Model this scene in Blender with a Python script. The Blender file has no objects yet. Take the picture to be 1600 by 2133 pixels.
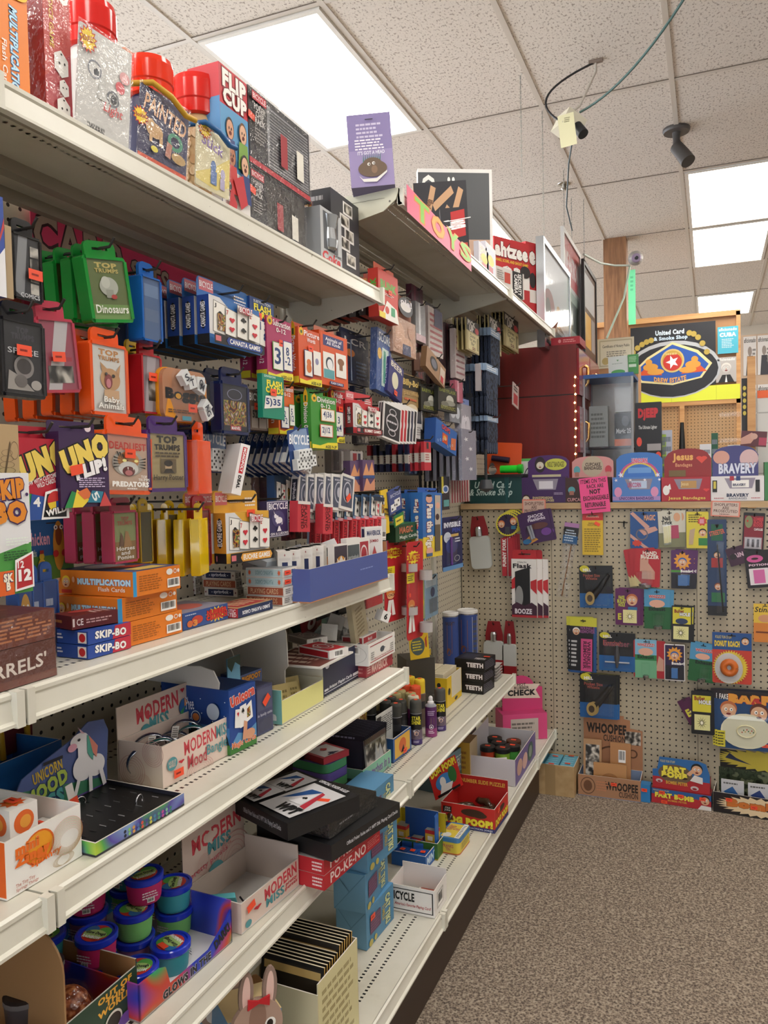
# camera, world, exposure, materials, mesh tools
import bpy,math,random
from mathutils import Vector,Matrix
random.seed(7)
D2R=math.pi/180
S=bpy.context.scene
COL=S.collection
FPX,YAW,PIT,ROL=1632.75,22.70*D2R,-2.28*D2R,-1.283*D2R
CAM=Vector((1.0984,0.0,1.3847))
_r0=Vector((math.cos(YAW),math.sin(YAW),0));_f0=Vector((-math.sin(YAW),math.cos(YAW),0));_z=Vector((0,0,1))
FWD=_f0*math.cos(PIT)+_z*math.sin(PIT);_u0=-_f0*math.sin(PIT)+_z*math.cos(PIT)
RGT=_r0*math.cos(ROL)+_u0*math.sin(ROL);UPV=-_r0*math.sin(ROL)+_u0*math.cos(ROL)
cd=bpy.data.cameras.new('camera');cam=bpy.data.objects.new('camera',cd);COL.objects.link(cam)
m=Matrix.Identity(4)
for i in range(3):
 m[i][0]=RGT[i];m[i][1]=UPV[i];m[i][2]=-FWD[i];m[i][3]=CAM[i]
cam.matrix_world=m
cd.sensor_fit='HORIZONTAL';cd.sensor_width=36;cd.lens=FPX/1600*36;cd.clip_start=.02;cd.clip_end=60
S.camera=cam
w=bpy.data.worlds.new('world');S.world=w;w.use_nodes=True
w.node_tree.nodes['Background'].inputs[0].default_value=(.86,.89,.94,1)
w.node_tree.nodes['Background'].inputs[1].default_value=3.9
S.view_settings.view_transform='Standard';S.view_settings.look='None'
S.view_settings.exposure=0.74;S.view_settings.gamma=1.0
try:S.view_settings.use_curve_mapping=False
except Exception:pass
LIGHT_STRENGTH=8.4
def ray(u,v):return(RGT*((u-800)/FPX)+UPV*((1066.5-v)/FPX)+FWD)
def at(u,v,X=None,Y=None,Z=None):
 d=ray(u,v)
 if X is not None:k=(X-CAM.x)/d.x
 elif Y is not None:k=(Y-CAM.y)/d.y
 else:k=(Z-CAM.z)/d.z
 return CAM+d*k
def proj(p):
 q=Vector(p)-CAM;f=q.dot(FWD)
 return 800+FPX*q.dot(RGT)/f,1066.5-FPX*q.dot(UPV)/f
def along(C,d,u):
 q=C-CAM;k=(u-800)/FPX
 return(k*q.dot(FWD)-q.dot(RGT))/(d.dot(RGT)-k*d.dot(FWD))
def ypt(u,X,Z):
 C=Vector((X,0,Z));return C+Vector((0,1,0))*along(C,Vector((0,1,0)),u)
def xpt(u,Y,Z):
 C=Vector((0,Y,Z));return C+Vector((1,0,0))*along(C,Vector((1,0,0)),u)
def hgt(C,v,):
 q=C-CAM;k=(1066.5-v)/FPX
 return(k*q.dot(FWD)-q.dot(UPV))/(UPV.z-k*FWD.z)
MATS={}
def lin(h):
 h=h.lstrip('#');o=[]
 if len(h)==3:h=''.join(c*2 for c in h)
 for i in(0,2,4):
  c=int(h[i:i+2],16)/255;o.append(c/12.92 if c<=.04045 else((c+.055)/1.055)**2.4)
 return(*o,1)
def M(c,rough=.45,metal=0,clear=0):
 if not isinstance(c,str):return c
 if c.startswith('@'):return SPECIAL[c[1:]]()
 if c[0]=='g' and c[1]=='#':c=c[1:];rough=.12
 if c[0]=='m' and c[1]=='#':c=c[1:];rough=.25;metal=1
 k=(c,rough,metal,clear)
 if k not in MATS:
  mt=bpy.data.materials.new('colour_'+c.strip('#'));mt.use_nodes=True
  b=mt.node_tree.nodes['Principled BSDF'];b.inputs['Base Color'].default_value=lin(c)
  b.inputs['Roughness'].default_value=rough;b.inputs['Metallic'].default_value=metal
  MATS[k]=mt
 return MATS[k]
def cached(f):
 def g():
  if f.__name__ not in MATS:MATS[f.__name__]=f()
  return MATS[f.__name__]
 return g
def newmat(n):
 mt=bpy.data.materials.new(n);mt.use_nodes=True
 return mt,mt.node_tree,mt.node_tree.nodes['Principled BSDF']
def nd(nt,t,**k):
 n=nt.nodes.new(t)
 for a,b in k.items():setattr(n,a,b)
 return n
def mth(nt,op,a,b=None,c=None):
 n=nd(nt,'ShaderNodeMath',operation=op)
 for i,x in enumerate((a,b,c)):
  if x is None:continue
  if isinstance(x,(int,float)):n.inputs[i].default_value=x
  else:nt.links.new(x,n.inputs[i])
 return n.outputs[0]
def pos(nt):
 g=nd(nt,'ShaderNodeNewGeometry');s=nd(nt,'ShaderNodeSeparateXYZ');nt.links.new(g.outputs['Position'],s.inputs[0])
 return g,s
def mixc(nt,fac,a,b):
 n=nd(nt,'ShaderNodeMix',data_type='RGBA')
 if isinstance(fac,(int,float)):n.inputs[0].default_value=fac
 else:nt.links.new(fac,n.inputs[0])
 for i,x in((6,a),(7,b)):
  if isinstance(x,str):n.inputs[i].default_value=lin(x)
  else:nt.links.new(x,n.inputs[i])
 return n.outputs[2]
def noise(nt,scale,detail=3,vec=None,rough=.5):
 n=nd(nt,'ShaderNodeTexNoise');n.inputs['Scale'].default_value=scale;n.inputs['Detail'].default_value=detail
 n.inputs['Roughness'].default_value=rough
 if vec is not None:nt.links.new(vec,n.inputs['Vector'])
 return n.outputs['Fac']
def ramp(nt,fac,stops):
 r=nd(nt,'ShaderNodeValToRGB');e=r.color_ramp.elements
 while len(e)<len(stops):e.new(.5)
 for x,(p,c)in zip(e,stops):x.position=p;x.color=lin(c)
 nt.links.new(fac,r.inputs[0]);return r.outputs[0]
def peg(name,ax1,ax2,colr,r=.0036):
 mt,nt,b=newmat(name);g,s=pos(nt)
 def cell(o):return mth(nt,'SUBTRACT',mth(nt,'FRACT',mth(nt,'DIVIDE',s.outputs[o],.0254)),.5)
 a,c=cell(ax1),cell(ax2)
 dd=mth(nt,'SQRT',mth(nt,'ADD',mth(nt,'POWER',mth(nt,'ABSOLUTE',a),2),mth(nt,'POWER',mth(nt,'ABSOLUTE',c),2)))
 hole=mth(nt,'LESS_THAN',dd,r/.0254)
 base=mixc(nt,noise(nt,3,4,g.outputs['Position']),colr,colr)
 wear=ramp(nt,noise(nt,2.2,6,g.outputs['Position']),[(.35,colr),(.75,'#b9ae95')])
 base=mixc(nt,.35,base,wear)
 nt.links.new(mixc(nt,hole,base,'#0d0b09'),b.inputs['Base Color']);b.inputs['Roughness'].default_value=.5
 return mt
@cached
def peg_gondola():return peg('pegboard_cream_paint','Y','Z','#cdc6b4')
@cached
def peg_end():return peg('pegboard_beige_paint','X','Z','#b0a48d')
@cached
def peg_brown():return peg('pegboard_brown_hardboard','X','Z','#b58c5c')
@cached
def shelf_metal():
 mt,nt,b=newmat('cream_shelf_enamel');g,s=pos(nt)
 c=ramp(nt,noise(nt,4,7,g.outputs['Position'],.6),[(.3,'#dfddd2'),(.62,'#d6d3c5'),(.82,'#b3ab98')])
 sp=mth(nt,'LESS_THAN',noise(nt,55,3,g.outputs['Position']),.27)
 c=mixc(nt,mth(nt,'MULTIPLY',sp,.5),c,'#6d6453')
 nt.links.new(c,b.inputs['Base Color']);b.inputs['Roughness'].default_value=.32
 return mt
@cached
def shelf_under_shade():
 mt,nt,b=newmat('shaded_shelf_underside');b.inputs['Base Color'].default_value=lin('#9b9384');b.inputs['Roughness'].default_value=.4  # darker copy of the enamel, shade under the shelf put into the colour
 return mt
def perf(name,xs,through,pitch=.0127,lx=.0036,ly=.0036,base='#d9d6ca'):
 mt,nt,b=newmat(name);g,s=pos(nt)
 c=ramp(nt,noise(nt,5,7,g.outputs['Position'],.6),[(.3,base),(.6,'#cfcbbc'),(.85,'#aea692')])
 fy=mth(nt,'ABSOLUTE',mth(nt,'SUBTRACT',mth(nt,'FRACT',mth(nt,'DIVIDE',s.outputs['Y'],pitch)),.5))
 iny=mth(nt,'LESS_THAN',fy,ly/pitch/2*1.0)
 tot=None
 for x in xs:
  q=mth(nt,'LESS_THAN',mth(nt,'ABSOLUTE',mth(nt,'SUBTRACT',s.outputs['X'],x)),lx)
  tot=q if tot is None else mth(nt,'MAXIMUM',tot,q)
 b.inputs['Roughness'].default_value=.35;mask=mth(nt,'MULTIPLY',tot,iny)
 if not through:nt.links.new(mixc(nt,mask,c,'#14110d'),b.inputs['Base Color']);return mt
 nt.links.new(c,b.inputs['Base Color'])
 tr=nd(nt,'ShaderNodeBsdfTransparent');mx=nd(nt,'ShaderNodeMixShader');nt.links.new(mask,mx.inputs[0])
 nt.links.new(b.outputs[0],mx.inputs[1]);nt.links.new(tr.outputs[0],mx.inputs[2]);nt.links.new(mx.outputs[0],nt.nodes['Material Output'].inputs[0])
 return mt
@cached
def carpet():
 mt,nt,b=newmat('brown_looped_carpet');g,s=pos(nt)
 n1=noise(nt,110,2,g.outputs['Position'],.7);n2=noise(nt,9,3,g.outputs['Position'])
 v=nd(nt,'ShaderNodeTexVoronoi');v.inputs['Scale'].default_value=170;nt.links.new(g.outputs['Position'],v.inputs['Vector'])
 f=mth(nt,'ADD',mth(nt,'MULTIPLY',n1,.75),mth(nt,'MULTIPLY',v.outputs['Distance'],.42))
 c=ramp(nt,f,[(.36,'#41372f'),(.5,'#6d6055'),(.62,'#978877'),(.78,'#b8aa97')])
 c=mixc(nt,mth(nt,'MULTIPLY',n2,.3),c,'#6a5c50')
 nt.links.new(c,b.inputs['Base Color']);b.inputs['Roughness'].default_value=.95
 bp=nd(nt,'ShaderNodeBump');bp.inputs['Strength'].default_value=.8;bp.inputs['Distance'].default_value=.006
 nt.links.new(f,bp.inputs['Height']);nt.links.new(bp.outputs[0],b.inputs['Normal'])
 return mt
@cached
def ceil_tile():
 mt,nt,b=newmat('fissured_ceiling_tile');g,s=pos(nt)
 mp=nd(nt,'ShaderNodeMapping');mp.inputs['Scale'].default_value=(1,.62,1);nt.links.new(g.outputs['Position'],mp.inputs[0])
 n=noise(nt,105,3,mp.outputs[0],.6);n2=noise(nt,1.1,2,g.outputs['Position']);n3=noise(nt,240,2,g.outputs['Position'])
 c=ramp(nt,n,[(.385,'#a0948a'),(.425,'#ded6cb'),(.7,'#e4dcd2')])
 c=mixc(nt,mth(nt,'MULTIPLY',mth(nt,'LESS_THAN',n3,.34),.5),c,'#9b8f82')
 c=mixc(nt,mth(nt,'MULTIPLY',n2,.25),c,'#dccdbe')
 nt.links.new(c,b.inputs['Base Color']);b.inputs['Roughness'].default_value=.9
 return mt
def wood(name,a,bb,axis='Z',sc=9):
 mt,nt,b=newmat(name);g,s=pos(nt)
 mp=nd(nt,'ShaderNodeMapping');v={'Z':(6,6,.5),'X':(.5,6,6),'Y':(6,.5,6)}[axis]
 mp.inputs['Scale'].default_value=v;nt.links.new(g.outputs['Position'],mp.inputs[0])
 n=noise(nt,sc,5,mp.outputs[0],.6)
 nt.links.new(ramp(nt,n,[(.3,a),(.7,bb)]),b.inputs['Base Color']);b.inputs['Roughness'].default_value=.5
 return mt
@cached
def wood_post():return wood('stained_pine_post','#6e4a30','#9a6e4a')
@cached
def wood_trim():return wood('light_wood_edge','#a98a63','#c4a67c','X',6)
@cached
def wood_frame():return wood('orange_pine','#b98550','#d8a870','X',5)
@cached
def cherry():return wood('cherry_lacquer','#5c0e0a','#741511','Z',3)
@cached
def cardboard():
 mt,nt,b=newmat('brown_cardboard');g,s=pos(nt)
 nt.links.new(ramp(nt,noise(nt,30,4,g.outputs['Position']),[(.3,'#a98a5f'),(.7,'#b99c70')]),b.inputs['Base Color']);b.inputs['Roughness'].default_value=.8
 return mt
@cached
def clear():
 mt,nt,b=newmat('clear_plastic');out=nt.nodes['Material Output']
 tr=nd(nt,'ShaderNodeBsdfTransparent');tr.inputs[0].default_value=(.96,.97,.98,1)
 gl=nd(nt,'ShaderNodeBsdfGlossy');gl.inputs['Roughness'].default_value=.09
 fr=nd(nt,'ShaderNodeFresnel');fr.inputs[0].default_value=1.5
 mx=nd(nt,'ShaderNodeMixShader');g=nd(nt,'ShaderNodeNewGeometry')
 nt.links.new(mth(nt,'MULTIPLY',mth(nt,'ADD',mth(nt,'MULTIPLY',fr.outputs[0],.8),.01),mth(nt,'SUBTRACT',1,g.outputs['Backfacing'])),mx.inputs[0])
 bp=nd(nt,'ShaderNodeBump');bp.inputs['Strength'].default_value=.1;bp.inputs['Distance'].default_value=.004
 nt.links.new(noise(nt,24,2,g.outputs['Position']),bp.inputs['Height']);nt.links.new(bp.outputs[0],gl.inputs['Normal'])
 nt.links.new(tr.outputs[0],mx.inputs[1]);nt.links.new(gl.outputs[0],mx.inputs[2]);nt.links.new(mx.outputs[0],out.inputs[0])
 return mt
@cached
def film():
 mt,nt,b=newmat('crinkled_clear_film');out=nt.nodes['Material Output']
 tr=nd(nt,'ShaderNodeBsdfTransparent')
 gl=nd(nt,'ShaderNodeBsdfGlossy');gl.inputs['Roughness'].default_value=.14
 g=nd(nt,'ShaderNodeNewGeometry');bp=nd(nt,'ShaderNodeBump');bp.inputs['Strength'].default_value=.6;bp.inputs['Distance'].default_value=.02
 nt.links.new(noise(nt,38,3,g.outputs['Position'],.6),bp.inputs['Height']);nt.links.new(bp.outputs[0],gl.inputs['Normal'])
 mx=nd(nt,'ShaderNodeMixShader');mx.inputs[0].default_value=.1
 nt.links.new(tr.outputs[0],mx.inputs[1]);nt.links.new(gl.outputs[0],mx.inputs[2]);nt.links.new(mx.outputs[0],out.inputs[0])
 return mt
def emis(name,c,s):
 mt,nt,b=newmat(name);b.inputs['Emission Color'].default_value=lin(c);b.inputs['Emission Strength'].default_value=s
 b.inputs['Base Color'].default_value=(.8,.8,.8,1);return mt
@cached
def lamp():return emis('lit_diffuser','#fff9f0',LIGHT_STRENGTH)
@cached
def bulb():return emis('warm_bulb','#ffd28a',7)
def swirl(name,stops,sc=12):
 mt,nt,b=newmat(name);g,s=pos(nt)
 n=noise(nt,sc,1.5,g.outputs['Position'],.4)
 nt.links.new(ramp(nt,n,stops),b.inputs['Base Color']);b.inputs['Roughness'].default_value=.35;return mt
@cached
def tiedye():return swirl('rainbow_swirl_print',[(.3,'#1a3fb0'),(.42,'#2a8bd0'),(.5,'#3fa060'),(.56,'#c43a28'),(.66,'#2438b0')],7)
@cached
def glowart():return swirl('blue_red_swirl_print',[(.36,'#2338b8'),(.46,'#3a2fa0'),(.52,'#c4402c'),(.58,'#3e50c8'),(.7,'#1e2f9c')],9)
@cached
def pastel():return swirl('pastel_rainbow_print',[(.34,'#8fb4dc'),(.46,'#5a48a0'),(.54,'#58a850'),(.6,'#b0c840'),(.7,'#9cc0e8')],11)
@cached
def comic():return swirl('busy_comic_print',[(.34,'#202420'),(.42,'#8f3020'),(.48,'#c8a83c'),(.53,'#3d6838'),(.6,'#7d2c2c'),(.68,'#c8beb0')],90)
@cached
def camo():return swirl('army_scene_print',[(.36,'#161c14'),(.48,'#3e4a34'),(.56,'#20281c'),(.66,'#6c7258')],40)
@cached
def flesh():return swirl('photo_print_skin',[(.35,'#6a3f30'),(.5,'#b98a70'),(.65,'#d8b8a0')],30)
@cached
def photo():return swirl('grey_photo_print',[(.38,'#25221f'),(.5,'#7a746c'),(.62,'#cfc8bc')],50)
@cached
def reddark():return swirl('mixed_dark_red_print',[(.38,'#2a1014'),(.5,'#6a1820'),(.62,'#b04040')],50)
@cached
def bluemix():return swirl('mixed_blue_print',[(.38,'#10183c'),(.5,'#2a4a90'),(.62,'#b0c4dc')],40)
@cached
def knit():
 mt,nt,b=newmat('navy_knit_wool');g,s=pos(nt)
 wv=nd(nt,'ShaderNodeTexWave');wv.inputs['Scale'].default_value=60;wv.inputs['Distortion'].default_value=6;nt.links.new(g.outputs['Position'],wv.inputs['Vector'])
 nt.links.new(ramp(nt,wv.outputs['Fac'],[(.3,'#0c111e'),(.7,'#303a50')]),b.inputs['Base Color']);b.inputs['Roughness'].default_value=.95;return mt
@cached
def cubes():return swirl('blue_boxes_print',[(.45,'#5aa6be'),(.55,'#8cc8d8')],60)
SPECIAL={f:globals()[f]for f in 'clear film tiedye glowart pastel comic camo flesh photo reddark bluemix knit cardboard wood_trim wood_frame cherry wood_post peg_brown bulb cubes shelf_metal shelf_under_shade'.split()}
TXT={}
def textgeo(s,bold):
 k=(s,bold)
 if k not in TXT:
  cu=bpy.data.curves.new('t','FONT');cu.body=s;cu.resolution_u=2;cu.offset=bold;cu.space_character=1.0+bold*2
  cu.align_x='CENTER';cu.space_line=.8
  o=bpy.data.objects.new('t',cu);me=o.to_mesh()
  vs=[(v.co.x,v.co.y)for v in me.vertices];fs=[tuple(p.vertices)for p in me.polygons]
  if not vs:vs=[(0,0),(1,0),(1,1)];fs=[]
  x0=min(v[0]for v in vs);x1=max(v[0]for v in vs);y0=min(v[1]for v in vs);y1=max(v[1]for v in vs)
  TXT[k]=([((a-x0)/(x1-x0+1e-9),(b-y0)/(y1-y0+1e-9))for a,b in vs],fs,bold/(x1-x0+1e-9),bold/(y1-y0+1e-9))
  o.to_mesh_clear();bpy.data.objects.remove(o);bpy.data.curves.remove(cu)
 return TXT[k]
class MB:
 def __init__(s):s.v=[];s.f=[];s.mi=[];s.mats=[];s.sm=[]
 def mat(s,m):
  m=M(m)
  if m not in s.mats:s.mats.append(m)
  return s.mats.index(m)
 def add(s,vs,fs,m,smooth=False):
  n=len(s.v);i=s.mat(m);s.v+=[tuple(v)for v in vs]
  for f in fs:s.f.append(tuple(n+q for q in f));s.mi.append(i);s.sm.append(smooth)
 def box(s,x0,x1,y0,y1,z0,z1,m,faces=None,bev=0):
  V=[(x,y,z)for z in(z0,z1)for y in(y0,y1)for x in(x0,x1)]
  Fs=dict(U=(0,2,3,1),T=(4,5,7,6),F=(0,1,5,4),B=(2,6,7,3),L=(0,4,6,2),R=(1,3,7,5))
  for k,f in Fs.items():
   c=(faces or{}).get(k,m)
   s.add([V[q]for q in f],[(0,1,2,3)],c)
  return s
 def rot_last(s,n0,M4):
  for i in range(n0,len(s.v)):s.v[i]=tuple(M4@Vector(s.v[i]))
 def prism(s,pts,y0,y1,m,side=None,smooth=False):
  n=len(pts);side=side or m
  s.add([(x,y0,z)for x,z in pts],[tuple(range(n))],m)
  s.add([(x,y1,z)for x,z in pts],[tuple(reversed(range(n)))],side)
  s.add([(x,y0,z)for x,z in pts]+[(x,y1,z)for x,z in pts],[(i+n,(i+1)%n+n,(i+1)%n,i)for i in range(n)],side,smooth)
  return s
 def lathe(s,prof,m,n=24,cx=0,cy=0,axis='Z'):
  rings=[]
  for p in prof:
   r,z=p[0],p[1];rings.append([(cx+r*math.cos(2*math.pi*k/n),cy+r*math.sin(2*math.pi*k/n),z)for k in range(n)])
  for j in range(len(prof)-1):
   mm=prof[j][2]if len(prof[j])>2 else m
   s.add(rings[j]+rings[j+1],[(k,(k+1)%n,n+(k+1)%n,n+k)for k in range(n)],mm,True)
  s.add(rings[0],[tuple(reversed(range(n)))],prof[0][2]if len(prof[0])>2 else m)
  s.add(rings[-1],[tuple(range(n))],prof[-1][2]if len(prof[-1])>2 else m)
  return s
 def tube(s,pts,r,m,n=6):
  pts=[Vector(p)for p in pts];rings=[]
  for i,p in enumerate(pts):
   d=(pts[min(i+1,len(pts)-1)]-pts[max(i-1,0)]).normalized()
   a=d.orthogonal().normalized()if i==0 else(prev-d*prev.dot(d)).normalized()
   prev=a;b=d.cross(a);rr=r[i]if isinstance(r,(list,tuple))else r
   rings.append([p+a*rr*math.cos(2*math.pi*k/n)+b*rr*math.sin(2*math.pi*k/n)for k in range(n)])
  V=[q for g in rings for q in g]
  s.add(V,[(j*n+k,j*n+(k+1)%n,(j+1)*n+(k+1)%n,(j+1)*n+k)for j in range(len(pts)-1)for k in range(n)],m,True)
  s.add(rings[0],[tuple(reversed(range(n)))],m);s.add(rings[-1],[tuple(range(n))],m)
  return s
 def art(s,o,r,u,W,H,ops,lay0=1,lift=.00022):
  o,r,u=Vector(o),Vector(r),Vector(u);nn=r.cross(u);L=[lay0]
  def P(x,y,l):return o+r*(x*W)+u*(y*H)+nn*(lift*l)
  def poly(p,c):
   if sum(p[i][0]*p[(i+1)%len(p)][1]-p[(i+1)%len(p)][0]*p[i][1]for i in range(len(p)))<0:p=p[::-1]
   s.add([P(x,y,L[0])for x,y in p],[tuple(range(len(p)))],c)
  for op in ops:
   k=op[0]
   if k=='r':poly([(op[1],op[2]),(op[3],op[2]),(op[3],op[4]),(op[1],op[4])],op[5])
   elif k=='p':poly(list(op[1]),op[2])
   elif k=='e':poly([(op[1]+op[3]*math.cos(t*math.pi/12),op[2]+op[4]*math.sin(t*math.pi/12))for t in range(24)],op[5])
   elif k=='q':
    pts=[(math.cos(t*math.pi/14),math.sin(t*math.pi/14))for t in range(28)];f=op[6]
    V=[P(op[1]+op[3]*a,op[2]+op[4]*b,L[0])for a,b in pts]+[P(op[1]+op[3]*f*a,op[2]+op[4]*f*b,L[0])for a,b in pts]
    s.add(V,[(i,(i+1)%28,28+(i+1)%28,28+i)for i in range(28)],op[5])
   elif k=='b':
    n=op[5]*2;f=op[7]if len(op)>7 else .7
    c=(op[1],op[2]);ring=[(op[1]+op[3]*(1 if t%2 else f)*math.cos(t*2*math.pi/n),op[2]+op[4]*(1 if t%2 else f)*math.sin(t*2*math.pi/n))for t in range(n)]
    s.add([P(*c,L[0])]+[P(x,y,L[0])for x,y in ring],[(0,i+1,(i+1)%n+1)for i in range(n)],op[6])
   elif k=='l':
    rnd=random.Random(len(s.v));n=op[5];hh=(op[4]-op[2])/n
    for i in range(n):
     x=op[1];y=op[2]+hh*(i+.25);end=op[1]+(op[3]-op[1])*rnd.uniform(.75,1)
     while x<end:
      wd=(op[3]-op[1])*rnd.uniform(.08,.2);x2=min(x+wd,end);poly([(x,y),(x2,y),(x2,y+hh*.5),(x,y+hh*.5)],op[6]);x=x2+(op[3]-op[1])*.03
   elif k=='bc':
    poly([(op[1],op[2]),(op[3],op[2]),(op[3],op[4]),(op[1],op[4])],'#f4f2ee');L[0]+=1
    rnd=random.Random(5);x=op[1]+(op[3]-op[1])*.08;y0=op[2]+(op[4]-op[2])*.22;y1=op[2]+(op[4]-op[2])*.92
    while x<op[3]-(op[3]-op[1])*.1:
     wd=(op[3]-op[1])*rnd.choice((.02,.035,.05));poly([(x,y0),(x+wd,y0),(x+wd,y1),(x,y1)],'#181818');x+=wd+(op[3]-op[1])*rnd.choice((.02,.04))
   elif k=='f':
    cx,cy,rx,sk,hr=op[1:6];ry=rx*W/H
    for dz,a in((0,[('e',cx,cy+ry*.25,rx*1.12,ry*1.1,hr)]),(1,[('e',cx,cy-ry*.08,rx,ry,sk)]),(2,[('e',cx-rx*.36,cy+ry*.1,rx*.2,ry*.24,'#f6f4ee'),('e',cx+rx*.36,cy+ry*.1,rx*.2,ry*.24,'#f6f4ee'),('e',cx,cy-ry*.55,rx*.32,ry*.16,'#7c2420')]),(3,[('e',cx-rx*.33,cy+ry*.08,rx*.09,ry*.11,'#1a1412'),('e',cx+rx*.39,cy+ry*.08,rx*.09,ry*.11,'#1a1412'),('e',cx,cy-ry*.15,rx*.1,ry*.14,'#c88868')])):
     s.art(o,r,u,W,H,a,L[0]+dz)
    L[0]+=3
   elif k=='t':
    _,st,x0,y0,x1,y1,c=op[:7];q=op[7]if len(op)>7 else{}
    bold=q.get('b',.02);rt=q.get('rot',0)
    cx,cy=(x0+x1)/2,(y0+y1)/2;ww,hh=(x1-x0)*W,(y1-y0)*H
    lays=([(q['ol'],bold+q.get('ow',.07))]if 'ol' in q else[])+[(c,bold)]
    if rt in(90,-90,270):ww,hh=hh,ww
    ca,sa=math.cos(rt*D2R),math.sin(rt*D2R);sh=q.get('sh',0)
    for cc,bb in lays:
     vs,fs,px,py=textgeo(st,bb);k2=(1+2*(px-textgeo(st,bold)[2])),(1+2*(py-textgeo(st,bold)[3]))
     if 'sh3' in q and cc==lays[0][0]and len(lays)>1:dx,dy=q['sh3']
     else:dx=dy=0
     V=[]
     for a,b in vs:
      lx=((a-.5)*k2[0]*ww+(b-.5)*sh*hh)+dx*ww;ly=(b-.5)*k2[1]*hh+dy*hh
      if 'arc' in q:ly+=(1-(2*a-1)**2)*q['arc']*hh
      rx,ry=lx*ca-ly*sa,lx*sa+ly*ca
      V.append(o+r*(cx*W+rx)+u*(cy*H+ry)+nn*(lift*L[0]))
     s.add(V,fs,cc);L[0]+=1
   L[0]+=1
  return s
 def obj(s,name,parent=None):
  me=bpy.data.meshes.new(name);me.from_pydata(s.v,[],s.f)
  for mm in s.mats:me.materials.append(mm)
  me.polygons.foreach_set('material_index',s.mi);me.polygons.foreach_set('use_smooth',s.sm);me.update()
  o=bpy.data.objects.new(name,me);COL.objects.link(o)
  if parent:o.parent=parent
  return o
def tag(o,label,cat,group=None,kind=None):
 if label:o['label']=' '.join(label.split()[:16]).rstrip(',')
 if cat:o['category']=cat
 if group:o['group']=group
 if kind:o['kind']=kind
 return o
def struct(name,mb,label=None):
 o=mb.obj(name);o['kind']='structure'
 if label:o['label']=label;o['category']=name.split('_')[0]
 return o
class Thing:
 def __init__(s,name,label,cat,group=None):s.n,s.l,s.c,s.g=name,label,cat,group;s.parts=[]
 def part(s,name,of=None,label=None):m=MB();s.parts.append((name,m,of,label));return m
 def done(s,loc=(0,0,0),rot=0,roll=0,lean=0):
  ps=[p for p in s.parts if p[1].v]
  if len(ps)==1:r=ps[0][1].obj(s.n)
  else:
   r=bpy.data.objects.new(s.n,None);COL.objects.link(r);r.empty_display_size=.02;mp={}
   for n,m,of,lb in ps:
    o=m.obj(n,mp.get(of,r));mp[n]=o
    if lb:o['label']=lb
  tag(r,s.l,s.c,s.g);setm(r,loc,rot,roll,lean)
  return r
def setm(r,loc,rot=0,roll=0,lean=0):
 r.location=loc;r.rotation_euler=(lean*D2R,roll*D2R,rot*D2R)
def dup(root,loc,rot=0,roll=0,lean=0,label=None,group=None):
 r=root.copy();COL.objects.link(r);setm(r,loc,rot,roll,lean)
 if label:r['label']=label
 if group:r['group']=group
 for ch in list(root.children):
  c=ch.copy();COL.objects.link(c);c.parent=r
  for g in ch.children:
   d=g.copy();COL.objects.link(d);d.parent=c
 return r
FR=((1,0,0),(0,0,1))
def front(mb,w,h,ops,y=0,z0=0,x0=None,lay0=1):return mb.art((-w/2 if x0 is None else x0,y,z0),(1,0,0),(0,0,1),w,h,ops,lay0)
def right(mb,w,h,t,ops,z0=0):return mb.art((w/2,0,z0),(0,1,0),(0,0,1),t,h,ops)
def left(mb,w,h,t,ops,z0=0):return mb.art((-w/2,t,z0),(0,-1,0),(0,0,1),t,h,ops)
def top(mb,w,h,t,ops):return mb.art((-w/2,0,h),(1,0,0),(0,1,0),w,t,ops)
def rrect(w,h,r,x0=None,z0=0,n=4):
 x0=-w/2 if x0 is None else x0;P=[]
 for cx,cz,a0 in((x0+w-r,z0+r,-90),(x0+w-r,z0+h-r,0),(x0+r,z0+h-r,90),(x0+r,z0+r,180)):
  for i in range(n+1):a=(a0+90*i/n)*D2R;P.append((cx+r*math.cos(a),cz+r*math.sin(a)))
 return P
# room, lights, shelving
GX,GY,HC=.3269,4.007,3.239;TX,TY=.6096,1.2192
BAY=1.2192;Y1=1.929;WD=3.551;Y0=Y1-BAY
b=MB();b.box(-4,5,-4,11,-.05,0,carpet());struct('floor',b,'brown looped carpet floor')
b=MB();b.box(-4,5,-4,11,HC,HC+.05,ceil_tile());struct('ceiling',b,'fissured acoustic tile ceiling')
b=MB()
for i in range(-7,8):b.box(GX+TX*i-.012,GX+TX*i+.012,-4,11,HC-.006,HC-.0005,'#cfc6ba')
for j in range(-6,6):b.box(-4,5,GY+TY*j-.012,GY+TY*j+.012,HC-.005,HC-.0005,'#cfc6ba',faces=dict(F='#6b6157',B='#6b6157'))
struct('trim_1',b,'pale metal grid between ceiling tiles')
b=MB();b.box(-4.1,-4,-4,11,0,.4,'#d2d0cc');b.box(-4.1,-4,-4,11,3.0,HC,'#d2d0cc')
for q in((-4,-3.4),(-.6,0),(3.4,4),(7.4,8),(10.6,11)):b.box(-4.1,-4,q[0],q[1],.4,3,'#d2d0cc')
struct('wall_left',b)
for n_,q in enumerate(((-3.4,-.6),(0,3.4),(4,7.4),(8,10.6))):
 b=MB();b.box(-4.06,-4.054,q[0],q[1],.4,3.0,'@clear');struct('added_window_%d'%(n_+4),b)  # unseen windows invented so daylight from the left brightens the ceiling
b=MB();b.box(5,5.1,-4,11,0,HC,'#d2d0cc');struct('wall_right',b)
b=MB();b.box(-4,5,11,11.1,0,HC,'#c9c0b0');struct('wall_back',b)
b=MB()
for q in((-4,-.6),(1.9,5)):b.box(q[0],q[1],-4.1,-4,0,HC,'#d2d0cc')
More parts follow.
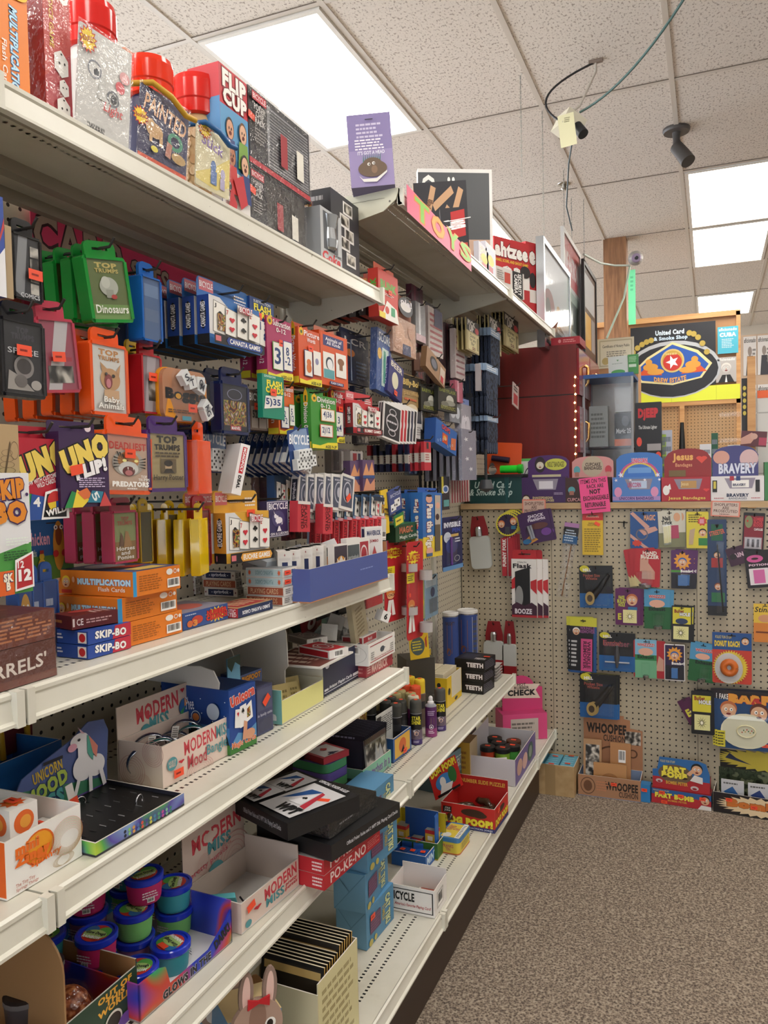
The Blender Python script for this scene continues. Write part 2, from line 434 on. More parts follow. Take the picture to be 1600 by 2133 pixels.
for q in((-.6,1.9),):b.box(q[0],q[1],-4.1,-4,0,.5,'#d2d0cc');b.box(q[0],q[1],-4.1,-4,3.0,HC,'#d2d0cc')
struct('wall_front',b)
for n_,q in enumerate(((-.6,1.9),)):
 b=MB();b.box(q[0],q[1],-4.06,-4.054,.5,3.0,'@clear');struct('added_window_%d'%(n_+1),b)  # added window behind the camera, lets world daylight into the room
def ceiling_light(i,j,label):
 x0,y0=GX+TX*i+.02,GY+TY*j+.02;w_,l_=TX-.04,TY-.04
 t=Thing('ceiling_light',label,'ceiling light','recessed fluorescent ceiling lights')
 f=t.part('frame')
 for a in((0,w_,0,.022),(0,w_,l_-.022,l_),(0,.022,.022,l_-.022),(w_-.022,w_,.022,l_-.022)):f.box(a[0],a[1],a[2],a[3],-.012,0,'#e2ddd4')
 d=t.part('diffuser',label='glowing white acrylic diffuser');d.box(.0225,w_-.0225,.0225,l_-.0225,-.007,-.003,lamp())
 t.done((x0,y0,HC))
ceiling_light(-2,-1,'large glowing ceiling light panel over the left shelves, nearest the viewer')
ceiling_light(-2,1,'ceiling light panel peeking out behind the grey board game box')
ceiling_light(1,1,'ceiling light panel at the right edge just beyond the grey bullet camera')
ceiling_light(1,2,'ceiling light panel at the right edge, directly behind another one')
ceiling_light(1,4,'small far ceiling light panel low on the right, above the wall banner')
for(i,j,l)in((-2,-4,'unseen ceiling light behind the viewer over the left shelving'),(1,-2,'unseen ceiling light above and behind the viewer over the aisle'),(1,-4,'unseen ceiling light far behind the viewer over the aisle'),(4,-1,'unseen ceiling light to the right of the aisle, level with the rear rack'),(4,2,'unseen ceiling light right of the aisle beyond the counter'),(4,-3,'unseen ceiling light right of the aisle behind the viewer'),(-2,4,'unseen ceiling light far back on the left')):
 ceiling_light(i,j,l)  # unseen lights outside the view, added as further lamps on the grid
ZE,ZT,ZB,ZC,Z4,ZD=1.886,2.140,1.133,.884,.577,.235
t=Thing('gondola_frame','cream steel gondola back with pegboard panels and uprights along the left of the aisle','shelving unit')
b=t.part('pegboard_panel',label='cream pegboard back')
b.box(-.025,0,-1.75,Y0,.18,ZE+.04,peg_gondola());b.box(-.025,0,Y0,Y1-.018,.18,ZE-.005,peg_gondola());b.box(-.025,0,Y1+.018,4.35,.18,ZT-.01,peg_gondola())
for k in range(-2,3):
 y=Y1+BAY*k;b=t.part('upright');hh=ZE-.02 if k<0 else ZT-.004;b.box(-.03,.012,y-.018,y+.018,0,hh,'@shelf_metal')
 b.art((.012,y-.018,.1),(0,1,0),(0,0,1),.036,hh-.1,[('r',.42,i/79,.58,i/79+.007,'#1a1713')for i in range(0,79)])
t.done((0,0,0))
t=Thing('kick_plate','dark brown kick plate along the floor under the bottom deck shelves','kick plate');b=t.part('board');b.box(.37,.395,-1.75,WD-.004,0,.19,'#3a2b22');t.done()
def shelf(y0,y1,xf,z,label,joint=True,name='metal_shelf',perf_x=None,lip=.038,brk=True,under=True):
 t=Thing(name,label,'shelf','cream metal gondola shelves')
 b=t.part('shelf_plate');px=perf_x or(xf-.052,xf-.075,.045,.068)
 pm=perf('perforated_enamel_%d_%d'%(xf*1000,z*1000),px,z>1.8,ly=.0055)
 b.box(.014,xf,y0+.002,y1-.002,z-.004,z,'@shelf_metal',faces=dict(T=pm,U=pm if under else '@shelf_under_shade'))
 b.box(xf*.36,xf*.36+.022,y0+.02,y1-.02,z-.024,z-.004,'@shelf_under_shade');b.box(.014,.03,y0+.02,y1-.02,z-.022,z-.004,'@shelf_under_shade')
 b.box(xf-.018,xf,y0+.01,y1-.01,z-.03,z-.004,'@shelf_under_shade')
 l=t.part('price_rail',label='pale price channel along the front')
 pr=[(xf,z+.001),(xf+.004,z+.004),(xf+.008,z+.001),(xf+.008,z-.004),(xf+.006,z-.007),(xf+.009,z-lip+.007),(xf+.014,z-lip+.004),(xf+.014,z-lip),(xf+.004,z-lip-.001),(xf,z-lip+.004)]
 n=len(pr);A=[(x,y0+.002,zz)for x,zz in pr];Bv=[(x,y1-.002,zz)for x,zz in pr]
 l.add(A+Bv,[(i,(i+1)%n,n+(i+1)%n,n+i)for i in range(n)],'@shelf_metal');l.add(A,[tuple(range(n))],'@shelf_metal');l.add(Bv,[tuple(reversed(range(n)))],'@shelf_metal')
 if joint:
  for yy in(y0+.002,y1-.014):l.box(xf+.002,xf+.0165,yy,yy+.012,z-lip-.002,z+.005,'@shelf_metal')
 if brk:
  for yy,s_ in((y0+.004,0),(y1-.007,1)):
   k=t.part('bracket')
   P=[(.014,z-.004),(.014,z-.10),(.03,z-.10),(xf*.55,z-.062),(xf-.01,z-.034),(xf-.002,z-.004)]
   n=len(P);A=[(x,yy,q)for x,q in P];Bv=[(x,yy+.003,q)for x,q in P]
   k.add(A+Bv,[(i,(i+1)%n,n+(i+1)%n,n+i)for i in range(n)],'@shelf_metal');k.add(A,[tuple(range(n))],'@shelf_metal');k.add(Bv,[tuple(reversed(range(n)))],'@shelf_metal')
 t.done()
ZE,ZT,ZB,ZC,Z4,ZD=1.886,2.140,1.133,.884,.577,.235
XE,XT,XB,X3,XD=.292,.347,.302,.338,.428
Y0=Y1-BAY;YM=Y1-2*BAY;Y2=Y1+BAY;Y3=Y1+2*BAY
shelf(YM,Y0,XE+.01,ZE+.05,'upper shelf cut off at the left edge of the picture, above the flash card box');shelf(Y0,Y1,XE,ZE,'upper shelf on the left carrying jars and poker boxes')
shelf(Y1,Y2,XT,ZT,'highest shelf with the pink toys sign on its edge');shelf(Y2,Y3-.28,XT,ZT,'highest shelf at the far end, under the framed posters')
shelf(YM,Y0,XB,ZB,'waist-high shelf cut off at the left edge, under the maroon box');shelf(Y0,Y1,XB,ZB,'waist-high shelf carrying stacked orange flash cards and card decks')
shelf(YM,Y0,X3,ZC,'second shelf from the floor side cut off at left, under the spring toy box');shelf(Y0,Y1,X3,ZC,'shelf carrying the mood bangle box and yellow tray')
shelf(YM,Y0,X3,Z4,'low shelf cut off at left under the green alien box');shelf(Y0,Y1,X3,Z4,'low shelf carrying dough tubs and the poker sets');shelf(Y1,Y2,X3,Z4,'low shelf carrying spray cans and black teeth boxes')
for a_,c_,l_ in((YM,Y0,'bottom deck shelf at the very left foot of the picture'),(Y0,Y1,'bottom deck shelf under the rabbit boxes'),(Y1,Y2,'bottom deck shelf with the prank tins'),(Y2,WD-.005,'bottom deck shelf end piece meeting the rear pegboard')):
 shelf(a_,c_,XD,ZD,l_,name='deck_shelf',perf_x=(XD-.055,XD-.085),brk=False)
t=Thing('pegboard_rack','beige pegboard end rack under the wooden counter at the back of the aisle','display rack')
for a_,c_ in((.004,.43),(.43,1.0396),(1.0396,1.65),(1.65,2.9)):
 b=t.part('pegboard_panel');b.box(a_+.001,c_-.001,WD,WD+.006,0,1.238,peg_end())
b=t.part('panel_backing');b.box(.004,2.9,WD+.0065,WD+.03,0,1.238,'#2a221b')
t.done()
t=Thing('wood_counter','long wooden counter top with pale edge above the rear pegboard','counter')
b=t.part('counter_top');b.box(.012,2.9,WD-.02,WD+.42,1.242,1.268,'@wood_trim',faces=dict(T='#7a6b58'))
t.done()
pc=xpt(1259,6.42,2.4);pd=xpt(1306,6.42,2.4)
t=Thing('wood_post','stained square wooden post reaching the ceiling behind the framed posters','post')
b=t.part('post');b.box(pc.x,pd.x,6.42,6.42+.14,0,HC-.001,'@wood_post')
b.art((pc.x,6.42,0),(1,0,0),(0,0,1),pd.x-pc.x,HC,[('e',.3,.665,.09,.006,'#4a2c1a'),('e',.32,.665,.04,.003,'#2c1a10')])
t.done()
# placing helpers
def hf(u0,u1,vt,vb,X=None,Y=None,rot=None,zb=None):
 if rot is None:rot=90 if X is not None else 0
 uc,vc=(u0+u1)/2,(vt+vb)/2
 C=at(uc,vc,X=X,Y=Y);d=Vector((math.cos(rot*D2R),math.sin(rot*D2R),0))
 a0,a1=along(C,d,u0),along(C,d,u1);C=C+d*((a0+a1)/2);w_=a1-a0
 zt,z0=C.z+hgt(C,vt),C.z+hgt(C,vb)
 if zb is not None:z0=zb
 return dict(loc=Vector((C.x,C.y,z0)),w=w_,h=zt-z0,rot=rot)
def cb(uc,ul,ur,vt,Z,vb=None,X=None,rot=0,w=None,t=None,h=None):
 C=at(uc,vb,Z=Z)if X is None else ypt(uc,X,Z)
 d=Vector((math.cos(rot*D2R),math.sin(rot*D2R),0));e=Vector((-d.y,d.x,0))
 w_=w or-along(C,d,ul);t_=t or along(C,e,ur);h_=h or hgt(C,vt)
 return dict(loc=C-d*w_/2,w=w_,t=t_,h=h_,rot=rot)
ORD=['frontmost','second from the front','third from the front','fourth from the front','fifth from the front','sixth from the front','seventh from the front','eighth from the front','ninth from the front','tenth from the front','eleventh from the front','twelfth from the front','thirteenth from the front','fourteenth from the front']
ORA='#f0502e'
def stickers(t,g,stk,tt):
 for s_ in stk:
  f,x,y=s_[:3];rt=s_[3]if len(s_)>3 else 0;k=t.part('price_sticker',label='small orange-red price sticker');W_,H_=.024,.014
  if f=='F':o,r,u,A,B=(-g['w']/2,0,0),(1,0,0),(0,0,1),g['w'],g['h']
  elif f=='R':o,r,u,A,B=(g['w']/2,0,0),(0,1,0),(0,0,1),tt,g['h']
  else:o,r,u,A,B=(-g['w']/2,0,g['h']),(1,0,0),(0,1,0),g['w'],tt
  W_=min(W_,A*.5);H_=min(H_,B*.5);ca,sa=math.cos(rt*D2R),math.sin(rt*D2R)
  P=[((x*A+(a*W_*ca-b_*H_*sa))/A,(y*B+(a*W_*sa+b_*H_*ca))/B)for a,b_ in((-.5,-.5),(.5,-.5),(.5,.5),(-.5,.5))]
  k.art(o,r,u,A,B,[('p',P,ORA)],14)
  k.art(o,r,u,A,B,[('l',x-.3*W_/A,y-.2*H_/B,x+.3*W_/A,y+.2*H_/B,1,'#7c1c10')]if rt==0 else[],15)
def carton(name,label,cat,g,c,F=(),R=(),L=(),T=(),t=None,grp=None,stk=(),cf=None,tab=None,roll=0,lean=0,parts=()):
 tt=t or g.get('t',.02);w_,h_=g['w'],g['h'];th=Thing(name,label,cat,grp);b=th.part('box_body')
 hb=h_*(1-tab[1])if tab else h_
 b.box(-w_/2,w_/2,0,tt,0,hb,c,cf)
 if F:front(b,w_,hb,F)
 if R:right(b,w_,hb,tt,R)
 if L:left(b,w_,hb,tt,L)
 if T:top(b,w_,hb,tt,T)
 if tab:
  k=th.part('hang_tab');q=w_*(tab[2]if len(tab)>2 else .36);slot(k,-q,q,hb,h_,tt-.0008,tt,tab[0],rad=.3)
  if len(tab)>3:front(k,2*q,h_-hb,tab[3],y=tt-.0008,z0=hb)
 gg=dict(g);gg['h']=hb
 stickers(th,gg,stk,tt)
 for p in parts:p(th,w_,hb,tt)
 return th.done(g['loc'],g['rot'],roll,lean)
def slot(k,x0,x1,z0,z1,y0,y1,m,rad=.5,sw=.5,sh=.16):
 W_,H_=x1-x0,z1-z0;cx=(x0+x1)/2;a,c_=cx-W_*sw/2,cx+W_*sw/2;zz0,zz1=z0+H_*(.5-sh/2),z0+H_*(.5+sh/2)
 k.box(x0,x1,y0,y1,z0,zz0,m);k.box(x0,a,y0,y1,zz0,zz1,m);k.box(c_,x1,y0,y1,zz0,zz1,m)
 r=min(W_,H_)*rad*.9;r=min(r,z1-zz1)
 P=[(x0,zz1),(x1,zz1)]+[(x1-r+r*math.cos(i*math.pi/10),z1-r+r*math.sin(i*math.pi/10))for i in range(6)]+[(x0+r-r*math.sin(i*math.pi/10),z1-r+r*math.cos(i*math.pi/10))for i in range(6)]
 k.prism(P,y0,y1,m)
def case(name,label,g,col,ops,t=.024,grp=None,stk=(),roll=0,lean=0,tabf=.2,glossy=True,tabops=()):
 w_,h_=g['w'],g['h'];th=Thing(name,label,'card case',grp);hb=h_*(1-tabf);cc=('g' if glossy else '')+col
 s_=th.part('shell');n0=0
 s_.prism(rrect(w_,hb,w_*.07),.0025,t,cc,smooth=False)
 s_.box(-w_/2,-w_/2+w_*.07,0,.0025,w_*.07,hb-w_*.07,cc);s_.box(w_/2-w_*.07,w_/2,0,.0025,w_*.07,hb-w_*.07,cc)
 s_.box(-w_*.43,w_*.43,0,.0025,0,w_*.06,cc);s_.box(-w_*.43,w_*.43,0,.0025,hb-w_*.06,hb,cc)
 k=th.part('hang_tab');slot(k,-w_*.36,w_*.36,hb,h_,t*.35,t*.55,cc,rad=.6)
 if tabops:front(k,w_*.72,h_-hb,tabops,y=t*.35,z0=hb)
 i=th.part('card_insert',label='printed card seen through the clear window');iw,ih=w_*.86,hb-w_*.12
 front(i,iw,ih,ops,y=.0022,z0=w_*.06)
 c_=th.part('clear_cover');c_.box(-w_*.44,w_*.44,-.0016,-.0002,w_*.05,hb-w_*.05,'@clear')
 gg=dict(g);gg['h']=hb;stickers(th,gg,stk,t)
 return th.done(g['loc'],g['rot'],roll,lean)
def stack(root,n,step,label,grp,rot=None,roll=None,jit=.6,d=None,lean=0):
 root['group']=grp;root['label']=label+', '+ORD[0]+' on its hook'
 if d is None:d=Vector((-1,0,0))if abs(root.rotation_euler.z-math.pi/2)<.9 else Vector((0,1,0))
 base=root.location.copy();r0=root.rotation_euler.copy();out=[root]
 for i in range(1,n):
  out.append(dup(root,base+d*step*i+Vector((0,0,random.uniform(-.002,.002)*jit)),r0.z/D2R+random.uniform(-3,3)*jit+(rot or 0),r0.y/D2R*(.3 if roll is None else roll)+random.uniform(-2,2)*jit,r0.x/D2R+lean,label=label+', '+(ORD[i]if i<n-1 else 'rearmost')+' on its hook',group=grp))
 return out
def hook(y,z,x1,what,axis='X',x0=.0005,up=.012):
 if axis=='Y':z,x1=x1,z
 t=Thing('peg_hook','thin dark wire hook '+what,'hook','wire peg hooks');b=t.part('wire')
 if axis=='X':b.tube([(x0,y,z),(x1-.01,y,z),(x1,y,z+up)],.0022,'#2e2b28');b.tube([(x0+.002,y-.012,z),(x0+.002,y+.012,z)],.003,'#2e2b28')
 else:b.tube([(y,x0,z),(y,x1+.01,z),(y,x1,z+up)],.0022,'#2e2b28');b.tube([(y-.012,x0-.003,z),(y+.012,x0-.003,z)],.003,'#2e2b28')
 return t.done()
def hk(root,what,xf,f=.9,g=None):
 zz=root.location.z+g['h']*f;c=math.sin(root.rotation_euler.y)*g['h']*f
 d=Vector((math.cos(root.rotation_euler.z),math.sin(root.rotation_euler.z)))
 return hook(root.location.y+d.y*c,zz,xf,what)
def pillow(b,w_,h_,t_,m,z0=0,y0=0,n=8,both=True):
 for sgn in((-1,1)if both else(-1,)):
  V=[]
  for j in range(n+1):
   for i in range(n+1):
    a,c_=i/n*2-1,j/n*2-1
    V.append((a*w_/2,y0+sgn*t_/2*((1-a*a)*(1-c_*c_))**.5,z0+(c_+1)/2*h_))
  F_=[(j*(n+1)+i,j*(n+1)+i+1,(j+1)*(n+1)+i+1,(j+1)*(n+1)+i)for j in range(n)for i in range(n)]
  if sgn>0:F_=[tuple(reversed(f))for f in F_]
  b.add(V,F_,m,True)
def blister(name,label,g,c,ops,bub=None,prod=None,grp=None,stk=(),roll=0,lean=0,rad=.06,cat='carded novelty',film_all=False):
 w_,h_=g['w'],g['h'];th=Thing(name,label,cat,grp);b=th.part('backing_card')
 P=rrect(w_,h_,min(w_,h_)*rad);b.prism(P,0,.0012,c);front(b,w_,h_,list(ops)+[('r',.4,.93,.6,.95,'#1c1814')])
 if bub:
  x0,z0,x1,z1,dp=bub;X0,X1,Z0,Z1=(x0-.5)*w_,(x1-.5)*w_,z0*h_,z1*h_;q=.12
  if prod:prod(th,(X0+X1)/2,(Z0+Z1)/2,X1-X0,Z1-Z0,dp)
  k=th.part('clear_blister');A=[(X0,-.0035,Z0),(X1,-.0035,Z0),(X1,-.0035,Z1),(X0,-.0035,Z1)];e=min(X1-X0,Z1-Z0)*q
  Bq=[(X0+e,-dp-.003,Z0+e),(X1-e,-dp-.003,Z0+e),(X1-e,-dp-.003,Z1-e),(X0+e,-dp-.003,Z1-e)]
  k.add(A+Bq,[(4,5,6,7),(0,1,5,4),(1,2,6,5),(2,3,7,6),(3,0,4,7)],'@clear')
 stickers(th,g,stk,.001)
 return th.done(g['loc'],g['rot'],roll,lean)
def T_(s,x0,y0,x1,y1,c,**q):return('t',s,x0,y0,x1,y1,c,q)
# top shelves
ze=ZE+.0015
def dice(x,y,s,a=1):return[(o[0],[(p,y+(q-y)*a)for p,q in o[1]],o[2])if o[0]=='p' else('e',o[1],y+(o[2]-y)*a,o[3],o[4]*a,o[5])for o in dice0(x,y,s)]
def dice0(x,y,s):return[('p',[(x-s,y+s*.55),(x,y+s),(x+s,y+s*.45),(x+s,y-s*.6),(x,y-s),(x-s,y-s*.5)],'#e9e5df'),('e',x-.3*s,y,.14*s,.1*s,'#221a18'),('e',x+.45*s,y+.1*s,.12*s,.1*s,'#221a18'),('e',x,y+.7*s,.14*s,.07*s,'#221a18')]
g=hf(-75,60,-60,208,X=.255,zb=ze)
carton('flash_card_box','upright orange box of flash cards with blue lettering, top left corner of the picture','card box',g,'#ee8420',t=.045,R=[('r',0,0,1,.05,'#2c93cf')],F=[('r',0,0,1,.045,'#2c93cf'),T_('MULTIPLICATION',.69,.06,.82,.80,'#bfe8ff',rot=-90,b=.04,ol='#16558f',sh=.15),T_('Flash Cards',.55,.08,.63,.5,'#f6efe4',rot=-90),('e',.8,.95,.2,.07,'#f4c418')])
g=hf(91,147,-42,246,X=.262,zb=ze)
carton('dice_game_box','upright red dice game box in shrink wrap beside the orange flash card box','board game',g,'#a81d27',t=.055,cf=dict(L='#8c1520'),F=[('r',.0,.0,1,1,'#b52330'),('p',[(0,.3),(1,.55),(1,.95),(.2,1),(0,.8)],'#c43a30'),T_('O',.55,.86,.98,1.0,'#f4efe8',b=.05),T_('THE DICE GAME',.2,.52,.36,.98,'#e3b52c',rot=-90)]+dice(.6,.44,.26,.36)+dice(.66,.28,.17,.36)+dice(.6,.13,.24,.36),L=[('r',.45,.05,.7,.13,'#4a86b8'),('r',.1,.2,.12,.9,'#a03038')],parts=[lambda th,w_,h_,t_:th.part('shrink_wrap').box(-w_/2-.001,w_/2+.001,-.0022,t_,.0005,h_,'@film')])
def jar(label,ul,ur,vt,vb,X,body,lidc,band,beads=None,topv=None):
 g=hf(ul,ur,vt,vb,X=X,rot=22,zb=ze);r=g['w']/2;h=g['h'];t=Thing('craft_jar',label,'jar','craft jars with red lids');lh=h*.3
 b=t.part('jar_body');b.lathe([(r*.92,0,band),(r*.97,h*.02,band),(r*.97,h*.16,body),(r*.97,h*.62,body),(r*.8,h*.72)],body,30)
 if beads:
  k=t.part('wooden_pieces',label='pale wooden craft pieces inside the jar');rr=random.Random(3)
  for i in range(90):
   a=rr.uniform(math.pi,2*math.pi);z=rr.uniform(h*.18,h*.62);q=rr.uniform(.004,.008);x,y=r*.99*math.cos(a),r*.99*math.sin(a);T0=Vector((-math.sin(a),math.cos(a),0));U0=Vector((0,0,1));N0=Vector((math.cos(a),math.sin(a),0))
   n=10;k.add([Vector((x,y,z))+N0*.001+T0*q*math.cos(j*2*math.pi/n)+U0*q*1.3*math.sin(j*2*math.pi/n)for j in range(n)],[tuple(range(n))],rr.choice(('#d9b88c','#c9a070','#e4c9a0')))
 l=t.part('lid');l.lathe([(r*.86,h*.72),(r*.98,h*.73),(r*.98,h*.82),(r*1.03,h*.83),(r*1.03,h*.96),(r*.98,h),(r*.9,h*.995),(r*.88,h*.975),(0.001,h*.975)],lidc,34)
 g['r']=r;t.done(g['loc']+Vector((0,r*.0,0)),0);return g
def packet(label,u0,u1,vt,vb,X,ops,c,roll=0,cord=None,rot=80):
 g=hf(u0,u1,vt,vb,X=X,rot=rot);w_,h_=g['w'],g['h'];t=Thing('craft_packet',label,'craft kit packet','printed packets hung in front of the craft jars');b=t.part('printed_sheet')
 b.prism(rrect(w_*.94,h_*.95,w_*.03,z0=h_*.02),.001,.004,c);front(b,w_*.94,h_*.95,ops,y=.001,z0=h_*.02)
 k=t.part('clear_pouch');pillow(k,w_,h_,.022,'@film',y0=.0)
 if cord:
  q=t.part('cord',label='coloured cord round the neck');q.tube([(-w_*.62,.02,h_*.92),(-w_*.3,-.004,h_*1.02),(0,-.012,h_*.95),(w_*.3,-.012,h_*.83),(w_*.5,-.012,h_*.85)],.0048,cord,8)
 return t.done(g['loc'],rot,roll)
BURST=lambda x,y,s,st='BOOKLET':[('b',x,y,s,s*.8,13,'#c8281c',.72),('b',x,y,s*.84,s*.66,13,'#f2d026',.74),T_(st,x-s*.62,y-.16*s,x+s*.62,y+.2*s,'#a81c1c',b=.03,rot=12)]
jar('clear craft jar with white contents and red screw lid, nearest of the three jars',140,243,18,300,.2,'#d8d8d4','g#d9241f','#e4e1dc')
packet('white printed packet with face drawings, in front of the nearest jar',150,268,62,292,.285,[('l',.2,.02,.6,.1,2,'#8a8a86'),('q',.3,.62,.13,.09,'#8c9098',.8),('e',.33,.6,.05,.04,'#3a4048'),('q',.66,.43,.12,.08,'#6c7078',.75),('e',.67,.43,.06,.045,'#30343c'),('p',[(.42,.58),(.5,.6),(.53,.36),(.36,.36)],'#c8c8c4'),('e',.78,.58,.09,.06,'#d8545c'),('e',.86,.7,.1,.06,'#e4a8a8'),T_('Light',.48,.24,.84,.36,'#cc5050',sh=.2),T_('WARN',.22,.02,.5,.07,'#30302e')]+BURST(.14,.86,.17),'#cdccc8',roll=5)
jar('navy printed craft jar with orange-red lid and yellow cord, middle of the three jars',266,362,134,392,.2,'#24254c','g#e8391d','#e0dcd6')
packet('navy painted animal packet on a yellow cord in front of the middle jar',280,388,190,360,.288,[('r',0,0,1,.1,'#d04c28'),T_('THE',.1,.87,.25,.93,'#a8a8c0'),T_('PAINTED',.08,.64,.95,.86,'#e8b890',rot=-9,b=.02),('e',.3,.47,.17,.1,'#c9a06c'),('e',.22,.52,.09,.08,'#c9a06c'),('p',[(.2,.45),(.26,.45),(.26,.3),(.2,.3)],'#c9a06c'),('p',[(.4,.45),(.46,.45),(.47,.3),(.4,.3)],'#c9a06c'),('e',.24,.53,.03,.025,'#f4f0e8'),('q',.72,.46,.16,.12,'#3c8c6c',.6),('p',[(.55,.42),(.66,.4),(.63,.2),(.52,.22)],'#b0705c'),('e',.8,.26,.15,.07,'#b8955c'),('e',.3,.22,.07,.04,'#e0d040')]+BURST(.0,.55,.16,'Booklet'),'#2b2c54',roll=6,cord='#c89a28')
jar('clear jar of pale wooden craft pieces, farthest of the three red-lidded jars',365,461,172,428,.2,'#c9a878','g#dd2a22','#d2b47c',beads=1)
packet('yellow and lilac packet on a blue cord in front of the wooden pieces jar',404,478,268,402,.292,[('p',[(0,.2),(.5,.4),(1,.7),(1,.2),(.6,.05),(0,.1)],'#e0cc70'),T_('Stick',.15,.68,.8,.86,'#9a80c0',rot=-9),('e',.5,.42,.08,.1,'#5878b0'),('r',.42,.12,.6,.35,'#5878b0'),('e',.78,.36,.07,.09,'#b0a8c8'),('r',.7,.1,.84,.28,'#b0a8c8')]+BURST(.22,.95,.2,'BOOK'),'#d8cfa8',roll=4,cord='#205c94')
g=hf(262,318,118,250,X=.08,zb=ze)
carton('game_box','small orange-brown box top showing behind the middle craft jar','game box',g,'#c87850',t=.05,F=[('l',.1,.8,.9,.95,2,'#6a3020')])
fig=lambda x,y,s,sk,sh,hr:[('e',x,y,s*.42,s*.22,hr),('e',x,y-.02*s,s*.36,s*.19,sk),('p',[(x-.6*s,y-.75*s),(x+.6*s,y-.75*s),(x+.45*s,y-.2*s),(x-.45*s,y-.2*s)],sh),('e',x-.12*s,y,.05*s,.03*s,'#201814'),('e',x+.12*s,y,.05*s,.03*s,'#201814'),('e',x,y-.09*s,.12*s,.04*s,'#6a1c18')]
g=hf(460,518,152,458,X=.262,zb=ze)
carton('party_game_box','tall red, white and blue cup game box beside the farthest craft jar','board game',g,'#c62836',t=.07,cf=dict(L='#4c8cc0',R='#c62836'),F=[('r',0,.0,1,.74,'#5b9ccb'),('r',0,0,1,.33,'#e8e4e0'),T_('FLIP',.1,.86,.95,.98,'#f4f0ea',b=.06,ol='#7a1018'),T_('CUP',.1,.75,.95,.86,'#f4f0ea',b=.06,ol='#7a1018')]+fig(.3,.6,.34,'#d8a080','#3a4a80','#30241c')+fig(.75,.62,.34,'#e0b090','#78a040','#6a4424')+fig(.3,.42,.34,'#b87858','#c83838','#181410')+fig(.75,.4,.34,'#e0b090','#283c78','#28201c')+[('p',[(.3,.26),(.55,.08),(.8,.14),(.65,.32)],'#c42a34'),('p',[(.1,.06),(.2,.2),(.4,.1),(.35,.02)],'#c42a34'),('e',.12,.2,.1,.03,'#181818')],L=[('r',0,.78,1,1,'#c62836'),('q',.45,.9,.24,.05,'#f0d8d4',.75),T_('U',.35,.88,.55,.92,'#f0d8d4'),('r',0,0,1,.36,'#e8e4e0')]+fig(.3,.62,.3,'#d8a080','#c83838','#30241c')+fig(.72,.5,.3,'#e0b090','#283c78','#6a4424')+[('b',.5,.25,.28,.1,9,'#283c78')])
def chiprack(u0,u1,vt,vb,label,X,zb,window):
 g=hf(u0,u1,vt,vb,X=X,zb=zb)
 return g,carton('poker_chip_box',label,'poker chip rack',g,'#17171a',t=.1,grp='black poker chip rack boxes',F=[('r',.0,.03,1,.1,'#c01c2c'),('r',.02,.1,.98,.97,'#1d1c20'),('r',.28,.12,.97,.93,window)]+[('r',.3,.13+i*.04,.96,.145+i*.04,'#34343a')for i in range(20)]*(1 if window!='#2c2824' else 0)+[('r',.03,.84,.24,.95,'#c02838'),T_('BICYCLE',.04,.86,.23,.93,'#f0d8d8',b=.02),T_('POKER\nCHIP\nRACK',.05,.55,.22,.8,'#c8c4c0'),('l',.05,.3,.22,.5,5,'#8c8884'),('r',.45,.22,.56,.66,'#a03038'),('r',.72,.2,.84,.6,'#e4e0d4')],stk=[('F',.03,.62,-10)],parts=[lambda th,w_,h_,t_:th.part('shrink_wrap').box(-w_/2-.001,w_/2+.001,-.0035,t_,.001,h_+.001,'@film')])
g1,_=chiprack(520,636,382,500,'black poker chip rack box at the bottom of the stack of two',.262,ze,'#2c2824')
zz=g1['loc'].z+g1['h']+.002
g1,_=chiprack(518,645,232,400,'larger glossy black poker chip rack box on top of the stack of two',.262,zz,'#9a9a9e')
g=hf(600,650,402,512,X=.2,zb=ze)
carton('comic_puzzle_box','bright comic printed box squeezed behind the chip racks and the silver glass box','game box',g,'#2c4c94',t=.05,F=[('r',0,0,1,1,'@comic'),('r',.2,.2,.5,.5,'#c42838'),('e',.6,.75,.2,.15,'#f0e8e0')])
g=hf(668,712,442,556,X=.272,zb=ze)
def glasspart(th,w_,h_,t_):
 k=th.part('drinking_glass',label='clear glass seen in the box window');k.lathe([(w_*.17,h_*.32),(w_*.2,h_*.36),(w_*.22,h_*.5),(w_*.18,h_*.7),(w_*.25,h_*.92)],'m#b8bcc0',14,cx=-w_*.02,cy=w_*.08)
carton('drinking_glass_box','silver boxed cola glass with red script on the left upper shelf','glass box',g,'#b9bbbd',t=.06,cf=dict(L='#a2a4a6'),F=[('p',rr_:=[(.14,.3),(.8,.3),(.84,.95),(.12,.95)],'#55585c'),T_('Coke',.06,.1,.92,.27,'#cc2a30',b=.04,sh=.2),T_('Diet',.62,.25,.96,.31,'#303030'),('l',.4,.02,.8,.07,1,'#6c6c6c')],parts=[glasspart])
g=hf(690,748,412,560,X=.245,zb=ze)
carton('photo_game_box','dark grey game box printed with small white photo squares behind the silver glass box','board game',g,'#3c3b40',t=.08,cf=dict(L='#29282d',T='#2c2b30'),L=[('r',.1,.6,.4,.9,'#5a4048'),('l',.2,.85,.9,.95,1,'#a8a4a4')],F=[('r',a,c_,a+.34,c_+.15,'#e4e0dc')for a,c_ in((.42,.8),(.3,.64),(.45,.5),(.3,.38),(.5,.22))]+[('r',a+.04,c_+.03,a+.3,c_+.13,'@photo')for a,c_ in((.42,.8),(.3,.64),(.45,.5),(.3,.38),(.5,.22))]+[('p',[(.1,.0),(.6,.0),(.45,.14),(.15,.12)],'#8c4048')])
zt=ZT+.0015
b=Thing('shelf_end_panel','pale yellowish curved end panel on the near end of the highest shelf','end panel');k=b.part('panel')
k.prism([(.0,0),(.0,-.062),(.1,-.075),(.22,-.072),(.31,-.055),(.345,-.03),(.352,-.012),(.352,0)],0,.003,'#d9d6bf')
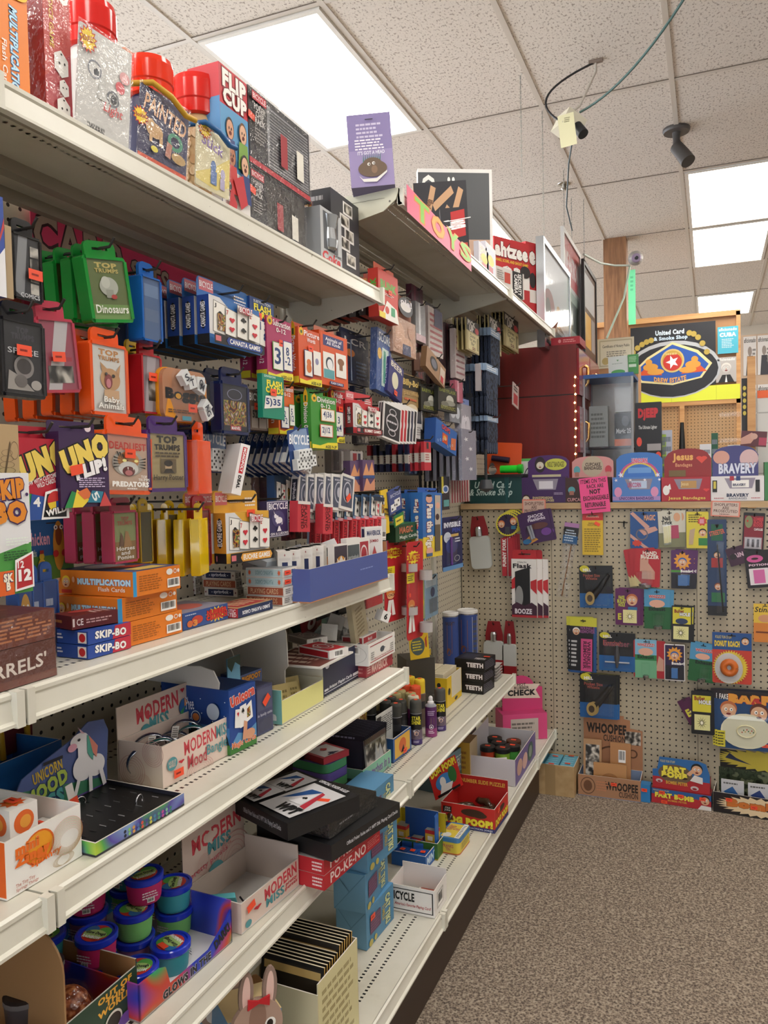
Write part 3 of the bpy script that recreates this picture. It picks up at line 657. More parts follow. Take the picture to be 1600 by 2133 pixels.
k.art((0,0,-.08),(1,0,0),(0,0,1),.35,.08,[('e',.62,.25,.012,.04,'#1c1a16'),('e',.94,.6,.008,.035,'#6a6658'),('r',.2,.72,.9,.735,'#8c8874')])
b.done((.0,Y1-.004,ZT+.004))
g=hf(731,822,270,412,X=.30,rot=20,zb=zt)
w_,h_=g['w'],g['h'];t=Thing('planter_head_box','purple boxed potato-shaped planter with tall card, near end of the highest shelf','boxed novelty')
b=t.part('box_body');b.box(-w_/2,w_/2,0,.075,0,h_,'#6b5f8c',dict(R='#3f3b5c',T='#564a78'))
HH=h_*1.28;b.box(-w_/2,w_/2,-.0015,-.0002,0,HH,'#8a7cab')
front(b,w_,HH,[('r',0,.0,1,.5,'#9c8cb8'),('l',.2,.66,.8,.88,4,'#cfc4dc'),('l',.15,.5,.85,.66,4,'#efe8f0'),T_("IT'S GOT A HEAD",.2,.44,.82,.49,'#f0ecf4')]+[('p',[(.3+.045*i,.3),(.34+.045*i,.3),(.33+.05*i,.46)],'#3f7c6c')for i in range(9)]+[('e',.52,.24,.33,.115,'#6b5440'),('e',.52,.3,.22,.09,'#6b5440'),('e',.56,.225,.07,.055,'#8a6a50'),('e',.44,.3,.035,.022,'#f4f0e8'),('e',.55,.31,.035,.022,'#f4f0e8'),('e',.45,.298,.014,.012,'#181410'),('e',.56,.308,.014,.012,'#181410'),('p',[(.2,.15),(.28,.1),(.6,.1),(.85,.2),(.84,.17),(.6,.05),(.3,.06)],'#ece8e0'),('r',.42,.905,.6,.918,'#2c2834')],y=-.0015)
right(b,w_,h_,.075,[T_('WORN THE NIGHT',.1,.78,.9,.92,'#8480a4'),T_('GETS...A HEAD!',.08,.54,.92,.72,'#c8c4d8',b=.02),T_("IT'S CREAMIER",.15,.32,.9,.42,'#b0acc4'),T_('AND A BOUQUET',.15,.14,.9,.24,'#b0acc4')])
t.done(g['loc'],20,-3)
t=Thing('clear_bag','twisted tip of a clear bag with a pointed top behind the purple planter box','plastic bag');b=t.part('bag');g=hf(757,800,203,290,X=.22,rot=20,zb=zt)
b.lathe([(g['w']*.5,0),(g['w']*.5,g['h']*.55),(g['w']*.32,g['h']*.75),(g['w']*.14,g['h']*.85),(g['w']*.2,g['h']*.93),(.002,g['h'])],'@film',9);t.done(g['loc'])
g=hf(872,1026,352,520,X=.16,rot=28,zb=zt)
carton('board_game_box','large dark grey and white board game box behind the wooden block games','board game',g,'#e6e3de',t=.04,cf=dict(R='#f0eee8'),F=[('r',0,.42,.96,.97,'#45474a'),('r',0,.05,.96,.42,'#c8a48c'),('r',.3,.05,.96,.2,'#2c2a2c'),T_('Ouija',.04,.66,.62,.95,'#f2efe8',b=.02),('e',.82,.3,.1,.08,'#b47c5c'),('q',.8,.12,.08,.04,'#dcdcdc',.8)])
g=hf(868,978,378,522,X=.225,rot=22,zb=zt)
blk=lambda x,y,a,L_=.42:('p',[(x+L_/2*math.cos(a)-.05*math.sin(a),y+L_/2*math.sin(a)+.05*math.cos(a)),(x-L_/2*math.cos(a)-.05*math.sin(a),y-L_/2*math.sin(a)+.05*math.cos(a)),(x-L_/2*math.cos(a)+.05*math.sin(a),y-L_/2*math.sin(a)-.05*math.cos(a)),(x+L_/2*math.cos(a)+.05*math.sin(a),y+L_/2*math.sin(a)-.05*math.cos(a))],'#c49a74')
carton('block_tower_box','black game box printed with falling wooden blocks standing behind the smaller block game','board game',g,'#25242a',t=.08,cf=dict(R='#a9a8aa',L='#b48c64'),F=[blk(.3,.75,1.2),blk(.55,.8,.5),blk(.8,.72,1.1),blk(.5,.5,.9,.5),blk(.2,.5,1.9,.4),blk(.66,.42,.7),('e',.1,.3,.14,.2,'#8a6c4c')]+[T_('Jenga',.2,.7,.36,.8,'#5c3824',rot=60)],R=[('bc',.2,.4,.8,.8)],roll=-2)
g=hf(922,975,432,522,X=.315,rot=22,zb=zt)
carton('small_block_tower_box','small black and red block game box at the front of the highest shelf','board game',g,'#26242a',t=.035,cf=dict(R='#b63a30'),F=[('r',.0,.0,1,.2,'#b03a30'),('r',.1,.02,.7,.18,'@camo'),('p',[(.4,.3),(.95,.36),(.95,.95),(.4,.9)],'#b82c2c'),T_('Jenga',.46,.32,.86,.94,'#f6f2ee',rot=-84,b=.05)],R=[('r',.1,.1,.9,.9,'#9a3028')],roll=-3)
for q,(a,c_,lb)in enumerate(((998,1020,'white comic card packet left of the red dice game boxes'),(1012,1033,'yellow-haired figure printed packet touching the red dice game boxes'))):
 g=hf(a,c_,512,590,X=.31,zb=zt);carton('printed_packet',lb,'packet',g,'#d8d4dc',t=.02,F=[('r',.1,.1,.9,.9,'@comic' if q==0 else '#c8d0e0'),('e',.5,.6,.3,.14,'#e8d040'),('r',.3,.2,.7,.45,'#c04858')])
yz=lambda:[('r',0,0,1,.24,'#c92f33'),('r',0,.3,1,.5,'#e8e4e0'),('r',0,0,1,.3,'#b6292e'),T_('ahtzee',.02,.72,.96,.94,'#f6f2ec',b=.06,ol='#6a1418'),T_('SHAKE, SCORE, AND SHOUT GAME!',.02,.64,.96,.69,'#f0d040')]+dice(.35,.54,.12,.5)+dice(.62,.56,.09,.5)+[('e',.86,.56,.15,.09,'#2a2426'),('q',.85,.04,.1,.025,'#e8e4e0',.8)]
g=hf(1030,1103,500,640,X=.285,rot=62,zb=zt)
carton('red_dice_game_box','red dice game box with white lettering beside the framed poster','board game',g,'#bd2a30',t=.045,F=yz(),grp='red dice game boxes')
g=hf(1096,1118,505,640,X=.262,rot=62,zb=zt)
carton('red_dice_game_box','second red dice game box mostly hidden behind the first','board game',g,'#bd2a30',t=.045,F=[('r',.0,.3,1,.45,'#e8e4e0'),T_('e',.3,.74,.9,.9,'#f6f2ec',b=.06,ol='#6a1418'),('e',.6,.56,.3,.09,'#2a2426')],grp='red dice game boxes')
g=hf(1033,1092,562,640,X=.33,rot=70,zb=zt)
carton('camera_box','small white and black boxed security camera in front of the red dice games','boxed camera',g,'#d8d2cc',t=.04,F=[('r',.58,0,.95,1,'#1d1b1c'),T_('SECURITY\nCAMERA',.64,.1,.9,.94,'#f2f0ec',rot=-90,b=.03),('r',.3,.45,.5,.85,'#c04a3c'),('l',.05,.5,.28,.9,5,'#8c8884'),('e',.25,.2,.15,.14,'#2c2a2c')])
P0=ypt(846,XT+.02,ZT+.018);P1=ypt(980,XT+.02,ZT+.018);L_=P1.y-P0.y
t=Thing('toys_sign','hand lettered pink paper toys sign taped along the edge of the highest shelf','sign');b=t.part('paper')
P=[(0,.004),(L_,-.012),(L_,.05),(L_*.5,.058),(0,.075)]
b.prism([(a-L_/2,c_)for a,c_ in P],0,.0008,'#e8708e')
op=[]
for i,ch in enumerate('TOYS'):
 x=.1+.23*i;op+=[T_(ch,x,.12,x+.19,.92-.03*i,('#8cc84c','#f0a840','#8cc84c','#8cc84c')[i],b=.03,ol='#e88c38',ow=.05)]
front(b,L_,.07,op,y=0)
t.done((XT+.022,P0.y+L_/2,ZT-.058),90)
# pegboard, left bay
A=ypt(66,.012,1.8);Bp=ypt(450,.012,1.8)
t=Thing('card_sign','long hand lettered pink sign on the pegboard under the left upper shelf','sign');b=t.part('paper');L_=Bp.y-A.y;H_=.095
zt_=at(66,425,X=.012).z;b.prism([(-L_/2,0),(L_/2,0),(L_/2,H_*.85),(-L_/2,H_)],0,.001,'#e2456e')
front(b,L_,H_,[T_('CARD',.01,.12,.42,.92,'#b09a88',b=.03,ol='#3a1420',ow=.05),T_('SETS',.46,.14,.68,.66,'#b09a88',b=.03,ol='#3a1420',ow=.05),T_('AND',.69,.2,.74,.4,'#3a1420'),T_('GAMES',.75,.14,.99,.6,'#b09a88',b=.03,ol='#3a1420',ow=.05)])
t.done((.012,(A.y+Bp.y)/2,zt_-H_),90)
TT=lambda c:[T_('TOP',.2,.86,.8,.95,c,b=.05),T_('TRUMPS',.18,.78,.82,.85,c,b=.03)]
FX=.25
def tcase(name,label,u0,u1,vt,vb,col,ops,n=1,step=.028,grp=None,X=FX,rot=90,roll=0,stk=(),short=None,hw=None,tabf=.19,t=.024,jit=.6,broll=None):
 g=hf(u0,u1,vt,vb,X=X,rot=rot);r=case(name,label,g,col,ops,t=t,stk=stk,roll=roll,grp=grp,tabf=tabf)
 if n>1:stack(r,n,step,short,grp,jit=jit,roll=broll)
 if hw:hk(r,hw,X+.02,.9,g)
 return r
g=hf(26,88,455,628,X=FX);case('card_case','black comic card case with silver glare and red price tag',g,'#1a1a1c',[('r',0,0,1,1,'#26262a'),('p',[(.0,.1),(.35,.0),(.55,1),(.2,1)],'#8e8e90')]+[('r',.62,.1+.2*i,.95,.27+.2*i,'@photo')for i in range(4)]+[T_('COMICS',.2,.02,.95,.09,'#e4e4e4')],stk=[('F',.7,.42)])
hook(g['loc'].y,g['loc'].z+g['h']*.88,.27,'holding the black comic card case')
g=hf(-60,10,398,612,X=.27);carton('card_box','blue and white card box edge cut off at the left of the top row','card box',g,'#28479c',t=.03,F=[('p',[(.7,0),(1,0),(1,.5),(.8,.4)],'#e6e6ea'),('p',[(.8,.5),(1,.7),(1,.8),(.85,.6)],'#c03c3c')])
g=hf(12,26,470,622,X=.262);carton('card_box','narrow tan card box beside the blue box at the left edge','card box',g,'#b09873',t=.03)
tcase('card_case','',190,280,505,672,'#1c8a35',[('r',0,0,1,1,'#5e6c34'),('r',0,.0,1,.25,'#74964c')]+TT('#c8b464')+[('e',.5,.55,.25,.16,'#b4b4a4'),('e',.42,.62,.12,.1,'#c8c8b8'),('r',.4,.36,.6,.5,'#9c9c8c'),('e',.6,.38,.08,.04,'#b83830'),T_('Dinosaurs',.06,.1,.94,.24,'#eceade',b=.02)],n=6,step=.034,grp='green dinosaur card cases',roll=-9,short='green plastic dinosaur card case',hw='holding the green dinosaur cases',rot=84,jit=1.2)
tcase('card_case','blue plastic card case hanging beside the green dinosaur cases',296,338,545,712,'#1f62b4',[('r',0,0,1,1,'#4a648c'),('r',.1,.7,.9,.9,'#6c84a8'),('r',.1,.3,.9,.5,'#5c7090')],rot=90,hw='holding the blue card case',t=.03)
tcase('card_case','dark blue card case low behind the blue plastic case',262,300,660,725,'#1a2c54',[('r',0,0,1,1,'#22345c')],X=.14)
SUIT=lambda x,y,s,c:[('e',x,y+.3*s,.3*s,.3*s,c),('e',x-.26*s,y,.28*s,.28*s,c),('e',x+.26*s,y,.28*s,.28*s,c),('p',[(x-.12*s,y-.55*s),(x+.12*s,y-.55*s),(x+.04*s,y),(x-.04*s,y)],c)]
HEART=lambda x,y,s,c:[('e',x-.2*s,y+.15*s,.24*s,.24*s,c),('e',x+.2*s,y+.15*s,.24*s,.24*s,c),('p',[(x-.42*s,y+.08*s),(x+.42*s,y+.08*s),(x,y-.55*s)],c)]
DIA=lambda x,y,s,c:[('p',[(x-.3*s,y),(x,y-.45*s),(x+.3*s,y),(x,y+.45*s)],c)]
def cardfan(x0,y0,x1,y1,q=('J','7','10','2'),bgc='#ece9e2'):
 o=[];n=len(q);wd=(x1-x0)/(n*.86)
 for i,c in enumerate(q):
  x=x0+(x1-x0)*i/n*1.0;dy=(y1-y0)*.16*(i%2)-(y1-y0)*.04*i
  o+=[('p',[(x,y0),(x+wd,y0-.03),(x+wd+.02,y1-dy-.05),(x+.02,y1-dy)],'#7a7670'),('p',[(x+.008,y0+.01),(x+wd-.008,y0-.02),(x+wd+.01,y1-dy-.065),(x+.026,y1-dy-.015)],bgc)]
  o+=[T_(c,x+.03,y1-dy-.16,x+.07,y1-dy-.06,'#1c1c1c' if i%2==0 else '#c02a2a')]
  o+=SUIT(x+wd*.55,(y0+y1)/2+.06,.1,'#1c1c1c')if i%2==0 else HEART(x+wd*.55,(y0+y1)/2,.12,'#c8283a')
  o+=(SUIT(x+wd*.5,y0+(y1-y0)*.25,.1,'#1c1c1c')if i%2==0 else HEART(x+wd*.5,y0+(y1-y0)*.2,.12,'#c8283a'))if c!='J' else[('r',x+wd*.3,y0+.05,x+wd*.9,y0+(y1-y0)*.6,'@comic')]
 return o
g=hf(440,520,640,735,X=.235);g['h']*=1;
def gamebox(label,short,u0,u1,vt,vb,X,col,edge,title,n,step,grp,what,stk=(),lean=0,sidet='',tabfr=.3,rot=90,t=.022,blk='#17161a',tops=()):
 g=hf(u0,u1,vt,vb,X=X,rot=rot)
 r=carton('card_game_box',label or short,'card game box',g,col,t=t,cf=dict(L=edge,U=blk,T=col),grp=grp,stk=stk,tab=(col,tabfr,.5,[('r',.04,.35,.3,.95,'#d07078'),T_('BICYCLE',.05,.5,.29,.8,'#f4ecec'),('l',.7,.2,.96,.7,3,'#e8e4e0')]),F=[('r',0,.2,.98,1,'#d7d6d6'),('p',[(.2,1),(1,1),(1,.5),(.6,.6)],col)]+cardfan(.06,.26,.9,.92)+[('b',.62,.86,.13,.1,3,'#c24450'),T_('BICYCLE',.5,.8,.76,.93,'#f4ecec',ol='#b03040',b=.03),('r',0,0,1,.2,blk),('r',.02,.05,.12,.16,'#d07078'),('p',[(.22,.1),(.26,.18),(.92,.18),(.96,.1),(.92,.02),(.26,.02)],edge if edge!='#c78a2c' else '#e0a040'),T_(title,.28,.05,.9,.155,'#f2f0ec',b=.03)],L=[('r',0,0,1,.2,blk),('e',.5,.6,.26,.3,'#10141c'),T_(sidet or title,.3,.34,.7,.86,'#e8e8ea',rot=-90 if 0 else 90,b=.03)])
 hk(r,what,X+.02,.86,g)
 if n>1:stack(r,n,step,short,grp,jit=.4)
 return r
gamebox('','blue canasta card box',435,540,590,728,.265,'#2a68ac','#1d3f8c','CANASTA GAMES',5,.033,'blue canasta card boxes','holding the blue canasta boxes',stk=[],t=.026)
for i in range(4):pass
def flashbox(label,u0,u1,vt,vb,X,col,ops,side,n=1,short='',grp=None,what=None,stk=(),t=.026,rot=90,tabc=None,Lc=None,step=.04):
 g=hf(u0,u1,vt,vb,X=X,rot=rot)
 r=carton('flash_card_box',label,'flash card box',g,col,t=t,F=ops,L=side,stk=stk,grp=grp,tab=(tabc,.12)if tabc else None,cf=dict(L=Lc or col))
 if what:hk(r,what,X+.02,.95,g)
 if n>1:stack(r,n,step,short,grp,jit=.3)
 return r
def fc(col,title,a,bb,num=('13','8')):
 return[('r',0,0,1,.0,col),T_(title,.15,.9,.85,.96,'#dfe6ee'),T_('FLASH\nCARDS',.1,.6,.92,.88,'#f2e23c',b=.05),('p',[(.02,.05),(.62,.0),(.9,.5),(.2,.56)],'#ece9e2'),T_(num[0],.34,.34,.74,.52,'#1d3c78'),T_(num[1],.5,.12,.74,.3,'#1d3c78')]
flashbox('dark blue subtraction flash card box with yellow lettering hanging high',521,571,625,722,.245,'#1a3f7c',fc('#1a3f7c','SUBTRACTION',0,0),[T_('SUBTRACTION',.3,.1,.7,.7,'#9cb4d8',rot=90)],stk=[('F',.3,.62)],what='holding the dark blue subtraction flash cards',t=.012)
AP=[('p',[(.06,.86),(.24,.86),(.24,.93),(.15,.98),(.06,.93)],'#e4b424'),('e',.15,.9,.05,.02,'#2c5c3c')]
def apple(x,y,s):return[('e',x,y,s,s*.7,'#e4b424'),('p',[(x-.5*s,y+.2*s),(x,y+1.0*s),(x+.5*s,y+.2*s)],'#e4b424'),('r',x-.4*s,y-.3*s,x+.4*s,y+.2*s,'#3a5c2c')]
def sz(col,l1,l2,age,cards,y='#e8d636'):
 return apple(.13,.93,.1)+[T_(l1,.24,.87,.94,.97,'#f4ecec',b=.02)]+([T_(l2,.36,.77,.74,.85,'#f4ecec',b=.02)]if l2 else[])+[('p',[(0,0),(1,0),(1,.13),(.6,.12),(.3,.06),(0,.08)],y),T_(age,.5,.01,.95,.07,'#2c3c28',b=.03)]+cards
cardp=lambda x0,y0,x1,y1,st,c='#3c7a3c',tc='#1c3c74':[('r',x0,y0,x1,y1,c),('r',x0+.03,y0+.012,x1-.03,y1-.012,'#ece9e2'),T_(st,x0+.12*(x1-x0)+.02,y0+.2*(y1-y0),x1-.25*(x1-x0),y1-.2*(y1-y0),tc)]
sd=lambda s,y='#e8d636':apple(.5,.93,.22)+[T_(s,.3,.22,.72,.84,'#f4ecec',rot=-90,b=.02),('r',0,0,1,.12,y)]
flashbox('',556,608,665,790,.25,'#a82c5e',sz('','Subtraction','0-12','AGES 6-UP',cardp(.18,.14,.6,.6,'3','#5c9448')+cardp(.58,.16,.97,.66,'8\n-2','#3c3c8c')),sd('Subtraction 0-12'),n=2,short='magenta subtraction flash card box',grp='magenta subtraction flash cards',what='holding the magenta subtraction cards',stk=[('F',.55,.6)])
flashbox('',622,668,672,802,.25,'#d4552a',sz('','Picture','Words','AGES 4-UP',[('r',.2,.14,.58,.62,'#2c2c5c'),('r',.23,.155,.55,.605,'#ece9e2'),('e',.4,.4,.1,.06,'#d07030'),('e',.4,.3,.11,.09,'#d07030'),('r',.6,.2,.95,.64,'#ece9e2'),('e',.76,.45,.08,.06,'#8c8cb0')]),sd('Picture Words'),n=2,short='orange picture words flash card box',grp='orange picture words flash cards',what='holding the picture words cards',stk=[('F',.5,.66)],tabc='#d4552a')
flashbox('orange animal flash card box with a navy title panel',666,724,682,806,.25,'#d8541f',[('r',.12,.74,.85,.94,'#28306c'),T_('Animals of\nAll Kinds',.2,.77,.78,.91,'#ece8f0',b=.02),('r',.1,.13,.5,.62,'#ece9e2'),('e',.32,.42,.13,.12,'#2c3c4c'),('e',.33,.4,.1,.1,'#e8e8ea'),('r',.12,.14,.48,.3,'#58a0a8'),('r',.54,.2,.92,.66,'#ece9e2'),('e',.72,.5,.12,.07,'#8a5c3c'),('r',.66,.34,.78,.48,'#8a5c3c'),('r',.3,.03,.8,.09,'#28306c'),T_('FLASH CARDS',.34,.04,.76,.08,'#ece8f0')],[('r',.3,.3,.7,.8,'#28306c')],what='holding the animal flash cards',tabc='#d98060')
flashbox('green division flash card box with yellow lettering behind the hook rods',547,592,782,872,.262,'#19866c',[T_('DIVISION',.1,.93,.6,.98,'#cfe6de'),T_('FLASH\nCARDS',.14,.58,.95,.88,'#f2e23c',b=.05),('p',[(.04,.2),(.85,.28),(.9,.56),(.12,.5)],'#ece9e2'),T_('5)35',.12,.26,.8,.46,'#1d3c78',b=.03)],[],stk=[('F',.45,.6)],t=.012)
flashbox('orange addition flash card box beside the green division box',580,613,802,905,.235,'#d8662c',sz('','Addition','0-12','AGES',cardp(.1,.12,.6,.56,'2\n+2','#3c3c8c')+cardp(.6,.18,.96,.62,'5\n12','#5c9448')),sd('Addition'),what='holding the orange addition cards')
flashbox('',648,701,810,935,.262,'#3c8f32',sz('','Division','0-12','AGES 9-UP',cardp(.34,.52,.9,.76,'4)36','#c88a34')+cardp(.28,.22,.8,.46,'2)12','#c84434')),sd('Division 0-12'),n=3,short='green division flash card box',grp='green division flash cards',what='holding the green division boxes',tabc='#3c8f32')
flashbox('red multiplication flash card box behind the green division boxes',690,716,815,922,.225,'#b8262c',sz('','Mult','0-12','AGES 8-UP',cardp(.2,.12,.9,.6,'3\nx4','#3c3c8c')),sd('Multiplication'),stk=[('F',.7,.66)])
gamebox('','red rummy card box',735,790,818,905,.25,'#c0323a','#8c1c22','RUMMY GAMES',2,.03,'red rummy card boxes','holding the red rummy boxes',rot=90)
tcase('card_case','black space card case with an astronaut picture and price tag',2,95,628,828,'#17171b',[('r',0,0,1,1,'#1c1b1f'),T_('TOP\nTRUMPS',.2,.76,.8,.94,'#3c3a40',b=.05),T_('SPACE',.1,.56,.9,.64,'#d8d8d8',b=.01),('e',.5,.38,.26,.16,'#8c8480'),('e',.5,.39,.19,.11,'#38302e'),('p',[(.05,.05),(.1,.32),(.4,.24),(.75,.05)],'#a09890'),('e',.8,.14,.14,.07,'#b0a8a0'),('e',.4,.18,.16,.09,'#6c6460')],stk=[('F',.47,.6)],hw='holding the black space case',X=.275)
tcase('card_case','',88,168,628,818,'#b43c50',[('r',0,0,1,1,'#a0485a'),('p',[(.1,0),(.5,0),(.9,1),(.5,1)],'#c8c0c0'),('r',.2,.42,.9,.48,'#a82c3c'),('r',.15,.1,.9,.35,'@photo')],stk=[('F',.45,.48)],n=2,grp='pink glossy card cases beside the black space case',short='pink glossy card case with tag',hw='holding the pink glossy cases',roll=-6,X=.245)
tcase('card_case','',188,268,684,866,'#e2551c',[('r',0,0,1,1,'#dcd8d0')]+TT('#c88a4c')+[('e',.52,.5,.3,.17,'#c89868'),('p',[(.28,.6),(.22,.75),(.42,.66)],'#c89868'),('p',[(.7,.64),(.84,.76),(.78,.56)],'#c89868'),('e',.45,.47,.12,.11,'#8c3c3c'),('e',.45,.44,.07,.07,'#d08088'),('e',.6,.56,.05,.025,'#2c2420'),('e',.38,.58,.04,.022,'#2c2420'),('r',.3,.16,.75,.34,'#c8a078'),T_('Baby\nAnimals',.1,.05,.9,.24,'#f4f0e8',b=.03,ol='#7a6a58',ow=.04)],n=5,step=.038,grp='orange baby animal card cases',short='orange baby animal card case',hw='holding the orange baby animal cases',roll=0,jit=1.2,tabf=.17)
tcase('card_case','yellow card case edge tucked behind the red card case',268,302,706,856,'#cfae1c',[('r',0,0,1,1,'#b8a040')],X=.2)
tcase('card_case','red card case with silvery window beside the orange baby animal cases',296,338,710,862,'#b4202a',[('r',0,0,1,1,'#8c7c80'),('p',[(.1,.0),(.5,0),(.8,1),(.3,1)],'#b4a8ac'),('r',.3,.2,.8,.6,'@photo')],stk=[('F',.5,.62)],hw='holding the red and yellow cases',X=.235,t=.03)
g=hf(352,441,768,880,X=.262);w_,h_=g['w'],g['h'];t=Thing('letter_dice_game','orange and clear plastic letter dice travel game hanging on the pegboard','game')
b=t.part('clamshell');b.prism(rrect(w_,h_,w_*.16),.02,.052,'g#e0921c');b.prism(rrect(w_*.98,h_*.97,w_*.16,z0=h_*.015),.012,.02,'g#b07c5c')
front(b,w_,h_,[('p',[(.72,.6),(.97,.78),(.97,.45)],'#e0921c'),('p',[(0.04,.1),(.3,.06),(.12,.5)],'#e0921c'),T_('Boggle',.06,.36,.97,.62,'#17141a',b=.07),('e',.33,.48,.06,.05,'#e8a838')]+[T_(c,x,y,x+.1,y+.1,'#1a1818')for c,x,y in()]+[('r',.4,.04,.6,.12,'#4ca0b4'),('l',.1,.16,.7,.24,2,'#5c4438')],y=.012)
for i,(x,y,c)in enumerate(((-.12,.82,'S'),(.0,.74,'T'),(.2,.76,'O'),(.22,.68,'M'),(.33,.32,'A'),(.36,.2,'G'))):
 k=t.part('letter_die',label='white letter die');s_=w_*.085;n0=len(k.v);k.box(-s_,s_,-.004,.009,-s_,s_,'#e9e7e4');front(k,s_*2,s_*2,[T_(c,.25,.2,.75,.8,'#2a2a3a',b=.03)],y=-.004,z0=-s_)
 k.rot_last(n0,Matrix.Translation((x*w_,0,y*h_))@Matrix.Rotation((20*i-40)*D2R,4,'Y'))
k=t.part('clear_cover');k.prism(rrect(w_*.94,h_*.93,w_*.15,z0=h_*.035),-.006,-.0055,'@clear')
stickers(t,g,[('F',.5,.26)],.05);t.done(g['loc'],88);hook(g['loc'].y,g['loc'].z+h_*.94,.235,'holding the orange letter dice game')
tcase('card_case','',460,520,766,905,'#16204c',[('r',0,0,1,1,'#1d1d2c'),('q',.5,.8,.3,.12,'#8c8ca8',.9),('r',.05,.12,.95,.66,'@comic'),('r',.3,.02,.72,.12,'#b8282c'),T_('MARVEL',.33,.035,.69,.105,'#f2ecec',b=.03)],n=4,step=.036,grp='navy comic hero card cases',short='navy comic hero card case',hw='holding the navy comic cases',X=.255,tabf=.22)
g=hf(519,556,806,896,X=.235);carton('card_deck_pack','brown printed double deck pack between the navy case and green flash cards','playing cards',g,'#5c4a40',t=.02,F=[T_('BICYCLE',.02,.74,.98,.94,'#e8e4e0',b=.03),('r',.1,.05,.45,.6,'#8c8078'),('r',.52,.05,.92,.6,'#8c8078'),T_('52',.6,.3,.88,.5,'#2a2a2a',b=.03),T_('52',.14,.3,.42,.5,'#2a2a2a',b=.03)],stk=[('F',.4,.6)],tab=('@clear',.1))
g=hf(606,650,893,980,X=.262,rot=82);w_,h_=g['w'],g['h'];t=Thing('dice_pack','','dice pack','');b=t.part('backing_card');b.prism(rrect(w_,h_,.004),0,.001,'#20407c')
front(b,w_,h_,[('p',[(.1,.9),(.4,.98),(.9,.98),(.95,.5),(.3,.45)],'#7c94b8'),T_('BICYCLE',.05,.62,.98,.86,'#eceef2',b=.03,rot=-8),('l',.1,.05,.9,.12,1,'#c8d0dc')])
k=t.part('dice',label='white dice with black pips')
for dx,dz in((-.3,.18),(.02,.16),(.3,.2),(-.18,.38),(.14,.37)):
 s_=w_*.155;n0=len(k.v);k.box(-s_,s_,-.016,-.002,-s_,s_,'#ececea');front(k,2*s_,2*s_,[('e',a,c_,.1,.1,'#151515')for a in(.25,.75)for c_ in(.25,.75)]+[('e',.5,.5,.1,.1,'#151515')],y=-.016,z0=-s_)
 right(k,2*s_,2*s_,.014,[]);k.rot_last(n0,Matrix.Translation((dx*w_,0,dz*h_)))
k=t.part('clear_blister');k.box(-w_*.48,w_*.48,-.0185,-.001,h_*.04,h_*.5,'@clear')
stickers(t,g,[],.01);r=t.done(g['loc'],82,-8);hk(r,'holding the long row of blue dice packs',.27,.95,g)
stack(r,10,.017,'blue dice pack','blue dice packs',roll=-3,jit=.5)
g=hf(430,462,900,985,X=.2)
r2=dup(r,g['loc'],88,0,0,label='blue dice pack nearest the white slim box, frontmost on its hook',group='blue dice packs left row');stack(r2,4,.02,'blue dice pack in the left row','blue dice packs left row')
hook(g['loc'].y,g['loc'].z+.075,.23,'holding the left row of blue dice packs')
g=hf(480,500,922,1030,X=.268,rot=60);w_,h_=g['w'],g['h']
carton('slim_card_box','tilted slim white card box with red and black lettering','card game box',g,'#ece9e6',t=.06,roll=14,cf=dict(R='#d8d4d0'),F=[('r',.3,.42,.75,.94,'#c8242c'),T_('MONOPOLY',.38,.45,.68,.92,'#f6f2f0',rot=-90,b=.04),T_('DEAL',.34,.12,.68,.38,'#1c1c1e',rot=-90,b=.06)])
g=hf(38,146,885,1080,X=.262,rot=90)
def uno(label,u0,u1,vt,vb,X,c,flip,rot=90,roll=0,stk=()):
 g=hf(u0,u1,vt,vb,X=X,rot=rot)
 L_=[('p',[(0,.93),(.0,1),(1,1),(1,.9)],c),('r',.0,.0,1,1,c)]
 t_=[T_('UNO',.02,.55,1.02,.9,'#ecd060',rot=20,b=.09,ol='#151215',ow=.08)]
 if flip:body=[T_('FLIP!',.28,.42,.95,.62,'#f4f2f4',b=.08,ol='#120c18',rot=14),('l',.35,.26,.9,.4,5,'#c8b8d8'),('p',[(.05,.0),(.2,.22),(.42,.16),(.3,0)],'#2c8c4c'),('p',[(.2,.0),(.3,.24),(.55,.1),(.4,0)],'#ecd040'),('p',[(.3,.2),(.5,.26),(.62,.14),(.44,.1)],'#d8703c'),('p',[(.5,.06),(.6,.22),(.84,.2),(.78,.05)],'#2c7c98'),T_('5',.6,.08,.74,.2,'#e8f0f0',rot=-60),('p',[(.74,0),(.86,.2),(1,.0)],'#c84848')]
 else:body=[T_('NOW WITH CUSTOMIZABLE\nWILD CARDS',.12,.42,.95,.54,'#f4ecec',rot=14,b=.02),('p',[(.0,.0),(.12,.34),(.36,.3),(.3,0)],'#2c8c4c'),T_('3',.04,.18,.16,.3,'#f0f0f0',b=.04),('p',[(.14,.0),(.24,.32),(.5,.28),(.42,.0)],'#28509c'),T_('4',.26,.16,.4,.28,'#f0f0f0',b=.04),('p',[(.4,.0),(.5,.34),(.98,.42),(.98,.0)],'#f2f0f0'),('p',[(.44,.03),(.53,.31),(.94,.38),(.92,.02)],'#17151a'),('e',.7,.22,.17,.13,'#c8302c'),('p',[(.7,.22),(.87,.24),(.84,.12),(.7,.1)],'#2850a0'),('p',[(.53,.2),(.7,.22),(.7,.1),(.58,.12)],'#e4c430'),T_('WILD',.48,.06,.92,.14,'#f4f2f2',rot=10,b=.05,ol='#17151a')]
 r=carton('card_game_box',label,'card game box',g,c,t=.024,roll=roll,F=t_+body,tab=(c,.14,.48,[('e',.85,.5,.07,.3,'#ecdce0')]),stk=stk)
 hk(r,'holding the '+('purple' if flip else 'red')+' flip-top card game box',X+.02,.93,g);return r
uno('red card game box with tilted yellow lettering and coloured cards',36,140,886,1082,.26,'#b81e34',0)
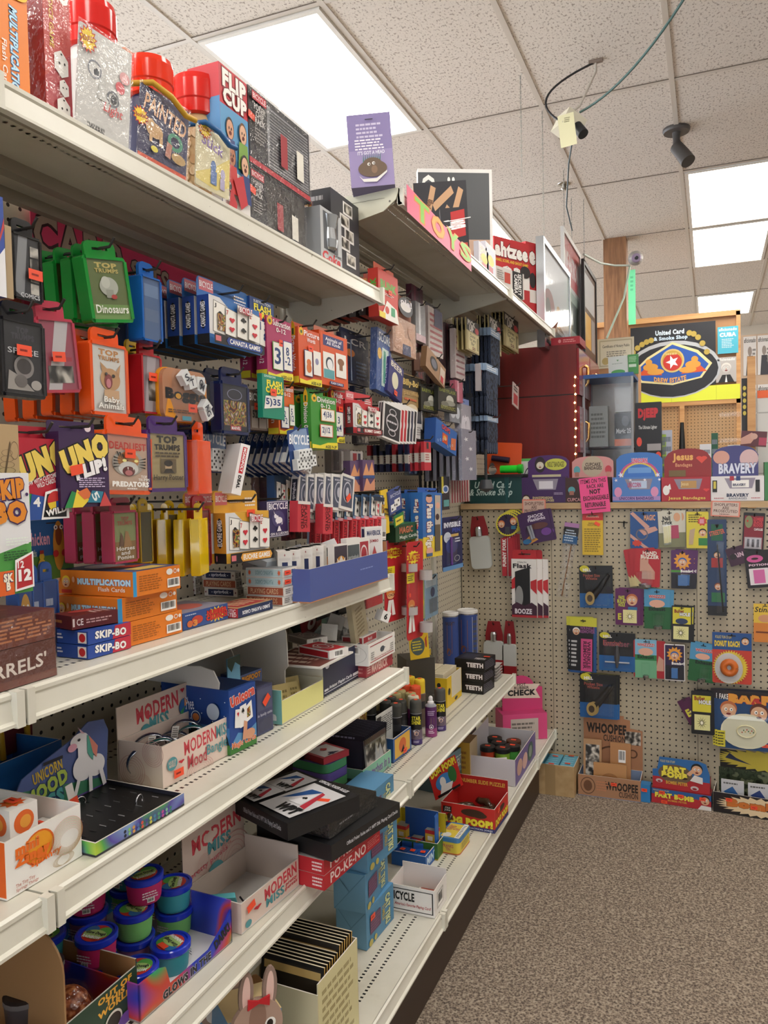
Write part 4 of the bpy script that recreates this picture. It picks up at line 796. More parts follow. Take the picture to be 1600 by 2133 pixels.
uno('purple flip card game box with yellow lettering and price sticker',124,226,876,1056,.268,'#38204c',1,stk=[('F',.3,.5,10)])
tcase('card_case','orange card case with a snarling tiger picture',214,315,866,1030,'#e2571f',[('r',0,0,1,1,'#c8a890'),('r',0,.76,1,1,'#c88874'),T_('DEADLIEST',.06,.74,.94,.88,'#c83a2c',b=.03)]+[('e',.5,.5,.38,.24,'#b8b0a4'),('e',.5,.55,.26,.16,'#c88850'),('e',.5,.4,.24,.13,'#e4e0d8'),('e',.5,.35,.15,.09,'#6c2c2c'),('e',.5,.32,.09,.05,'#c87878')]+[('p',[(.2+.06*i,.7-.01*i*i),(.24+.06*i,.7-.01*i*i),(.3+.04*i,.56)],'#26201c')for i in range(5)]+[('p',[(.12+.0*i,.4+.06*i),(.12,.43+.06*i),(.3,.44+.04*i)],'#26201c')for i in range(4)]+[('p',[(.88,.4+.06*i),(.88,.43+.06*i),(.7,.44+.04*i)],'#26201c')for i in range(4)]+[('e',.36,.54,.05,.025,'#e8e090'),('e',.64,.54,.05,.025,'#e8e090'),('p',[(.42,.42),(.45,.42),(.44,.36)],'#f0ece4'),('p',[(.55,.42),(.58,.42),(.565,.36)],'#f0ece4'),T_('TOP\nTRUMPS',.68,.17,.96,.28,'#ece8e4'),T_('PREDATORS',.06,.06,.94,.16,'#f2f0ec',b=.06),('l',.4,.01,.7,.045,1,'#f2f0ec')],stk=[('F',.5,.65)],hw='holding the orange tiger case',X=.262,tabf=.2,roll=2)
tcase('card_case','purple card case with a brown portrait poster card',308,390,867,1024,'#4a2a6c',[('r',0,0,1,1,'#a89468'),('r',.0,.0,1,.2,'#8c7850'),T_('TOP',.2,.83,.8,.97,'#26201a',b=.06),T_('TRUMPS',.12,.7,.88,.81,'#26201a',b=.04),('l',.14,.56,.88,.68,2,'#4c3c28'),('r',.28,.28,.74,.54,'#6c5a3c'),('e',.5,.4,.1,.1,'#c8a880'),('e',.5,.46,.13,.06,'#241c14'),('p',[(.34,.28),(.66,.28),(.58,.36),(.42,.36)],'#241c14'),T_('Harry Potter',.06,.12,.94,.25,'#2c2218',b=.01)],hw='holding the purple portrait case',X=.262)
g=hf(388,413,876,1030,X=.262,rot=14);case('card_case','orange card case seen edge-on beside the purple case',g,'#e8541e',[('r',0,0,1,1,'#e8541e')],t=.06,tabf=.26)
hook(g['loc'].y+.0,g['loc'].z+g['h']*.9,.27,'holding the edge-on orange case')
g=hf(-60,40,882,1020,X=.29);carton('tan_card_box','brown kraft card box with a line-drawn cat at the left edge','card game box',g,'#b39871',t=.05,cf=dict(R='#9c825c'),F=[('q',.9,.6,.09,.14,'#5c4a34',.93),('p',[(.62,.1),(.66,.1),(.82,.7),(.8,.75)],'#5c4a34')]+[('q',.72,.2+.09*i,.2-.02*i,.05,'#5c4a34',.93)for i in range(5)])
g=hf(-50,64,985,1240,X=.3,rot=90);carton('card_game_box','large white and green card game box with orange lettering at the left edge','card game box',g,'#e4e4e6',t=.04,cf=dict(T='#4c8c3c',R='#c8c8cc'),F=[('r',0,0,1,.45,'#4f9c48'),('p',[(0,.4),(1,.52),(1,.42),(0,.3)],'#e4e4e6'),T_('SKIP',.3,.78,.9,.95,'#e08a28',b=.07,ol='#3c2058',ow=.08,rot=5),T_('BO',.3,.58,.92,.77,'#e08a28',b=.07,ol='#3c2058',ow=.08),('e',.93,.82,.03,.015,'#3c2058'),('l',.5,.4,.95,.47,3,'#e8f0e8'),('l',.45,.28,.95,.36,4,'#24502c'),('p',[(.3,.0),(.35,.2),(.62,.2),(.62,.0)],'#e06428'),T_('SK\nB',.42,.04,.6,.18,'#f4ecd8',b=.06,ol='#3c2058'),('p',[(.62,.02),(.64,.28),(.99,.34),(.99,.04)],'#f4f0f0'),('p',[(.65,.04),(.67,.26),(.96,.32),(.96,.06)],'#b82832'),T_('12',.68,.21,.8,.27,'#f4f0f0',b=.03),T_('12',.68,.1,.93,.2,'#f4f0f0',b=.06)])
g=hf(52,152,1082,1206,X=.12,rot=90);blister('chicken_card_pack','blue rubber chicken card pack standing at the back behind the maroon box',g,'#1e5a90',[('r',0,0,1,.4,'#4c7c34'),T_('Chicken',.02,.58,.5,.8,'#d8a4b4',b=.03),T_('Cards',.02,.4,.22,.52,'#b8c4b0'),('e',.68,.55,.12,.42,'#c88830'),('e',.68,.72,.07,.17,'#7c3c1c'),('e',.62,.86,.04,.04,'#f0ece0'),('e',.74,.86,.04,.04,'#f0ece0'),('e',.62,.86,.015,.02,'#181818'),('e',.74,.86,.015,.02,'#181818'),('e',.6,.42,.06,.06,'#b82c2c'),('e',.78,.42,.06,.06,'#b82c2c'),('e',.3,.24,.08,.12,'#c8a830'),('e',.3,.4,.05,.06,'#c8a830'),('r',.26,.44,.34,.5,'#8c2c2c')]+[('p',[(.8+.05*i,.35),(.82+.05*i,.35),(.82+.05*i,.6)],'#2c5c24')for i in range(4)],cat='card game pack',rad=.15)
def bluecase():pass
g0=hf(36,100,1200,1275,X=.2);
for i,(a,lb)in enumerate(((36,'blue and yellow chicken picture case tucked behind the maroon box'),(58,'plain blue card case second along behind the maroon box'),(88,'plain blue card case touching the orange flash card boxes'))):
 g=hf(a,a+34,1182-6*i,1262,X=.17-.0*i,rot=80,zb=ZB+.002);case('card_case',lb,g,'#2454a0',[('r',0,0,1,1,'#1d4c94'),('l',.2,.6,.8,.8,1,'#c8d4e8')]+([('e',.5,.5,.4,.4,'#d8a040'),('e',.35,.65,.12,.1,'#f2eee0'),('e',.65,.65,.12,.1,'#f2eee0'),('e',.5,.35,.3,.16,'#8c4424')]if i==0 else[]),t=.03)
tcase('card_case','',235,288,1036,1172,'#a83a54',[('r',0,0,1,1,'#8c9464'),('r',0,0,1,.4,'#8c6c44'),T_('TOP\nTRUMPS',.16,.74,.84,.92,'#b85c50',b=.03),('p',[(.2,.3),(.3,.6),(.4,.5),(.45,.3)],'#6c5040'),('p',[(.4,.25),(.5,.62),(.62,.6),(.8,.3)],'#a07850'),T_('Horses\nand\nPonies',.08,.03,.9,.3,'#ecE8e0'.lower(),b=.02)],n=3,step=.038,grp='pink horse card cases',short='rose pink horse card case',hw='holding the pink horse cases',X=.235,tabf=.2)
gy=hf(396,416,1048,1200,X=.255,rot=20);r=case('card_case','',gy,'#e2bf14',[('r',0,0,1,1,'#e2bf14')],t=.055,tabf=.22)
stack(r,5,.03,'bright yellow card case seen edge-on','yellow card cases on one hook',jit=.4,d=Vector((-.93,-.36,0)));hook(gy['loc'].y-.005,gy['loc'].z+gy['h']*.92,.28,'holding the yellow cases')
gy=hf(345,372,1042,1185,X=.2,rot=60);case('card_case','yellow card case with its face half turned beside the edge-on ones',gy,'#d9b81c',[('r',0,0,1,1,'#6c6030')],t=.024,tabf=.2)
gy=hf(292,318,1038,1172,X=.19,rot=70);case('card_case','yellow card case directly right of the pink horse cases',gy,'#cfae1c',[('r',0,0,1,1,'#5c5428')],t=.024,tabf=.2)
tcase('card_case','dark red card case behind the yellow cases and gold euchre boxes',405,440,1032,1180,'#a0242c',[('r',0,0,1,1,'#8c4448'),('r',.2,.2,.8,.8,'#a0585c')],X=.225,stk=[('F',.5,.5)])
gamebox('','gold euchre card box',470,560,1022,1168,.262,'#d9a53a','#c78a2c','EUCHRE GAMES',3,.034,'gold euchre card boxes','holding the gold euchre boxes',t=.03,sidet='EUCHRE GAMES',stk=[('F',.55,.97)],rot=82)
g=hf(556,601,1043,1118,X=.245);carton('card_deck','navy card deck box with a white unicorn inside a spade','playing cards',g,'#33305c',t=.018,F=[('r',.02,.02,.98,.98,'#d8d4e0'),('r',.05,.04,.95,.96,'#332f5e'),T_('BICYCLE',.08,.76,.95,.94,'#ece8f0',b=.03),('e',.5,.5,.3,.22,'#4c4878'),('e',.52,.46,.16,.09,'#ece8f0'),('e',.36,.58,.06,.06,'#ece8f0'),('p',[(.42,.44),(.5,.58),(.36,.62)],'#ece8f0'),('p',[(.4,.36),(.44,.36),(.46,.46)],'#ece8f0'),('p',[(.62,.34),(.66,.34),(.66,.46)],'#ece8f0'),('p',[(.3,.64),(.33,.64),(.26,.74)],'#ece8f0'),('p',[(.4,.16),(.6,.16),(.52,.3),(.48,.3)],'#ece8f0'),T_('GIN & LUDORE',.1,.06,.9,.13,'#ece8f0',b=.02)])
hook(g['loc'].y,g['loc'].z+g['h']+.004,.26,'above the navy unicorn card deck')
# pegboard, right bay
PX=0
def pack(name,label,cat,u0,u1,vt,vb,X,c,F=(),L=(),t=.015,rot=90,roll=0,n=1,step=.02,short=None,grp=None,what=None,film=0,head=None,stk=(),puff=0,cf=None,jit=.7):
 g=hf(u0,u1,vt,vb,X=X,rot=rot);w_,h_=g['w'],g['h'];th=Thing(name,label,cat,grp);b=th.part('body');hh=h_*(1-(head[1]if head else 0))
 if puff:pillow(b,w_,hh,t,c,y0=t/2);
 else:b.box(-w_/2,w_/2,0,t,0,hh,c,cf)
 if F:front(b,w_,hh,F,y=-.0003 if not puff else-.001)
 if L and not puff:left(b,w_,hh,t,L)
 if head:k=th.part('header_card');slot(k,-w_/2,w_/2,hh,h_,t*.4,t*.4+.001,head[0],rad=.12,sw=.25,sh=.12);
 if head and len(head)>2:front(k,w_,h_-hh,head[2],y=t*.4,z0=hh)
 if film:k=th.part('clear_wrap');k.box(-w_*.51,w_*.51,-.003,t+.001,-.0005,hh,'@film')
 stickers(th,g,stk,t);r=th.done(g['loc'],rot,roll)
 if what:hk(r,what,X+.02,.95,g)
 if n>1:stack(r,n,step,short or label,grp or short,jit=jit,roll=roll*.5)
 return r
bl=[('r',0,.62,1,.98,'#c83a2c'),T_('BLINK',.1,.62,.9,.8,'#58a83c',b=.06),('l',.2,.5,.8,.56,2,'#f0d8d0'),('p',[(.1,.0),(.4,.4),(.9,.3),(1,0)],'#ece8e0'),('e',.4,.2,.1,.08,'#c83a2c'),('r',.6,.12,.8,.3,'#3c9c6c'),('r',.0,.0,.3,.12,'#ecd040')]
r=pack('card_game_box','red card game box with green lettering on the first high hook','card game box',788,829,556,668,.27,'#c8382c',bl,[T_('BLINK',.2,.3,.8,.8,'#58a83c',rot=90,b=.05)],t=.03,what='holding the red and orange card boxes',stk=[('F',.55,.52)],head=('#d8684c',.12))
pack('card_game_box','','card game box',764,786,572,640,.2,'#d0802c',[T_('BLINK',.1,.3,.9,.7,'#f0d8b0',b=.04)],[T_('BLINK',.2,.2,.8,.8,'#f0d8b0',rot=90,b=.04)],t=.022,n=3,step=.028,short='orange card game box',grp='orange card game boxes on the first high hook',head=('#c8543c',.2))
pack('domino_pack','','domino pack',762,788,640,662,.22,'#241a1c',[('e',.3,.5,.1,.1,'#e8e8e8'),('e',.7,.5,.1,.1,'#e8e8e8')],[('e',.5,.5,.12,.12,'#e8e8e8')],t=.02,n=6,step=.03,short='small black domino box',grp='small black boxes under the right upper shelf bracket',cf=dict(U='#a83028'),rot=90)
def smallbox(*a,**k):return pack(*a,**k)
pack('dice_pack','dark blue letter dice pack with three letter blocks','dice game',712,768,690,800,.17,'#16264c',[T_('LCR',.1,.8,.9,.94,'#eceae8',b=.02),('e',.3,.62,.16,.08,'#d87c2c'),('r',.3,.05,.34,.9,'#9cb0d0'),('l',.5,.1,.9,.5,5,'#5c74a8')],what='holding the dark blue letter dice pack',film=1,head=('#16264c',.1))
pack('bead_stick_pack','clear and green packet with a white tile stick, tilted','novelty pack',782,812,688,818,.24,'#3c5c98',[('r',.35,.1,.8,.72,'#c8dcd4'),('r',.45,.15,.6,.68,'#4c9c84'),('e',.18,.6,.14,.09,'#e0b030'),T_('SCORE',.1,.8,.9,.95,'#dce4ec')],roll=6,film=1,t=.02,what='holding the clear and green packet')
pack('tag_box','purple boxed dog tag novelty, tilted','boxed novelty',806,836,752,826,.25,'#2c2a6c',[('e',.45,.45,.22,.24,'#d8d4b8'),T_('BEER',.1,.78,.9,.94,'#e8e0d0',b=.03)],[T_('BEER',.3,.2,.7,.8,'#a8a8c8',rot=90)],t=.02,roll=14,stk=[('F',.5,.1)])
pack('face_pack','clear bag with a smiling mouth face print below the right bracket','party mask pack',826,862,612,664,.25,'#a06c58',[('e',.5,.5,.42,.42,'#2a2c34'),('e',.5,.5,.3,.2,'#e8e4e0'),T_('ole!',.2,.56,.85,.84,'#ece8ec',b=.03)],t=.02,puff=1,film=0,head=('@film',.1),what='holding the smiling face pack')
pack('muscle_photo_pack','long clear pack with a flexing arm photo and navy bottom','novelty pack',818,866,666,740,.25,'#b08870',[('e',.3,.55,.2,.3,'#c89c80'),('e',.55,.3,.3,.2,'#c89c80'),('e',.2,.25,.16,.16,'#b88a70'),('r',.4,.0,.75,.3,'#2c3460'),('e',.78,.7,.14,.2,'#b88a70')],t=.02,puff=0,film=1)
pack('teal_bead_pack','small pack of teal and blue round pieces','novelty pack',830,858,638,676,.235,'#18405c',[('e',.3,.7,.2,.2,'#5c98a8'),('e',.7,.6,.2,.2,'#3c7c98'),('e',.4,.3,.2,.2,'#58a0b0')],t=.02,puff=1,film=0)
for i,(u0,u1,vt,vb,X,c,op,lb,pf)in enumerate(((858,882,598,724,.16,'#4a1430',[('r',.2,0,.35,1,'#6c1c40'),('r',.6,0,.7,1,'#2c0c20')],'dark maroon fringe streamer pack under the far bracket',1),(866,886,632,712,.22,'#8c8c90',[('r',.3,0,.5,1,'#d8d8dc'),('r',0,0,1,.18,'#c8a8b0')],'silvery slim film packet beside the striped flag',0),(892,922,636,742,.2,'#c8bcb8',[('r',.1,.1+.12*j,.95,.15+.12*j,'#a84c54')for j in range(7)]+[('r',.4,.62,.95,1,'#3a3c60'),('r',0,0,1,.0,'#000')],'striped flag in a clear bag, nearer one on the far pegboard',0),(948,968,680,790,.2,'#b8aaa8',[('r',.1,.1+.12*j,.95,.14+.12*j,'#8c5058')for j in range(7)]+[('r',.5,.66,.95,1,'#4c4c68')],'striped flag in a clear bag, farther one on the far pegboard',0),(928,946,676,800,.15,'#501c3c',[('r',.2,0,.3,1,'#8c3c54'),('r',.6,0,.66,1,'#2c1020')],'dark plum streamer packs between the two flags',0),(948,964,794,838,.21,'#b05068',[('r',.3,0,.5,1,'#d8a0b0')],'pink folded streamer pack below the farther flag',0),)):
 pack('streamer_pack' if i in(0,4,5)else 'flag_pack',lb,'party pack',u0,u1,vt,vb,X,c,op,t=.02,film=0 if i==0 else 1,n=1,what='holding the '+lb.split(',')[0].replace('in a clear bag','')[:40],head=('#2c2428',.08)if i in(2,3)else None)
pack('streamer_pack','','party pack',936,950,690,852,.14,'#3a1630',[('r',.3,0,.4,1,'#7c4058')],t=.014,film=1,n=4,step=.028,short='tall dark plum streamer pack',grp='tall dark plum streamer packs')
for(u0,u1,vt,vb,X,n,st,cols,lb,gp,hv)in((832,866,846,918,.25,5,.022,('#18181c','#9c9aa0'),'boxed card deck with black and white back','fanned card decks on the middle hook',1),):
 g=hf(u0,u1,vt,vb,X=X,rot=84);w_,h_=g['w'],g['h']
 for i in range(6):
  c=['#1d1d22','#2a2c44','#1d1d22','#b4222c','#b4222c','#1d1d22'][i]
  gg=dict(g);gg['loc']=g['loc']+Vector((-.0*i,-.027*i,-.001*i))
  r=carton('card_deck','%s card deck box, %s of the tilted decks from the right'%({'#1d1d22':'black backed','#2a2c44':'dark blue backed','#b4222c':'red backed'}[c],('first','second','third','fourth','fifth','sixth')[i]),'playing cards',gg,'#dedbd8',t=.018,grp='tilted card decks on the middle hook',roll=9,F=[('r',.06,.05,.94,.95,c),('q',.5,.5,.34,.24,'#c8c4c8',.86),('q',.5,.78,.2,.1,'#c8c4c8',.8),('q',.5,.22,.2,.1,'#c8c4c8',.8),('l',.2,.45,.8,.55,1,'#c8c4c8')],L=[('r',.2,.04,.8,.96,c),('r',.42,.04,.58,.96,'#d8d0cc')])
 hook(g['loc'].y-.03,g['loc'].z+g['h']+.004,.27,'above the tilted card decks')
pack('card_deck','pale boxed deck behind the black backed tilted decks','playing cards',860,880,850,914,.2,'#d0ccc8',[('r',.1,.5,.9,.9,'#3a3a40'),('l',.1,.1,.9,.4,4,'#8c8884')],t=.02)
pack('pacifier_card','','novelty pack',838,876,782,866,.2,'#9c8050',[('r',0,.62,1,.98,'#201c14'),T_('Billy-Bob',.04,.68,.96,.88,'#dcc070',b=.04,ol='#402808'),T_('pacifier',.06,.46,.94,.6,'#c0a068',b=.03),('l',.1,.34,.9,.44,1,'#c8603c'),('e',.5,.16,.3,.12,'#d8c8a8')],n=2,step=.02,short='brown novelty pacifier card',grp='brown pacifier cards',what='holding the brown pacifier cards',film=0)
for i,(a,c_)in enumerate(((877,912),(913,952))):
 pack('flask_card','dark green baby flask card, %s of the pair'%('left','right')[i],'novelty pack',a,c_,804,858,.21+.02*i,'#17180f',[T_('BABYFLASK',.06,.8,.94,.95,'#8c9440',b=.02),('e',.6,.52,.2,.2,'#b8b8ac'),('e',.6,.38,.28,.12,'#8c8c80'),('e',.32,.3,.2,.12,'#6c6c60'),('l',.1,.08,.9,.24,3,'#9c9c50')],grp='baby flask cards',what='holding the %s baby flask card'%('left','right')[i],head=('#17180f',.1))
pack('bottle_cap_box','brown boxed drink opener with a skull print, tilted','boxed novelty',886,926,742,786,.24,'#9c7858',[('e',.38,.55,.2,.3,'#2c2824'),('e',.38,.55,.14,.2,'#6c6c78'),('r',.7,.1,.95,.8,'#c8b8a8'),('r',.74,.1,.9,.4,'#b02c34')],t=.02,roll=16,cf=dict(L='#7c5c40'),what='holding the tilted brown box')
pack('paper_pack','pink and white labelled stack behind the tilted brown box','novelty pack',874,884,736,772,.2,'#b08878',[('r',.2,.1,.9,.4,'#ece8e4'),('r',.2,.5,.9,.9,'#ddd4cc')],t=.02)
def glove(label,u0,u1,vt,vb,X,grp):
 g=hf(u0,u1,vt,vb,X=X);w_,h_=g['w'],g['h'];t=Thing('knit_glove_pair',label,'gloves',grp);b=t.part('glove')
 b.prism(rrect(w_*.8,h_*.62,w_*.16,z0=h_*.3),.0,.012,'@knit')
 for i in range(5):x=-w_*.34+i*w_*.165;n0=len(b.v);b.prism(rrect(w_*.14,h_*.36,w_*.06,x0=x-w_*.06),.001,.011,'@knit')
 k=t.part('cardboard_cuff',label='pale printed cuff card');k.box(-w_*.42,w_*.42,-.001,.013,h_*.86,h_,'#8ca4c0');front(k,w_*.84,h_*.14,[('l',.1,.2,.9,.8,2,'#e4e8ec')],y=-.001,z0=h_*.86)
 r=t.done(g['loc'],90);return g,r
for(u0,u1,vt,vb,n,lb)in((1010,1040,762,865,9,'navy knit glove pair, middle hook of three'),(1020,1044,688,800,5,'navy knit glove pair, top hook of three'),(1012,1040,868,945,7,'navy knit glove pair, bottom hook of three')):
 g,r=glove(lb,u0,u1,vt,vb,.26 if n==9 else .25,lb.replace('glove pair','gloves'));stack(r,n,.018,lb,lb.replace('glove pair','gloves'),jit=.5)
 hook(g['loc'].y,g['loc'].z+g['h']*.97,.285,'holding the '+lb.split(',')[1].strip()+' gloves')
for i,(u0,u1,vt,vb)in enumerate(((972,998,668,734),(1019,1044,664,736),(1050,1080,660,728))):
 pack('joke_card_pack','','joke card',u0,u1,vt,vb,.24,'#ab9c6c',[('r',0,.62,1,1,'#16140f'),T_('PICK\nUP',.08,.62,.7,.96,'#d8d4cc',b=.06),('e',.8,.72,.15,.1,'#b82c34'),('r',.1,.04,.92,.58,'#c8bc88'),T_('Dares\nfor any\nBar',.2,.2,.7,.54,'#2c2820',b=.01),('r',.78,.1,.9,.5,'#7c7440'),T_('50',.4,.06,.64,.16,'#6c2020')],t=.006,n=4,step=.016,short='black and tan joke card, %s row'%('nearest','middle','farthest')[i],grp='joke cards on the %s of three hooks'%('nearest','middle','farthest')[i],what='holding the %s joke cards'%('nearest','middle','farthest')[i])
for i in range(14):
 y=2.75+.017*i;t=Thing('plastic_spoon_pack','clear-topped black stick in the dark gap right of the card decks','plastic stick','row of thin black sticks on the pegboard');b=t.part('stick')
 b.box(-.003,.003,0,.006,0,.15,'#1c1c1c');b.box(-.005,.005,0,.008,.15,.2,'@film');t.done((.1-.004*(i%3),y,1.28+.004*(i%2)),90,random.uniform(-5,5))
hook(2.86,1.485,.18,'holding the row of thin black sticks')
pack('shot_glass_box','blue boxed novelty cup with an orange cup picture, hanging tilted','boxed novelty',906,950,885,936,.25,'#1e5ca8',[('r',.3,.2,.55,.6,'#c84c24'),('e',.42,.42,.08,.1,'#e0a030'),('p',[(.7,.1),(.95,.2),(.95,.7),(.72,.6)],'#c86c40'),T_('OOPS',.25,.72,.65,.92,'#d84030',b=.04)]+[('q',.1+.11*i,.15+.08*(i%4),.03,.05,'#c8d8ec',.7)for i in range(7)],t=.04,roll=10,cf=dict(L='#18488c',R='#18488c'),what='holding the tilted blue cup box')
for i,(u0,u1,vt,vb,lb)in enumerate(((880,904,868,910,'dark eyeglass novelty pack above the slim card boxes'),(904,920,866,900,'small dark blue googly pack beside the eyeglass pack'),(936,960,835,880,'silver ball novelty pack under the pale blue header'),(958,982,830,960,'tall clear pack with white stars streamer'),(876,900,892,930,'black rimmed clear screen pack below the card decks'))):
 pack('novelty_pack',lb,'novelty pack',u0,u1,vt,vb,.2,('#18181c','#1c3468','#8c9098','#a8a4ae','#2a2e38')[i],[('e',.3,.5,.2,.3,('#3c3c44','#4c74b0','#d0d4dc','#e0dce4','#8c98a4')[i]),('e',.7,.5,.2,.3,('#3c3c44','#4c74b0','#d0d4dc','#e0dce4','#8c98a4')[i]),('b',.5,.75,.2,.08,5,'#ece8f0',.4)],t=.02,film=1,head=('#7c8cbc' if i==3 else '#26262c',.1))
def slimrow(lb,gp,u0,u1,vt,vb,X,n,cols,what,step=.022,roll=0):
 g=hf(u0,u1,vt,vb,X=X,rot=88);w_,h_=g['w'],g['h'];hook(g['loc'].y,g['loc'].z+g['h']+.006,X+.02,what)
 for i in range(n):
  c=cols[i%len(cols)];gg=dict(g);gg['loc']=g['loc']+Vector((-step*i,0,0))
  carton('slim_card_box',lb+', '+('rearmost' if i==n-1 else ORD[i])+' in its row','card game box',gg,c,t=.012,grp=gp,roll=roll+random.uniform(-2,2),F=[('r',.0,.28,1,.62,'#cfc8c0'),('l',.15,.34,.85,.58,3,'#a04040'),('r',.35,.75,.65,.97,'#2c2c30')],L=[('r',0,.3,1,.62,'#cfc8c0')])
slimrow('slim red boxed card set','slim card boxes on the right row',884,898,920,980,.25,4,('#b82834','#b82834','#c03440'),'holding the slim red card boxes')
slimrow('slim navy or red boxed card set further left','slim card boxes on the left row',850,864,925,982,.2,7,('#1c2448','#1c2448','#a02430','#1c2448'),'holding the slim navy card boxes')
pack('card_tin','dark playing card pack with red lips low behind the dice packs','playing cards',565,602,985,1000,.15,'#3a1418',[('e',.5,.5,.3,.4,'#b02030')],t=.02)
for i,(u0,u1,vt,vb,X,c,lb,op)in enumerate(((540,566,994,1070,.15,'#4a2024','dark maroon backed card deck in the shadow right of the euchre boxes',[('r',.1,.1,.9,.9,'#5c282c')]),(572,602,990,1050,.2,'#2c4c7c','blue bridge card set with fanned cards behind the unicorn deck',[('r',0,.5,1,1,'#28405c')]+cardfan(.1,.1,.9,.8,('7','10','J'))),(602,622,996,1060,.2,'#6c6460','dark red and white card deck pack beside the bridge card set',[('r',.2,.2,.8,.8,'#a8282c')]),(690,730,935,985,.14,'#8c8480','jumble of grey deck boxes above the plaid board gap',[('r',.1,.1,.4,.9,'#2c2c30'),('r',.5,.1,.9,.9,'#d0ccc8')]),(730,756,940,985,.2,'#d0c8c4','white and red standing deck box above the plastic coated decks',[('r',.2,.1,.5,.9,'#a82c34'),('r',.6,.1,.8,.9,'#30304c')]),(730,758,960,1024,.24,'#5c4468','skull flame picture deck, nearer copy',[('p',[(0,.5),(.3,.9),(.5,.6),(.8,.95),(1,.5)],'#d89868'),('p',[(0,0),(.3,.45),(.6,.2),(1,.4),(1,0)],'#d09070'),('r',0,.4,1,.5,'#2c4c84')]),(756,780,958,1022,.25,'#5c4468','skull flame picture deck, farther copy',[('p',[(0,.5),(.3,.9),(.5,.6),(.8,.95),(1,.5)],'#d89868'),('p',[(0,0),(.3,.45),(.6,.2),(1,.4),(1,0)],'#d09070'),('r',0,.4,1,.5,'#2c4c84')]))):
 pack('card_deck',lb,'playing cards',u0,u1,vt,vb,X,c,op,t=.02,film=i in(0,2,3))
g=hf(706,734,988,1062,X=.265,rot=86);w_,h_=g['w'],g['h']
for i in range(6):
 gg=dict(g);gg['loc']=g['loc']+Vector((-.006*i,-.032*i,.0));gg['h']=h_
 carton('card_deck',('white boxed card deck with slate back, rightmost of the row' if i==0 else 'white boxed card deck showing its navy side label, %s from the right of the row'%('second','third','fourth','fifth','sixth')[i-1]),'playing cards',gg,'#dcd9d5',t=.02,roll=8+random.uniform(-4,4),grp='white boxed decks hanging in a row',F=[('r',.1,.08,.9,.92,'#4c5264'),('q',.5,.5,.3,.3,'#b8b8c4',.85),('e',.5,.5,.12,.14,'#b8b8c4'),('l',.2,.8,.8,.88,1,'#b8b8c4')],L=[('r',.14,.18,.86,.84,'#1c2238'),T_('springbok',.25,.3,.75,.76,'#dcdce4',rot=90),('q',.5,.08,.3,.05,'#1c2238',.6)],stk=[('F',.55,.35,40)]if i==0 else[])
hook(g['loc'].y-.02,g['loc'].z+h_+.003,.275,'above the white boxed decks')
for i,(u0,u1,vt,vb)in enumerate(((619,645,1044,1108),(672,692,1050,1112))):
 pack('plastic_card_box','red plastic-coated card box with clear back hanging %s'%('beside the unicorn deck','under the white boxed decks')[i],'playing cards',u0,u1,vt,vb,.27,'#c43440',[T_('PLASTIC\nCOATED',.25,.1,.75,.9,'#4c1018',rot=-90),('r',.0,.9,1,1,'#e0d8d4')],t=.02,roll=4,film=0)
g=hf(768,796,1030,1128,X=.265,rot=86);w_,h_=g['w'],g['h']
for i in range(8):
 gg=dict(g);gg['loc']=g['loc']+Vector((-.012*i,-.027*i,0))
 t=Thing('bridge_card_set',('blister card set of bridge cards with red box, %s from the right'%('first','second','third','fourth','fifth','sixth','seventh','eighth')[i]),'playing cards','bridge card sets with red boxes');b=t.part('backing_card');b.box(-w_/2,w_/2,0,.001,0,h_,'#8ca4c0',dict(B='#8ca4c0'))
 front(b,w_,h_,[('r',0,.55,1,1,'#2c4c70')]+cardfan(.08,.56,.9,.96,('7','10','J'))+[('r',.1,.86,.9,.95,'#1c2c40'),('p',[(0,.48),(1,.5),(1,.55),(0,.54)],'#d8a0a8')])
 k=t.part('card_box',label='red boxed deck in the blister');k.box(-w_*.4,w_*.3,-.018,-.001,.004,h_*.48,'#d8d4d0',dict(L='#c8323c',F='#cfcbc8'))
 k.art((-w_*.4,-.001,.004),(0,-1,0),(0,0,1),.017,h_*.48,[T_('PLASTIC COATED',.3,.1,.7,.9,'#5c1018',rot=90)]);k.art((-w_*.4,-.018,.004),(1,0,0),(0,0,1),w_*.7,h_*.48,[('r',.0,.0,.45,1,'#c8323c'),T_('PLASTIC',.1,.1,.35,.9,'#5c1018',rot=-90),('bc',.55,.1,.95,.4)])
 stickers(t,gg,[('F',.6,.78,30)]if i==0 else[],.01);t.done(gg['loc'],86,random.uniform(-2,2)+5)
hook(g['loc'].y-.02,g['loc'].z+h_+.0,.28,'holding the bridge card sets')
pack('card_game_card','yellow animal card game card standing vertical right of the bridge sets','card game box',796,811,1020,1112,.255,'#e4c02c',[T_('CARD GAME',.5,.06,.92,.9,'#2c2416',rot=78,b=.03),('e',.25,.7,.2,.08,'#2c2416'),('e',.2,.45,.16,.1,'#4888b0'),('e',.2,.2,.16,.08,'#2c2416')],t=.004,roll=-4)
pack('dice_pack','blue dice pack of five dice hanging left of the long pig game boxes','dice pack',812,838,1018,1066,.26,'#3c4c84',[('r',.1,.1,.5,.4,'#ecECEA'.lower()),('r',.4,.2,.85,.55,'#ececea'),('e',.2,.2,.06,.05,'#181818'),('e',.4,.32,.05,.05,'#181818'),('e',.55,.3,.05,.05,'#181818'),('e',.7,.45,.05,.05,'#181818'),T_('BICYCLE',.1,.7,.9,.85,'#c8d0e4')],t=.01,roll=-10,what='holding the five-dice pack')
